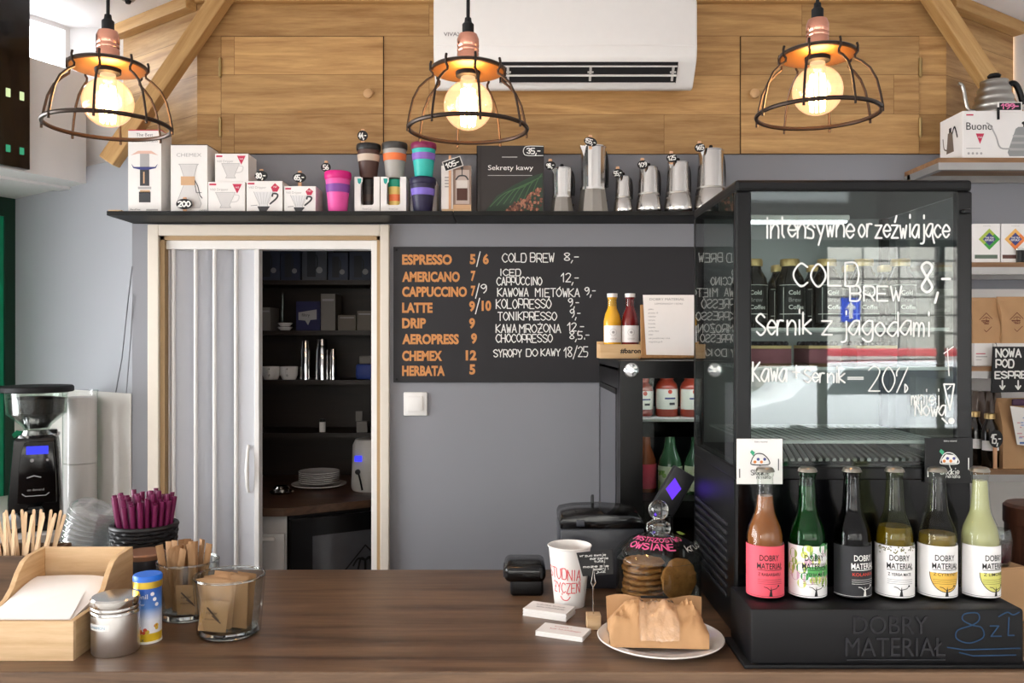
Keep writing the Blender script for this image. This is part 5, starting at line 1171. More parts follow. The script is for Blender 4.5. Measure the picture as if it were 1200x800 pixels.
# cards stuck to the fridge
def sticker(label, px0, px1, py0, py1, bg, fg, name):
    s = thing(name, label, 'card', (X((px0+px1)/2, 1.572), 1.572, Z(py1, 1.572)))
    w = X(px1, 1.572)-X(px0, 1.572); h = (py1-py0)/F*1.572
    mb = MB(); mb.span((-w/2, 0, 0), (w/2, .002, h)); mb.build('card', bg, s, smooth=False)
    mb = MB(); f = flat(front(0, 0, 0))
    mb.poly([(-.014, h*.52), (-.012, h*.44), (.014, h*.44), (.016, h*.52), (.009, h*.62), (-.006, h*.64)], f, 1); mb.line(smooth_line([(-.016, h*.5), (-.008, h*.66), (.006, h*.66), (.017, h*.52), (.015, h*.43), (-.013, h*.43), (-.016, h*.5)]), .0016, f, 0, w=.0009)
    for k in range(4): mb.disc(-.009+.006*k, h*(.55 if k % 2 else .49), .0028, f, 2+(k % 2), w=.0010)
    mb.poly([(-.018, h*.70), (-.012, h*.62), (-.009, h*.70), (-.015, h*.76)], f, 4, w=.0009)
    mb.line([(0, h*.43), (.002, h*.34)], .0012, f, 0); mb.hand('Slodkie', -.016, h*.20, .034, .010, .0011, f, 0); mb.hand('na lato', -.006, h*.12, .026, .006, .0009, f, 0)
    mb.text('dobry material', -.01, h*.92, .003, f, 0); mb.rect(-w*.45, h*.14, -w*.43, h*.34, f, 0); mb.rect(w*.40, h*.30, w*.42, h*.56, f, 0)
    mb.build('card_print', [fg, PAPER, mt('dot_orange', '#e0873e', .6), mt('dot_blue', '#4a4f8a', .6), mt('leaf_mint', '#3fa57a', .6)], s, smooth=False)
sticker('white card with dessert drawing stuck low on the display fridge', 863.5, 917, 514, 567, PAPER, INK, 'promo_card')
sticker('black card with dessert drawing stuck low on the display fridge', 1084, 1140, 513, 566, TAGB, CHALK, 'promo_card')

# ------------------------------------------------------------------ bottle stand and six lemonades
SX0, SX1, SY0, SY1 = .402, .862, 1.436, 1.572; SHt = .100
t = thing('bottle_stand', 'black plastic bottle stand with embossed lettering in front of the fridge', 'bottle stand', ((SX0+SX1)/2, 1.505, CT))
w = SX1-SX0
STB = mt('stand_black', '#0b0b0e', .45, var=.06, bump=.02, spec=.3)
mb = MB(); mb.span((-w/2, SY0-1.505, .006), (w/2, SY1-1.505, SHt), bev=.005); mb.build('body', STB, t)
mb = MB(); mb.span((-w/2-.012, SY0-1.505-.004, 0), (w/2+.01, SY1-1.505, .007), bev=.002); mb.build('flange', BLACKM, t)
mb = MB(); f = flat(front(0, SY0-1.505, 0)); fe = front(0, SY0-1.505, 0)
def emb(s, xa, xb, yt, yb_):
    hh = (yb_-yt)/F*SY0; V, Fc = text_mesh(s, 0.); u0 = X(xa, SY0)-t.location.x; x0_ = min(p[0] for p in V); k = (X(xb, SY0)-X(xa, SY0))/(max(p[0] for p in V)-x0_); ky = hh/.727
    v0 = Z(yb_, SY0)-CT
    # raised letters: outline edges become little walls
    ed = {}
    for fc in Fc:
        for i in range(len(fc)):
            a, b = fc[i], fc[(i+1) % len(fc)]; ed[(a, b)] = 1
    top_ = [fe @ Vector((u0+(x-x0_)*k, v0+y*ky, .0022)) for x, y in V]; bot = [fe @ Vector((u0+(x-x0_)*k, v0+y*ky, -.001)) for x, y in V]; n = len(V)
    fs = list(Fc)+[(a, b, b+n, a+n) for (a, b) in ed if (b, a) not in ed]
    mb.add(top_+bot, fs)
emb('DOBRY', 999, 1087, 720, 742); emb('MATERIAŁ', 990, 1107, 745, 768)
mb.span((X(992, SY0)-t.location.x, SY0-1.505-.002, Z(773, SY0)-CT), (X(1107, SY0)-t.location.x, SY0-1.505+.001, Z(771.5, SY0)-CT))
mb.build('embossed_lettering', mt('stand_highlit_emboss', '#15151b', .25), t, smooth=False)  # letters lighter than the body, their highlights put into the colour
mb = MB(); ch = lambda a, b: (X(a, SY0)-t.location.x, Z(b, SY0)-CT)
def cl(p, wd=.0022): mb.line([ch(*q) for q in p], wd, f)
cl(smooth_line([(1139, 732), (1128, 726), (1130, 719), (1145, 718), (1147, 726), (1139, 732), (1122, 738), (1121, 748), (1136, 753), (1152, 746), (1150, 735), (1139, 732)]))
cl([(1160, 733), (1170, 733), (1161, 745), (1173, 745)]); cl([(1182, 723), (1181, 744), (1188, 744)]); cl(smooth_line([(1170, 722), (1180, 717), (1187, 720), (1194, 717)]))
cl([(1110, 758), (1130, 761), (1195, 759)], .002); cl([(1124, 764), (1140, 768), (1190, 767)], .002)
mb.build('blue_chalk_lettering', mt('blue_chalk', '#193a58', .8, var=.2), t, smooth=False)

BP = [(0, .004), (.020, .003), (.027, 0), (.0305, .003), (.032, .010), (.032, .104), (.0312, .112), (.0285, .124), (.0235, .136), (.0192, .147), (.0168, .160), (.0152, .180), (.0138, .204), (.0134, .212), (.0148, .2135), (.0148, .219), (.0134, .2205), (.0132, .226), (.0105, .226)]
def pr(z):      # outer radius at height z
    for (r0, z0), (r1, z1_) in zip(BP[3:], BP[4:]):
        if z0 <= z <= z1_: return r0+(r1-r0)*(z-z0)/max(1e-9, z1_-z0)
    return .03
CAPM = mt('crown_cap', '#8e897f', .3, .9, var=.05)
TOPZ = CT+SHt
def lemonade(label, x, glassm, liq, level, lab, ink, flavour, rz, art):
    b = thing('lemonade_bottle', label, 'bottle', (x, 1.509, TOPZ), rz, 'lemonade bottles on the black stand')
    mb = MB(); mb.lathe(BP, n=40); mb.build('glass_body', glassm, b)
    q = [(0, .006)]+[(r-.0022, z if i else .006) for i, (r, z) in enumerate(BP[2:13]) if z < level]
    q = [(0, .006), (.026, .006), (.0295, .012)]+[(r-.0022, z) for r, z in BP[5:14] if z < level]+[(pr(level)-.0022, level), (0, level)]
    mb = MB(); mb.lathe(q, n=36); mb.build('drink', liq, b)
    n = 42; mb = MB()
    vs, fs = [], []
    for zz, rr, amp in ((.2205, .0162, 1), (.2225, .0158, .6), (.226, .0146, 0), (.228, .012, 0)):
        for k in range(n): vs.append(((rr+amp*.0006*(k % 2))*math.cos(2*PI*k/n), (rr+amp*.0006*(k % 2))*math.sin(2*PI*k/n), zz))
    for j in range(3):
        for k in range(n): fs.append((j*n+k, j*n+(k+1) % n, (j+1)*n+(k+1) % n, (j+1)*n+k))
    fs.append(tuple(3*n+k for k in range(n))); mb.add(vs, fs); mb.build('crown_cap', CAPM, b, ang=20)
    cf = cyl(.0325); mb = MB()
    mb.rect(-.060, .006, .060, .095, cf, 0, 28, w=0)
    if art == 'grid':
        random.seed(6)
        for k in range(40): mb.disc(random.uniform(-.05, .05), random.uniform(.03, .092), random.uniform(.004, .010), cf, 2+k % 4, w=.0001+k*2e-6)
        mb.rect(-.014, .042, .06, .060, cf, 6, 12, w=.00025)
    if art == 'circle':
        pts = [(.0+.027*math.cos(PI+PI*k/24), .049+.033*math.sin(PI+PI*k/24)) for k in range(25)]
        for k in range(24): mb.add([cf(pts[k][0], pts[k][1], .00015), cf(pts[k+1][0], pts[k+1][1], .00015), cf(pts[k+1][0], .049, .00015), cf(pts[k][0], .049, .00015)], [(0, 1, 2, 3)], 2)
        mb.line(pts, .0012, cf, 1, w=.0003)
    if art == 'dots':
        random.seed(12)
        for k in range(70): u = random.uniform(-.04, .045); mb.disc(u, .094-abs(random.gauss(0, .006)), .0014, cf, 2+k % 2, w=.0001+k*2e-6, n=8)
    mb.text('DOBRY', -.0185, .070, .0105, cf, 1, width=.034, bold=.012, w=.0005); mb.text('MATERIAŁ', -.023, .056, .0105, cf, 1, width=.046, bold=.012, w=.0005)
    mb.rect(-.023, .0535, .023, .0545, cf, 1, 10, w=.0005)
    mb.text(flavour, -.021, .044, .0055, cf, 7, width=.040, bold=.01, w=.0005)
    for v in (.037, .0335, .030): mb.rect(-.022, v, .022, v+.0005, cf, 1, 10, w=.0005)
    mb.poly([(-.0025, .009), (.0035, .009), (.0022, .018), (.0012, .026), (-.0006, .018)], cf, 1, w=.0005)
    mb.line([(.000, .019), (-.006, .024), (-.011, .025)], .0012, cf, 1, w=.0006); mb.line([(.001, .02), (.010, .022), (.014, .026)], .0012, cf, 1, w=.0006); mb.disc(.0145, .0265, .0018, cf, 1, w=.0006)
    mb.rect(-.058, .0085, .058, .0091, cf, 1, 26, w=.0005)
    mb.build('label', lab+[ink] if False else [lab[0], ink]+lab[1:], b, ang=50)
    return b
L_ = lambda n, h, v=.03: mt('label_'+n, h, .55, var=v)
lw = L_('white', '#e9e7e6'); gra = [mt('label_green_a', '#8fae4f', .6), mt('label_green_b', '#c9cf6a', .6), mt('label_green_c', '#3f8a4a', .6), mt('label_pink_a', '#c9a3b4', .6), mt('label_leaf', '#55a85a', .6)]
LQ = lambda n, h, tr=0., r=.25: mt('drink_'+n, h, r, var=.05, trans=tr, ior=1.33)
gclear = glass('bottle_glass_clear', '#f3f6f3', 1.36, .02)
ggreen = glass('bottle_glass_green', '#6fbf8a', 1.36, .02)
gbrown = glass('bottle_glass_smoke', '#8f8f94', 1.36, .02)
gy_ = glass('bottle_glass_olive', '#dfe6c2', 1.36, .02)
dk = mt('label_black_face', '#232327', .6)
R7 = lambda m: m
lemonade('lemonade bottle with coral pink label, amber rhubarb drink', .4475, gclear, LQ('rhubarb', '#7f4a22'), .178, [L_('coral', '#e04f60')]+[lw]*5+[INK], INK, 'Z RABARBARU', .0, '')
lemonade('green glass lemonade bottle with green painted label', .5225, ggreen, LQ('green', '#2c6a44', .5, .1), .196, [lw]+gra+[INK], INK, 'Z YERBA MATE', .10, 'grid')
lemonade('dark cola lemonade bottle with black label', .601, gbrown, LQ('cola', '#0d0706', 0, .1), .198, [dk]+[lw]*5+[mt('label_red_ink', '#c9402e', .6)], CHALK, 'KOLANKA', .30, '')
lemonade('yerba mate bottle with white speckled label and golden drink', .6765, gy_, LQ('yerba', '#b08a24', .6, .05), .125, [lw, mt('speck_olive', '#6a6438', .6), mt('speck_grey', '#8f8f86', .6)]+[lw]*3+[INK], INK, 'Z YERBA MATE', -.10, 'dots')
lemonade('clear lemonade bottle with yellow half circle label', .752, gclear, LQ('lemon', '#cfae4a', .7, .05), .112, [lw, mt('half_yellow', '#e2b44c', .6, var=.1)]+[lw]*4+[INK], INK, 'Z CYTRYNY', .0, 'circle')
lemonade('cloudy pale green lime lemonade bottle with white label', .8275, gclear, LQ('lime', '#aeac80'), .205, [lw, mt('half_lime', '#d3cf70', .6, var=.1)]+[lw]*4+[INK], INK, 'Z LIMONKI', .32, 'circle')

# ------------------------------------------------------------------ tall black fridge behind the counter
BX0, BX1, BY0, BY1, BZ = .279, .80, 2.20, 2.73, EYE-.05
t = thing('tall_fridge', 'tall black bottle fridge standing on the floor behind the counter', 'fridge', ((BX0+BX1)/2, 2.46, 0))
hw = (BX1-BX0)/2; ya, yb = BY0-2.46, BY1-2.46
mb = MB(); mb.span((-hw, ya+.04, 0), (-hw+.03, yb, BZ-.02)); mb.span((hw-.03, ya+.04, 0), (hw, yb, BZ-.02)); mb.span((-hw+.03, yb-.03, 0), (hw-.03, yb, BZ-.02)); mb.span((-hw+.03, ya+.04, 0), (hw-.03, yb-.03, .12)); mb.build('cabinet', FB, t, smooth=False)
mb = MB(); mb.span((-hw, ya+.04, BZ-.03), (hw, yb, BZ), bev=.003); mb.build('top_panel', BLACKM, t, smooth=False)
mb = MB(); mb.span((-hw-.002, ya+.09, .45), (-hw+.001, yb-.06, BZ-.09)); mb.build('side_glass', mt('side_smoke_glass', '#3c3e43', .12, coat=.5), t, smooth=False)
mb = MB(); mb.span((-hw-.004, ya+.075, .42), (-hw, yb-.045, .45)); mb.span((-hw-.004, ya+.075, BZ-.09), (-hw, yb-.045, BZ-.075)); mb.build('side_trim', BLACKM, t, smooth=False)
d = MB(); d.span((-hw, ya, .1), (-hw+.058, ya+.036, BZ)); d.span((hw-.058, ya, .1), (hw, ya+.036, BZ)); d.span((-hw+.058, ya, .1), (hw-.058, ya+.036, .2)); d.span((-hw+.058, ya, BZ-.045), (hw-.058, ya+.036, BZ)); dr = d.build('door', FB, t, smooth=False)
mb = MB(); mb.span((-hw+.058, ya+.012, .2), (hw-.058, ya+.018, BZ-.045)); mb.build('door_glass', glass('tall_fridge_glass', '#eef2f0', 1.45), dr, smooth=False)
mb = MB(); mb.lathe([(0, 0), (.019, 0), (.019, .006), (.016, .009), (.006, .010), (.006, .008), (0, .008)], M=Matrix.Translation((-hw+.028, ya, BZ-.024)) @ Matrix.Rotation(PI/2, 4, 'X')); mb.build('lock', CHROME, dr)
for k, zz in enumerate((EYE-.205, EYE-.42)):
    mb = MB(); mb.span((-hw+.032, ya+.06, zz-.012), (hw-.032, yb-.04, zz)); mb.span((-hw+.032, ya+.05, zz-.045), (hw-.032, ya+.06, zz)); mb.build('shelf', mt('shelf_lit_white', '#d9dbda', .4) if k == 0 else BLACKM, t, smooth=False)
    if k == 0: mb = MB(); mb.span((-hw+.06, ya+.061, zz-.020), (hw-.06, ya+.069, zz-.0125)); mb.build('lamp_tube', emit('cool_led_b', '#f4f8ff', 9), t, smooth=False)  # added LED strip, hidden by the shelf front, brightens the lower bottles
    if k == 0: mb = MB(); mb.span((-hw+.05, ya+.045, zz-.046), (hw-.04, ya+.0495, zz-.006)); mb.build('shelf_front', BLACKG, t, smooth=False)
mb = MB(); mb.span((-hw+.05, ya+.05, BZ-.041), (hw-.05, ya+.075, BZ-.033)); l_ = mb.build('lamp_housing', WPLAST, t, smooth=False)
mb = MB(); mb.span((-hw+.05, ya+.055, BZ-.045), (hw-.05, ya+.07, BZ-.041)); mb.build('lamp_tube', emit('cool_led_b', '#f4f8ff', 9), l_, smooth=False)
JUICE = mt('tomato_juice', '#a03a26', .3, var=.1, coat=.4); JLAB = mt('juice_label', '#e6e3d6', .6)
def juice(label, x, y, z, s=1., h=.13):
    b = thing('juice_bottle', label, 'bottle', (x, y, z), 0, 'red juice bottles on the upper fridge shelf')
    mb = MB(); mb.lathe([(0, 0), (.027, 0), (.03, .004), (.03, h*.68), (.027, h*.78), (.017, h*.88), (.016, h*.9), (0, h*.9)], n=28); mb.build('bottle_body', JUICE, b)
    mb = MB(); mb.lathe([(0, h*.89), (.019, h*.89), (.019, h*.99), (.017, h), (0, h)], n=24); mb.build('cap', mt('red_cap', '#b5452f', .4), b)
    mb = MB(); cf = cyl(.0302); mb.rect(-.04, h*.18, .04, h*.66, cf, 0, 14, w=.0003); mb.disc(.004, h*.60, .006, cf, 1, w=.0008); mb.rect(-.01, h*.42, .02, h*.46, cf, 2, 4, w=.0008); mb.rect(.002, h*.28, .018, h*.34, cf, 3, 4, w=.0008); mb.build('label', [JLAB, mt('tomato_dot', '#c8432e', .6), NAVYP, DARKP], b, ang=50)
    return b
js = [('outermost red juice bottle by the fridge lock', .360, 2.36), ('second red juice bottle from the fridge lock', .425, 2.345), ('third red juice bottle from the fridge lock', .490, 2.335), ('red juice bottle half behind the display fridge', .555, 2.35)]
for lb, x, y in js: juice(lb, x, y, EYE-.205+.0004, h=.104 if y > 2.35 else .114)
GRN = glass('soda_green_glass', '#7fae86', 1.5, .02)
def soda(label, x, y):
    b = thing('green_soda_bottle', label, 'bottle', (x, y, EYE-.42+.0004), 0, 'green bottles on the lower fridge shelf')
    mb = MB(); mb.lathe([(0, 0), (.03, 0), (.033, .005), (.033, .085), (.028, .1), (.017, .125), (.014, .15), (.0135, .158), (0, .158)], n=28); mb.build('bottle_body', mt('soda_green', '#35553a', .12, var=.1, coat=.5), b)
    mb = MB(); mb.lathe([(0, .157), (.0145, .157), (.0145, .166), (0, .167)], n=24); mb.build('cap', mt('soda_cap', '#6a6a55', .3, .6), b)
    mb = MB(); cf = cyl(.0334); mb.rect(-.05, .01, .05, .078, cf, 0, 16, w=.0001); random.seed(int(x*1000))
    for k in range(34): mb.disc(random.uniform(-.046, .046), random.uniform(.014, .066), random.uniform(.004, .009), cf, 1+k % 3, w=.0003+k*2e-6)
    mb.rect(-.05, .066, .05, .072, cf, 0, 12, w=.0006); mb.build('label', [mt('soda_label', '#cdd2b4', .6), mt('meadow_a', '#5d8a3c', .6), mt('meadow_b', '#8fae5a', .6), mt('meadow_c', '#b9c7a0', .6)], b, ang=50)
soda('green soda bottle nearest the fridge lock, meadow label', .437, 2.36); soda('second green soda bottle with meadow label', .510, 2.36); soda('green soda bottle half behind the display fridge', .583, 2.37)
b = thing('coral_bottle', 'bottle with coral pink label at the edge of lower fridge shelf', 'bottle', (.375, 2.40, EYE-.42+.0004))
mb = MB(); mb.lathe([(0, 0), (.029, 0), (.03, .005), (.03, .09), (.016, .125), (.0135, .158), (0, .158)], n=28); mb.build('bottle_body', mt('amber_drink', '#8a4a2c', .15, coat=.5), b)
mb = MB(); cf = cyl(.0304); mb.rect(-.05, .01, .05, .078, cf, 0, 16); mb.build('label', L_('coral', '#f2596a'), b, ang=50)
mb = MB(); mb.lathe([(0, .157), (.0145, .157), (.0145, .166), (0, .167)], n=24); mb.build('cap', CAPM, b)
# crate, bottles and clipboard on top
CYc = 2.50
t = thing('wooden_crate', 'small pale wooden crate with black lettering on the tall fridge', 'crate', (X(729, CYc)+.004, CYc+.06, BZ))
cw, cd, chh = .135, .10, .05
for a, b in (((-cw/2, -cd/2, 0), (cw/2, -cd/2+.008, chh-.008)), ((-cw/2, cd/2-.008, 0), (cw/2, cd/2, chh)), ((-cw/2, -cd/2+.008, 0), (-cw/2+.008, cd/2-.008, chh-.008)), ((cw/2-.008, -cd/2+.008, 0), (cw/2, cd/2-.008, chh-.008))):
    mb = MB(); mb.span(a, b, bev=.001); mb.build('side_board', wood('crate_pine', '#c3996a', '#dcbd90', 'X', 1.2, .55), t, smooth=False)
mb = MB(); mb.span((-cw/2+.008, -cd/2+.008, 0), (cw/2-.008, cd/2-.008, .005)); mb.build('base_board', MATS['crate_pine'], t, smooth=False)
mb = MB(); mb.text('#baronc', -.008, .016, .014, flat(front(0, -cd/2, 0)), bold=.03, width=.07); mb.build('lettering', INK, t, smooth=False)
def sirup(label, x, drink, lab):
    b = thing('syrup_bottle', label, 'bottle', (x, CYc+.06, BZ+.0055), 0, 'juice bottles in the wooden crate')
    mb = MB(); mb.lathe([(0, 0), (.024, 0), (.026, .004), (.026, .105), (.022, .125), (.0135, .145), (.0125, .170), (.014, .172), (.014, .178), (0, .178)], n=28); mb.build('bottle_body', drink, b)
    mb = MB(); mb.lathe([(0, .177), (.0155, .177), (.0155, .188), (0, .189)], n=24); mb.build('cap', WPLAST, b)
    mb = MB(); mb.lathe([(.0128, .150), (.0140, .150), (.0133, .171), (.0128, .171)], n=24); mb.build('neck_glass', glass('neck_clear', '#e9eeee', 1.5, .02), b)
    mb = MB(); cf = cyl(.0263); mb.rect(-.034, .042, .034, .092, cf, 0, 14, w=.0001); mb.line([(.01*math.cos(q*PI/8), .072+.010*math.sin(q*PI/8)) for q in range(17)], .0008, cf, 1, w=.0006); mb.text('SYROP', 0, .050, .005, cf, 1, align='C', w=.0006); mb.disc(0, .072, .004, cf, 1); mb.build('label', [lw, GREYP], b, ang=50)
sirup('yellow juice bottle standing in the wooden crate', X(717.5, 2.56), mt('yellow_juice', '#d9a21f', .2, coat=.4), 0)
sirup('dark red juice bottle standing in the wooden crate', .354, mt('dark_red_juice', '#6a1518', .2, coat=.4), 0)
t = thing('clipboard', 'leaning wooden board with white price list on the tall fridge', 'clipboard', (X(782, 2.46), 2.45, BZ)); t.rotation_euler = (-.10, .0, .0)
wv = lambda p: X(p, 2.46)-X(782, 2.46)
mb = MB(); mb.span((wv(751), .004, 0), (wv(820), .012, .158), bev=.002); mb.build('board', wood('board_brown', '#8a6238', '#b78a58', 'Z', 1., .5), t, smooth=False)
mb = MB(); mb.span((wv(748), -.03, 0), (wv(822), .004, .007), bev=.001); mb.build('ledge', MATS['board_brown'], t, smooth=False)
mb = MB(); f = flat(front(0, .0035, 0)); mb.poly([(wv(757), .012), (wv(822), .010), (wv(822), .186), (wv(754), .186)], f, 0, w=.0005)
mb.text('DOBRY MATERIAŁ', wv(762), .170, .007, f, 1, width=.1, w=.0009); mb.text('LEMONIADY I SOKI', wv(768), .158, .005, f, 1, width=.08, w=.0009)
for k in range(10): mb.text(['jabłko', 'gruszka 10', 'rabarbar', 'cytryna', 'limonka', 'kolanka', 'yerba mate', 'imbir', 'sok pomidorowy i inne', 'wszystkie po 8'][k], wv(760), .142-k*.0105, .0048, f, 1, w=.0009)
mb.build('price_list', [PAPER, GREYINK], t, smooth=False)

# ------------------------------------------------------------------ shelving on the far side of the fridge
UX0, UX1, UY0, UY1 = 1.42, 1.98, 2.84, 3.09
TZ = [Z(p, 2.84) for p in (184.5, 307, 429, 550)]
t = thing('shelf_unit', 'wall shelving of brown boards in grey steel frames beside display fridge', 'shelf', ((UX0+UX1)/2, 2.965, 0))
bw = UX1-UX0; BRW = wood('shelf_board', '#6a4a30', '#9a7450', 'X', 1., .5); GST = mt('galvanised_steel', '#a3a19e', .4, .6, var=.1, scale=20)
for zz in [q-.0006 for q in TZ]:
    mb = MB(); mb.span((-bw/2, -.125, zz-.016), (bw/2, .122, zz)); mb.build('board', BRW, t, smooth=False)
    mb = MB(); mb.span((-bw/2, -.125, zz-.040), (bw/2, -.105, zz-.016)); mb.span((-bw/2, .102, zz-.040), (bw/2, .122, zz-.016))
    for sx in (-bw/2, bw/2-.02): mb.span((sx, -.105, zz-.040), (sx+.02, .102, zz-.016))
    mb.build('steel_frame', GST, t, smooth=False)
for sx in (-bw/2, bw/2-.02):
    mb = MB(); mb.span((sx, .080, 0), (sx+.02, .102, TZ[0]-.016)); mb.build('post', GST, t, smooth=False)
# gooseneck kettle on its box
def d_kettle(mb, f, w, h):
    mb.rect(.012, h-.016, .036, h-.011, f, 3); mb.text('Buono', .012, h*.60, .026, f, 0, width=.088, bold=.0); mb.poly([(.044, h*.52), (.072, h*.52), (.058, h*.30)], f, 3); mb.text('V60', .058, h*.42, .007, f, 4, align='C', w=.001)
    k = [(w*.52, h*.04), (w*.86, h*.04), (w*.88, h*.12), (w*.79, h*.62), (w*.76, h*.66), (w*.62, h*.66), (w*.59, h*.62), (w*.50, h*.12)]; mb.poly(k, f, 2)
    for q in (.16, .30, .44): mb.rect(w*(.505+q*.12), h*q, w*(.875-q*.12), h*(q+.05), f, 1, w=.0008)
    mb.disc(w*.69, h*.74, .010, f, 0, ry=.006); mb.rect(w*.675, h*.66, w*.705, h*.74, f, 0)
    mb.line(smooth_line([(w*.54, h*.20), (w*.42, h*.22), (w*.37, h*.46), (w*.31, h*.68), (w*.27, h*.74)]), .005, f, 1); mb.line(smooth_line([(w*.78, h*.60), (w*.88, h*.70), (w*.96, h*.62), (w*1.0, h*.40)]), .008, f, 0)
    for q in range(4): mb.disc(.02+q*.014, h*.10, .004, f, 1)
    mb.rect(.012, h*.2, .06, h*.215, f, 1)
bY = 2.85; bx0 = X(1128, bY); bwid = .30; bh = .158
t = thing('kettle_box', 'wide white carton printed with kettle picture on the top shelf', 'box', (bx0+bwid/2, bY, TZ[0]))
mb = MB(); mb.span((-bwid/2, 0, 0), (bwid/2, .15, bh), bev=.0015); mb.build('carton', CARD, t, smooth=False)
mb = MB(); d_kettle(mb, flat(front(-bwid/2, 0, 0)), bwid, bh); mb.build('front_print', [INK, GREYP, mt('print_kettle_grey', '#8f9190', .5), REDP, CARD], t, smooth=False)
mb = MB(); fs_ = flat(Matrix.Translation((-bwid/2, .15, 0)) @ Matrix(((0, 0, -1, 0), (-1, 0, 0, 0), (0, 1, 0, 0), (0, 0, 0, 1))))
mb.poly([(.045, bh*.22), (.095, bh*.22), (.085, bh*.66), (.055, bh*.66)], fs_, 0); mb.line(smooth_line([(.05, bh*.3), (.03, bh*.36), (.022, bh*.58)]), .005, fs_, 0); mb.line(smooth_line([(.085, bh*.62), (.10, bh*.74), (.118, bh*.5)]), .007, fs_, 1); mb.rect(.062, bh*.66, .078, bh*.76, fs_, 1)
mb.build('side_print', [mt('print_kettle_brown', '#6f6258', .5), INK], t, smooth=False)
kx, ky, kz = X(1166, 2.93), 2.935, TZ[0]+bh
t = thing('gooseneck_kettle', 'brushed steel gooseneck kettle standing on its carton', 'kettle', (kx, ky, kz))
mb = MB(); pts_ = [(0, 0), (.070, 0), (.074, .004)]
for k in range(1, 25): q = k/24; pts_.append((.074-.030*q**1.15+.0022*math.sin(q*4*2*PI), .004+.112*q))
pts_ += [(0, .116)]; mb.lathe(pts_, n=44); mb.build('body', BRUSH, t)
mb = MB(); mb.lathe([(0, .115), (.043, .115), (.045, .118), (.044, .124), (.02, .129), (0, .130)], n=36); mb.build('lid', BRUSH, t)
mb = MB(); mb.lathe([(0, .128), (.006, .128), (.008, .136), (.02, .138), (.022, .143), (.016, .149), (0, .151)], n=28); mb.build('lid_knob', BLACKM, t)
mb = MB(); mb.tube([(x, 0, z) for x, z in smooth_line([(-.062, .022), (-.088, .026), (-.098, .055), (-.104, .09), (-.112, .112), (-.124, .116)])], .0065, n=12); mb.build('spout', BRUSH, t)
mb = MB(); mb.tube([(x, 0, z) for x, z in smooth_line([(.040, .104), (.062, .118), (.078, .108), (.092, .075), (.100, .045)])], .010, n=12); mb.build('handle', BLACK, t)
p = P(1183.5, 125.5, 2.845)
t = thing('price_tag', 'dark price sign with pink digits 199 on the kettle carton', 'price tag', (p.x, 2.846, TZ[0]+bh-.03), group='hand written price tags')
mb = MB(); mb.box((0, 0, p.z-t.location.z), (.082, .003, .034), bev=.001); mb.build('white_edge', CARD, t, smooth=False)
mb = MB(); mb.box((0, -.002, p.z-t.location.z+.002), (.072, .002, .024), bev=.001); mb.build('card', TAGB, t, smooth=False)
mb = MB(); mb.hand('199-', -.030, p.z-t.location.z-.006, .06, .016, .004, flat(front(0, -.003, 0))); mb.build('price_lettering', mt('pink_digits', '#e07aa5', .6), t, smooth=False)
mb = MB(); mb.span((-.042, -.002, 0), (-.034, .002, p.z-t.location.z), bev=.001); mb.build('clip_leg', BLACK, t, smooth=False)
# tea cartons
def tea(label, px0, px1, dc, bar):
    Y = 2.855; w = X(px1, Y)-X(px0, Y); h = Z(262, Y)-TZ[1]
    t = thing('tea_carton', label, 'box', (X((px0+px1)/2, Y), Y, TZ[1]), group='white cartons on the second shelf')
    mb = MB(); mb.span((-w/2, 0, 0), (w/2, .07, h), bev=.001); mb.build('carton', CARD, t, smooth=False)
    mb = MB(); f = flat(front(0, 0, 0)); cz = h*.60; cx_ = .008 if px0 < 1160 else 0
    mb.poly([(cx_, cz+.036), (cx_+.036, cz), (cx_, cz-.036), (cx_-.036, cz)], f, 0); mb.poly([(cx_, cz+.036), (cx_+.018, cz+.018), (cx_-.018, cz-.018), (cx_-.036, cz)], f, 3, w=.0007); mb.poly([(cx_, cz+.022), (cx_+.022, cz), (cx_, cz-.022), (cx_-.022, cz)], f, 1, w=.0009)
    mb.text('THE TEA', cx_, cz+.002, .006, f, 4, align='C', width=.03, w=.0012, bold=.02); mb.text('REPUBLIC', cx_, cz-.006, .006, f, 4, align='C', width=.03, w=.0012, bold=.02); mb.rect(-w*.46, h*.10, w*.40, h*.20, f, 2, 2); mb.text('herbata lisciasta', 0, h*.93, .003, f, 5, align='C')
    mb.build('front_print', [dc[0], NAVYP, bar, dc[1], CARD, GREYINK], t, smooth=False)
tea('white tea carton with green diamond on the second shelf', 1141, 1172, [mt('dia_green', '#3f9a3c', .6), mt('dia_lime', '#a3b84a', .6)], mt('bar_green', '#5f6f60', .6))
tea('white tea carton with orange diamond on the second shelf', 1173.5, 1206, [mt('dia_orange', '#dd7a3c', .6), mt('dia_yellow', '#e6b060', .6)], mt('bar_brown', '#5a3a34', .6))
t = thing('black_tin', 'round black tin at the end of the second shelf', 'tin', (X(1200, 2.83), 2.852, TZ[1]))
mb = MB(); mb.lathe([(0, 0), (.016, 0), (.016, .04), (0, .04)]); mb.v = [(x, y*.3-.004, z) for x, y, z in mb.v]; mb.build('body', BLACKG, t)
mb = MB(); mb.lathe([(0, .04), (.017, .04), (.017, .046), (0, .046)]); mb.v = [(x, y*.3-.004, z) for x, y, z in mb.v]; mb.build('lid', CHROME, t)
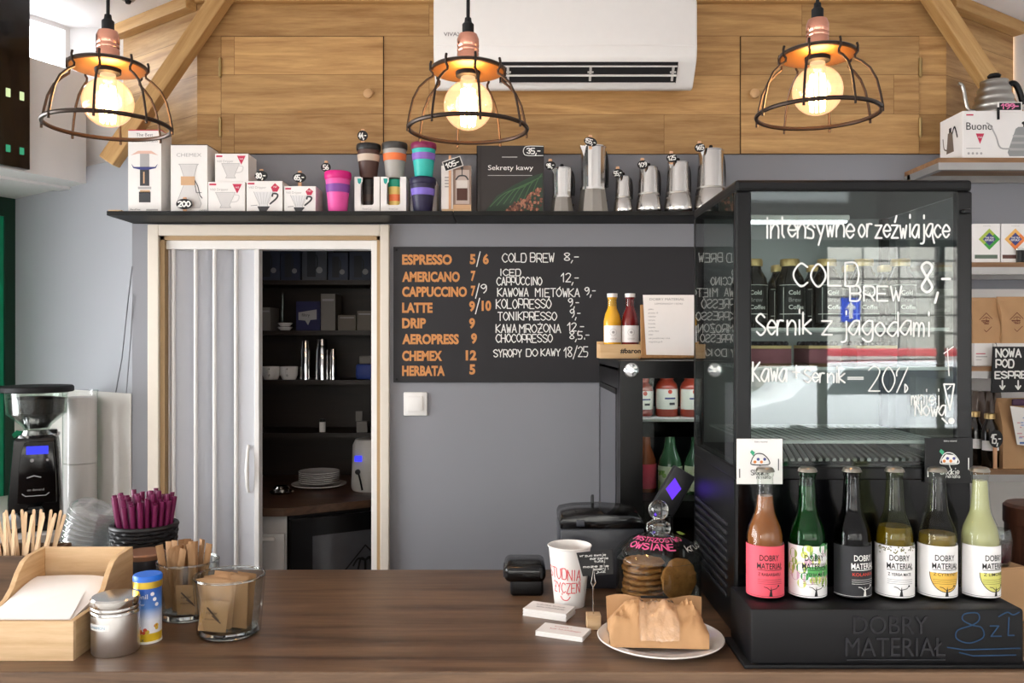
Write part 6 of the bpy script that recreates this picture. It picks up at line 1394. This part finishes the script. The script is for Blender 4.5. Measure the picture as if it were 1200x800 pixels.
# white cartons and kraft bags on the third shelf
def kraftbag(name, label, px0, px1, py0, base, Y, logo=True, d=.06, group=None, tilt=0.):
    w = X(px1, Y)-X(px0, Y); h = Z(py0, Y)-base
    t = thing(name, label, 'bag', (X((px0+px1)/2, Y), Y+d/2, base), group=group); t.rotation_euler = (0, tilt, 0)
    mb = MB(); nx_, nz_ = 8, 12; vs, fs = [], []
    def pt(i, k, s):
        u, v = i/nx_, k/nz_; th = d/2*(1-.94*max(0, (v-.45)/.55)**1.2); wob = .0022*math.sin(u*9+v*7)*(0 < v < 1)
        return ((u-.5)*w*(1-.03*math.sin(v*PI)), s*th+wob-.0015*math.sin(v*11+u*4), v*h)
    for s in (-1, 1):
        b0 = len(vs); vs += [pt(i, k, s) for k in range(nz_+1) for i in range(nx_+1)]
        fs += [tuple((b0+k*(nx_+1)+i, b0+k*(nx_+1)+i+1, b0+(k+1)*(nx_+1)+i+1, b0+(k+1)*(nx_+1)+i)[::(1 if s < 0 else -1)]) for k in range(nz_) for i in range(nx_)]
    N1 = (nx_+1)*(nz_+1)
    for i in (0, nx_):
        for k in range(nz_): a = k*(nx_+1)+i; fs.append((a, a+nx_+1, N1+a+nx_+1, N1+a))
    fs.append(tuple(range(nx_+1))+tuple(N1+i for i in range(nx_, -1, -1))); mb.add(vs, fs); mb.build('bag', KRAFT, t)
    mb = MB(); mb.span((-w*.49, -.004, h*.86), (w*.49, .004, h*1.0), bev=.001); mb.v = [(x, y-.001*math.sin(x*60), z) for x, y, z in mb.v]; mb.build('folded_top', KRAFT, t)
    if logo:
        mb = MB(); f = flat(front(0, -d/2*.86-.003, 0)); cz = h*.45; q = min(w*.36, .032)
        mb.line([(0, cz+q), (q, cz), (0, cz-q), (-q, cz), (0, cz+q)], .002, f); mb.rect(-q*1.15, cz-.006, q*1.15, cz+.007, f); mb.text('ETNO', 0, cz-.004, .008, f, 1, align='C', w=.0008, bold=.02); mb.line([(0, cz+.007), (0, cz+.016)], .002, f); mb.line(smooth_line([(-.012, cz+.012), (0, cz+.018), (.012, cz+.012)]), .002, f)
        mb.build('stamp', [mt('stamp_brown', '#6a3526', .7), KRAFT], t, smooth=False)
    return t
WC = Z(402, 2.86)
for px0, px1, lb, ln in ((1141.5, 1163.5, 'flat white carton under the first kraft bag', 0), (1164.5, 1212, 'flat white carton with red print under the second kraft bag', 1)):
    w = X(px1, 2.86)-X(px0, 2.86); t = thing('white_carton', lb, 'box', (X((px0+px1)/2, 2.86), 2.86, TZ[2]), group='white cartons under the kraft bags')
    mb = MB(); mb.span((-w/2, 0, 0), (w/2, .12, WC-TZ[2]), bev=.001); mb.build('carton', CARD, t, smooth=False)
    mb = MB(); f = flat(front(0, 0, 0)); mb.rect(-w*.4, .040, w*.1, .043, f, 1); mb.rect(-w*.4, .03, w*.2, .033, f, 0); mb.rect(-w*.4, .02, -w*.1, .022, f, 0); mb.build('front_print', [GREYP, REDP], t, smooth=False)
kraftbag('kraft_bag', 'narrow folded kraft coffee bag beside the display fridge post', 1140, 1172, 348, WC, 2.875, group='kraft coffee bags')
kraftbag('kraft_bag', 'wider kraft coffee bag with brown diamond stamp', 1174, 1210, 347, WC, 2.865, group='kraft coffee bags')
# chalk sign hanging in front of the third shelf
SYg = 2.825
t = thing('chalk_sign', 'black chalk sign announcing new coffee hanging from the third shelf', 'sign', (X(1162, SYg), SYg, Z(460, SYg)))
sw, sh = .20, 54/F*SYg
mb = MB(); mb.ext([(0, 0), (sw, .004), (sw+.004, sh), (.006, sh)], .006, M=front(0, .006, 0)); mb.build('board', TAGB, t, smooth=False)
mb = MB(); f = flat(front(0, 0, 0)); hx = lambda p: X(p, SYg)-X(1162, SYg); hz = lambda p: Z(p, SYg)-Z(460, SYg)
mb.hand('NOWA KAWA', hx(1167), hz(418), .18, .026, .005, f); mb.hand('POD', hx(1167), hz(430), .058, .025, .005, f); mb.hand('ESPRESSO', hx(1166), hz(443), .17, .022, .005, f)
for px in (1174.5, 1193):
    mb.line([(hx(px), hz(446)), (hx(px), hz(455))], .005, f); mb.line([(hx(px)-.008, hz(452)), (hx(px), hz(456)), (hx(px)+.008, hz(452))], .005, f)
mb.build('chalk_lettering', CHALK, t, smooth=False)
mb = MB()
for xx in (.02, .18): mb.tube([(xx, .004, sh-.002), (xx, .008, sh+.012), (xx, .014, sh+.010)], .0015, n=6)
mb.build('hook', STEEL, t)
# fourth shelf: bottles, bags
def darkbottle(label, px, Y, h, r):
    b = thing('extract_bottle', label, 'bottle', (X(px, Y), Y, TZ[3]), group='dark bottles on the fourth shelf')
    mb = MB(); mb.lathe([(0, 0), (r-.003, 0), (r, .004), (r, h*.64), (r*.82, h*.76), (r*.5, h*.86), (r*.48, h*.92), (0, h*.92)], n=28); mb.build('bottle_body', CBB, b)
    mb = MB(); mb.lathe([(0, h*.90), (r*.62, h*.90), (r*.62, h*.99), (r*.56, h), (0, h)], n=24); mb.build('cap', GOLDCAP, b)
    mb = MB(); cf = cyl(r+.0004); mb.rect(-r*1.5, h*.32, r*1.5, h*.50, cf, 0, 14, w=0); mb.build('label', [lw], b, ang=50)
darkbottle('dark bottle with gold cap beside the fridge post', 1142, 2.95, .185, .028); darkbottle('dark bottle with gold cap carrying the 15 price tag', 1160, 2.90, .182, .028)
b_ = price('round black price tag reading 15 zł on the dark bottle', '15,-', 1167, 514, 2.855, .046, .06, base=TZ[3])
for k, (px, lb) in enumerate(((1148, 'first'), (1158, 'second'), (1168, 'third'))):
    w = .034; t = thing('clear_bag', lb+' clear bag of coffee behind the dark bottles', 'bag', (X(px, 3.02), 3.03, TZ[3]), group='clear coffee bags behind the bottles')
    mb = MB(); mb.ext([(-w/2, 0), (w/2, 0), (w/2, .20), (w*.3, .25), (-w*.3, .25), (-w/2, .20)], .04, M=front(0, .02, 0), bev=.003); mb.build('bag', mt('coffee_film', '#6a5a52', .3, var=.3, scale=60, coat=.6), t)
    mb = MB(); mb.span((-w*.34, -.008, .232), (w*.34, .008, .24), bev=.001); mb.build('seal', mt('seal_grey', '#a8a09c', .4), t, smooth=False)
t = kraftbag('label_bag', 'kraft coffee bag with pink printed sheet and purple clip', 1175, 1217, 467, TZ[3], 2.86, False, .07)
mb = MB(); f = flat(Matrix.Rotation(.06, 4, 'X') @ front(-.0, -.040, 0)); mb.poly([(-.020, .085), (.06, .075), (.06, .20), (-.048, .215)], f, 0, w=.004)
random.seed(4)
for k in range(26): u, v = random.uniform(-.026, .045), random.uniform(.10, .19); mb.rect(u, v, u+random.uniform(.006, .02), v+.004, f, 1 + (k % 2), w=.0045+k*1e-5)
mb.rect(-.012, .088, .05, .094, f, 3, w=.0048); mb.build('printed_sheet', [PAPER, mt('sheet_pink', '#dca9ae', .6), mt('sheet_blue', '#9fb0d6', .6), mt('sheet_deep', '#4a6fb0', .6)], t, smooth=False)
mb = MB(); mb.box((.0, -.030, .222), (.05, .012, .022), bev=.004); mb.build('purple_clip', mt('clip_purple', '#4a2a4a', .5), t)

# things at the far end of the counter
t = thing('brown_canister', 'dark brown leather canister standing on the far end of counter', 'canister', (1.125, 1.83, CT))
mb = MB(); mb.lathe([(0, 0), (.058, 0), (.061, .004), (.061, .16), (0, .16)], n=40); mb.build('body', wood('canister_brown', '#3d241a', '#6b4433', 'Z', 1., .45), t)
mb = MB(); mb.lathe([(0, .16), (.063, .16), (.064, .163), (.064, .197), (.058, .203), (0, .205)], n=40); mb.build('lid', MATS['canister_brown'], t)
t = thing('kraft_packet', 'small kraft packet box standing under the dark red glass', 'packet', (.972, 1.70, CT), .25)
mb = MB(); mb.ext([(-.05, 0), (.05, 0), (.034, .105), (-.046, .105)], .06, M=front(0, .03, 0), bev=.002); mb.build('packet', KRAFT, t, smooth=False)
mb = MB(); mb.span((-.046, -.028, .1045), (.034, .028, .107)); mb.build('flap', KRAFT, t, smooth=False)
t = thing('red_glass', 'small glass with dark red contents on the kraft packet', 'glass', (.966, 1.70, CT+.1072))
mb = MB(); mb.lathe([(0, 0), (.022, 0), (.025, .01), (.028, .05), (.024, .07), (.0225, .07), (.026, .05), (.023, .012), (0, .004)], n=32); mb.build('glass_body', CLEAR, t)
mb = MB(); mb.lathe([(0, .005), (.0215, .006), (.0235, .015), (.0255, .045), (0, .046)], n=32); mb.build('contents', mt('dark_red_fill', '#3f0f18', .2, coat=.5), t)

# ------------------------------------------------------------------ folding door
t = thing('folding_door', 'pale grey accordion folding door pushed to one side of the doorway', 'folding door', (X(249, 3.13), 3.14, 0)); t['kind'] = 'thing'
FD = mt('folding_door_grey', '#c3c5cb', .45, var=.03, stretch=(20, 20, .5)); FD2 = mt('folding_door_rib', '#d8d6d4', .4, var=.02)
zz1 = Z(288, 3.14); px = [194, 203, 226, 232, 249, 256, 271, 277]
lx = lambda p: X(p, 3.13)-t.location.x
edges = [(197, -.005), (205, -.02), (226, .03), (231, -.02), (249, .03), (253, -.02), (271, .03), (278, -.02), (300, -.012)]
for k in range(len(edges)-1):
    (a, ya_), (b, yb_) = edges[k], edges[k+1]
    A, B_ = Vector((lx(a), ya_, 0)), Vector((lx(b), yb_, 0)); d_ = B_-A; n_v = Vector((-d_.y, d_.x, 0)).normalized()*.004
    mb = MB(); mb.ext([(A.x, A.y), (B_.x, B_.y), (B_.x+n_v.x, B_.y+n_v.y), (A.x+n_v.x, A.y+n_v.y)], zz1); mb.build('slat', FD, t, smooth=False)
for k, (a, y_) in enumerate(edges):
    if y_ < -.004 and k < len(edges)-1:
        mb = MB(); mb.tube([(lx(a), y_-.002, 0), (lx(a), y_-.002, zz1)], .008, n=10); mb.build('hinge_rib', FD2, t)
mb = MB(); mb.span((lx(299), -.024, 0), (lx(305), .02, zz1), bev=.003); mb.build('end_post', FD2, t, smooth=False)
mb = MB(); hx_ = lx(292); mb.tube([(hx_, -.018, Z(576, 3.13)), (hx_, -.03, Z(570, 3.13)), (hx_+.002, -.045, Z(550, 3.13)), (hx_, -.03, Z(528, 3.13)), (hx_, -.018, Z(521, 3.13))], [.005, .006, .008, .006, .005], n=10); mb.build('handle', WPLAST, t)

# ------------------------------------------------------------------ the back room
CY = 3.78
t = thing('back_room_shelving', 'dark wooden shelves in the unlit back room', 'shelf', (-.85, 3.9, 0))
CZs = [Z(p, CY) for p in (328, 387, 445, 507)]
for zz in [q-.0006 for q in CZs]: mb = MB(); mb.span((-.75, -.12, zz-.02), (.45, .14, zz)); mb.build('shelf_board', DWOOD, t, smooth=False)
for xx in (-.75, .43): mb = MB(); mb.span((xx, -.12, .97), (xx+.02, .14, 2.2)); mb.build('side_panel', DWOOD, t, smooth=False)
wz = EYE-.63
t = thing('back_room_worktop', 'dark wooden worktop running slantwise in the back room', 'worktop', (-.9, 3.6, 0))
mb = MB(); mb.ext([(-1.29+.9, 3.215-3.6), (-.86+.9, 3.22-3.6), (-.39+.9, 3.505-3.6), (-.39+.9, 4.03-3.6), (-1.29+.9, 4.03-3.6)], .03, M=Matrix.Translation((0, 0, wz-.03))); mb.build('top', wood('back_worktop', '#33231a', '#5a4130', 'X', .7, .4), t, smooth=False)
t = thing('drawer_unit', 'white drawer unit under the worktop in the back room', 'drawers', (-1.15, 3.24, 0))
mb = MB(); mb.ext([(-.1, .02), (.29, .02), (.105, .34), (-.1, .34)], wz-.033); mb.build('cabinet', mt('drawer_white', '#b9b9b8', .5), t, smooth=False)
for k in range(4): mb = MB(); z0 = .08+k*.2; mb.span((-.095, 0, z0), (.285, .018, z0+.19), bev=.002); q = mb.build('drawer', MATS['drawer_white'], t, smooth=False); mb = MB(); mb.span((-.06, -.008, z0+.165), (.25, 0, z0+.178), bev=.002); mb.build('pull', WPLAST, q, smooth=False)
t = thing('under_counter_fridge', 'black undercounter fridge with palm tree logo in the back room', 'fridge', (-.842, 3.245, 0), math.atan2(.285, .47))
mb = MB(); mb.span((0, .02, 0), (.48, .36, wz-.034)); mb.build('cabinet', BLACKM, t, smooth=False)
mb = MB(); mb.span((.0, 0, .05), (.48, .018, wz-.05), bev=.003); dd = mb.build('door', BLACK, t, smooth=False)
mb = MB(); mb.span((.085, -.002, .10), (.46, .001, wz-.12)); mb.build('door_glass', mt('fridge_dark_glass', '#4a4b4f', .15), dd, smooth=False)
mb = MB(); f = flat(front(0, -.002, 0)); cx, cz = .30, wz-.30
mb.line([(cx, cz+.12), (cx+.17, cz-.06), (cx, cz-.24), (cx-.17, cz-.06), (cx, cz+.12)], .006, f); mb.rect(cx-.15, cz-.075, cx+.15, cz-.005, f, 0); mb.text('ETNO', cx, cz-.065, .05, f, 1, align='C', width=.2, w=.0012, bold=.03)
mb.line([(cx, cz), (cx, cz+.06)], .010, f)
for a in ((-.05, .045), (.05, .045), (-.03, .03), (.03, .03)): mb.line(smooth_line([(cx, cz+.06), (cx+a[0]*.6, cz+.07), (cx+a[0], cz+a[1])]), .008, f)
mb.build('palm_logo', [BLACKM, MATS['fridge_dark_glass']], dd, smooth=False)
t = thing('plate_stack', 'stack of white plates on the dark back room worktop', 'plates', (X(374, 3.72), 3.72, wz), group='plates in the back room')
pl = MATS['white_china']
for k in range(7):
    r = .118 if k == 0 else .088; mb = MB(); z0 = k*.0085+(0 if k == 0 else .003); mb.lathe([(0, z0), (r*.6, z0), (r, z0+.010), (r, z0+.013), (r*.6, z0+.004), (0, z0+.004)], n=40); mb.build('plate', pl, t)
t = thing('coffee_urn', 'white coffee brewer with small blue display in the back room', 'coffee machine', (X(433, 3.62), 3.64, wz))
mb = MB(); mb.lathe([(0, 0), (.075, 0), (.08, .01), (.074, .19), (.062, .215), (0, .22)], n=36); mb.build('body', mt('urn_white', '#bdbab6', .4), t)
mb = MB(); mb.box((-.038, -.072, .14), (.03, .012, .024), bev=.001); mb.build('display', emit('urn_display', '#3a3cff', 1.2), t, smooth=False)
mb = MB(); mb.tube([(-.04, -.075, .09), (-.028, -.082, .05), (-.02, -.082, .01)], .004, n=8); mb.lathe([(0, 0), (.011, 0), (.011, .01), (0, .012)], M=Matrix.Translation((-.04, -.068, .085)) @ Matrix.Rotation(PI/2, 4, 'X')); mb.build('tap', BLACK, t)
t = thing('dark_mug', 'dark steel mug in front of the white coffee brewer', 'mug', (X(441, 3.46)+.012, 3.475, wz))
mb = MB(); mb.lathe([(0, 0), (.032, 0), (.034, .09), (.031, .09), (.029, .006), (0, .006)], n=28); mb.build('cup', BLACK, t)
mb = MB(); mb.tube([(.032, 0, .075), (.055, 0, .07), (.055, 0, .03), (.032, 0, .02)], .004, n=8); mb.build('handle', BLACK, t)
t = thing('steel_dish', 'shallow steel dish on the back room worktop behind folding door', 'dish', (X(326, 3.5), 3.55, wz))
mb = MB(); mb.lathe([(0, 0), (.045, 0), (.05, .006), (.045, .01), (0, .004)], n=32); mb.build('dish', STEEL, t)
mb = MB(); mb.lathe([(0, .004), (.03, .006), (.034, .022), (.026, .03), (0, .032)], n=28); mb.build('lid', STEEL, t)
def mug(label, px, zb):
    b = thing('white_mug', label, 'mug', (X(px, CY+.04), CY+.05, zb), group='white mugs in the back room')
    mb = MB(); mb.lathe([(0, 0), (.03, 0), (.039, .02), (.041, .058), (.038, .058), (.034, .02), (0, .006)], n=28); mb.build('cup', pl, b)
    mb = MB(); mb.tube([(.002, -.039, .048), (.002, -.055, .045), (.002, -.055, .025), (.002, -.036, .018)], .004, n=8); mb.build('handle', pl, b)
mug('white mug nearest the folding door in the back room', 317, CZs[2]); mug('white mug next to the steel flasks in the back room', 338, CZs[2])
for k, (px, h, r, lb) in enumerate(((357.5, .178, .024, 'first'), (377, .185, .03, 'tall middle'), (390, .14, .017, 'short last'))):
    b = thing('steel_flask', lb+' steel flask glinting on the third back room shelf', 'flask', (X(px, CY+.03), CY+.04, CZs[2]), group='steel flasks in the back room')
    mb = MB(); mb.lathe([(0, 0), (r, 0), (r, h*.72), (r*.8, h*.82), (0, h*.82)], n=28); mb.build('body', CHROME, b)
    mb = MB(); mb.lathe([(0, h*.82), (r*.82, h*.82), (r*.7, h*.97), (0, h)], n=28); mb.build('cap', STEEL, b)
def cbox(label, px0, px1, py0, shelf, m, name='storage_box', pic=None):
    Y = CY+.01; w = X(px1, Y)-X(px0, Y); zb = CZs[shelf]; h = Z(py0, Y)-zb
    b = thing(name, label, 'box', (X((px0+px1)/2, Y), Y, zb), group='boxes in the back room')
    mb = MB(); mb.span((-w/2, 0, 0), (w/2, .14, h), bev=.001); mb.build('carton', m, b, smooth=False)
    mb = MB(); f = flat(front(0, 0, 0))
    if pic == 'label': mb.poly([(-w*.4, h*.62), (w*.36, h*.72), (w*.36, h*.38), (w*.1, h*.36), (0, h*.18), (-w*.12, h*.34), (-w*.4, h*.36)], f, 0); mb.text('filtry', -.01, h*.48, .014, f, 1, align='C', w=.001)
    elif pic: mb.rect(-w*.3, h*.1, w*.05, h*.86, f, 1); mb.lathe([(0, -.0005)], n=3) if False else mb.disc(w*.2, h*.3, w*.13, f, 0); mb.line(smooth_line([(-w*.05, h*.8), (w*.1, h*.7), (w*.1, h*.4), (-w*.05, h*.3)]), .006, f, 1)
    else: mb.rect(-w*.4, h*.8, w*.4, h*.86, f, 0)
    mb.build('front_print', [mt('print_pale_grey', '#9a989a', .6), mt('print_slate', '#2f3036', .6)], b, smooth=False)
BLB = mt('box_navy_shaded', '#15184a', .6); GRB = mt('box_slate_blue_shaded', '#3c4152', .6); WHB = mt('box_white_shaded', '#77736f', .6)  # box colours darkened to carry the back room's shade, whites turned grey
cbox('slate box with equipment picture nearest the folding door', 303, 328, 290, 0, GRB, pic='p'); cbox('dark slate box second along the upper back room shelf', 329, 352, 292, 0, mt('box_slate_dark_shaded', '#2c3246', .6), pic='p')
cbox('pale box with kettle picture on the upper back room shelf', 354, 383, 289, 0, mt('box_pale_slate_shaded', '#54575f', .6), pic='p'); cbox('slate box fourth along the upper back room shelf', 384.5, 408, 296, 0, GRB, pic='p'); cbox('slate box at the far end of the upper back room shelf', 409.5, 436, 295, 0, GRB, pic='p')
cbox('dark blue filter box with white emblem in the back room', 347, 375, 353, 1, BLB, pic='label'); cbox('tall plain white carton beside the dark blue filter box', 376, 393, 344, 1, WHB); cbox('low beige box on the second back room shelf', 396, 417, 369, 1, mt('box_beige_shaded', '#665e55', .6)); cbox('beige box at the end of second back room shelf', 418.5, 436, 364, 1, MATS['box_beige_shaded']); cbox('small pale carton behind the folding door edge', 303, 317, 360, 1, WHB)
t = thing('white_bowl', 'small stacked white bowls on the second back room shelf', 'bowl', (X(332, CY), CY+.03, CZs[1]))
mb = MB(); mb.lathe([(0, 0), (.02, 0), (.034, .014), (.032, .016), (.018, .004), (0, .004)], n=28); mb.build('lower_bowl', pl, t); mb = MB(); mb.lathe([(0, .018), (.02, .018), (.034, .032), (.032, .034), (.018, .022), (0, .022)], n=28); mb.build('upper_bowl', pl, t)
t = thing('glass_vase', 'slim glass tube vase standing by the white bowls', 'vase', (X(324, CY), CY+.1, CZs[1]))
mb = MB(); mb.lathe([(0, 0), (.012, 0), (.009, .01), (.008, .17), (.007, .17), (.007, .012), (0, .008)], n=20); mb.build('tube', CLEAR, t); mb = MB(); mb.lathe([(0, -.0002), (.02, 0), (.02, .004), (0, .005)], n=20); mb.build('foot', CLEAR, t)
t = thing('blue_bag', 'blue bag with pale top at the end of third back room shelf', 'bag', (X(426, CY), CY+.05, CZs[2]))
mb = MB(); mb.box((0, 0, .035), (.08, .06, .07), bev=.012); mb.build('bag', mt('bag_blue', '#203a8a', .5), t); mb = MB(); mb.box((.005, .0, .088), (.06, .05, .036), bev=.006); mb.build('pale_top', WHB, t)
t = thing('white_jar', 'small white jar on the lowest back room shelf', 'jar', (X(375.5, CY), CY+.04, CZs[3]))
mb = MB(); mb.lathe([(0, 0), (.014, 0), (.014, .045), (0, .045)], n=24); mb.build('body', pl, t); mb = MB(); mb.lathe([(0, .045), (.012, .045), (.012, .058), (0, .059)], n=24); mb.build('lid', BLACK, t)
t = thing('card_box', 'small white box with folded card at the lowest back room shelf', 'box', (X(423, CY), CY+.04, CZs[3]))
mb = MB(); mb.span((-.024, -.02, 0), (.024, .02, .048), bev=.001); mb.build('carton', WHB, t, smooth=False); mb = MB(); mb.span((-.03, -.004, .048), (-.002, .004, .092)); mb.build('card', WHB, t, smooth=False)
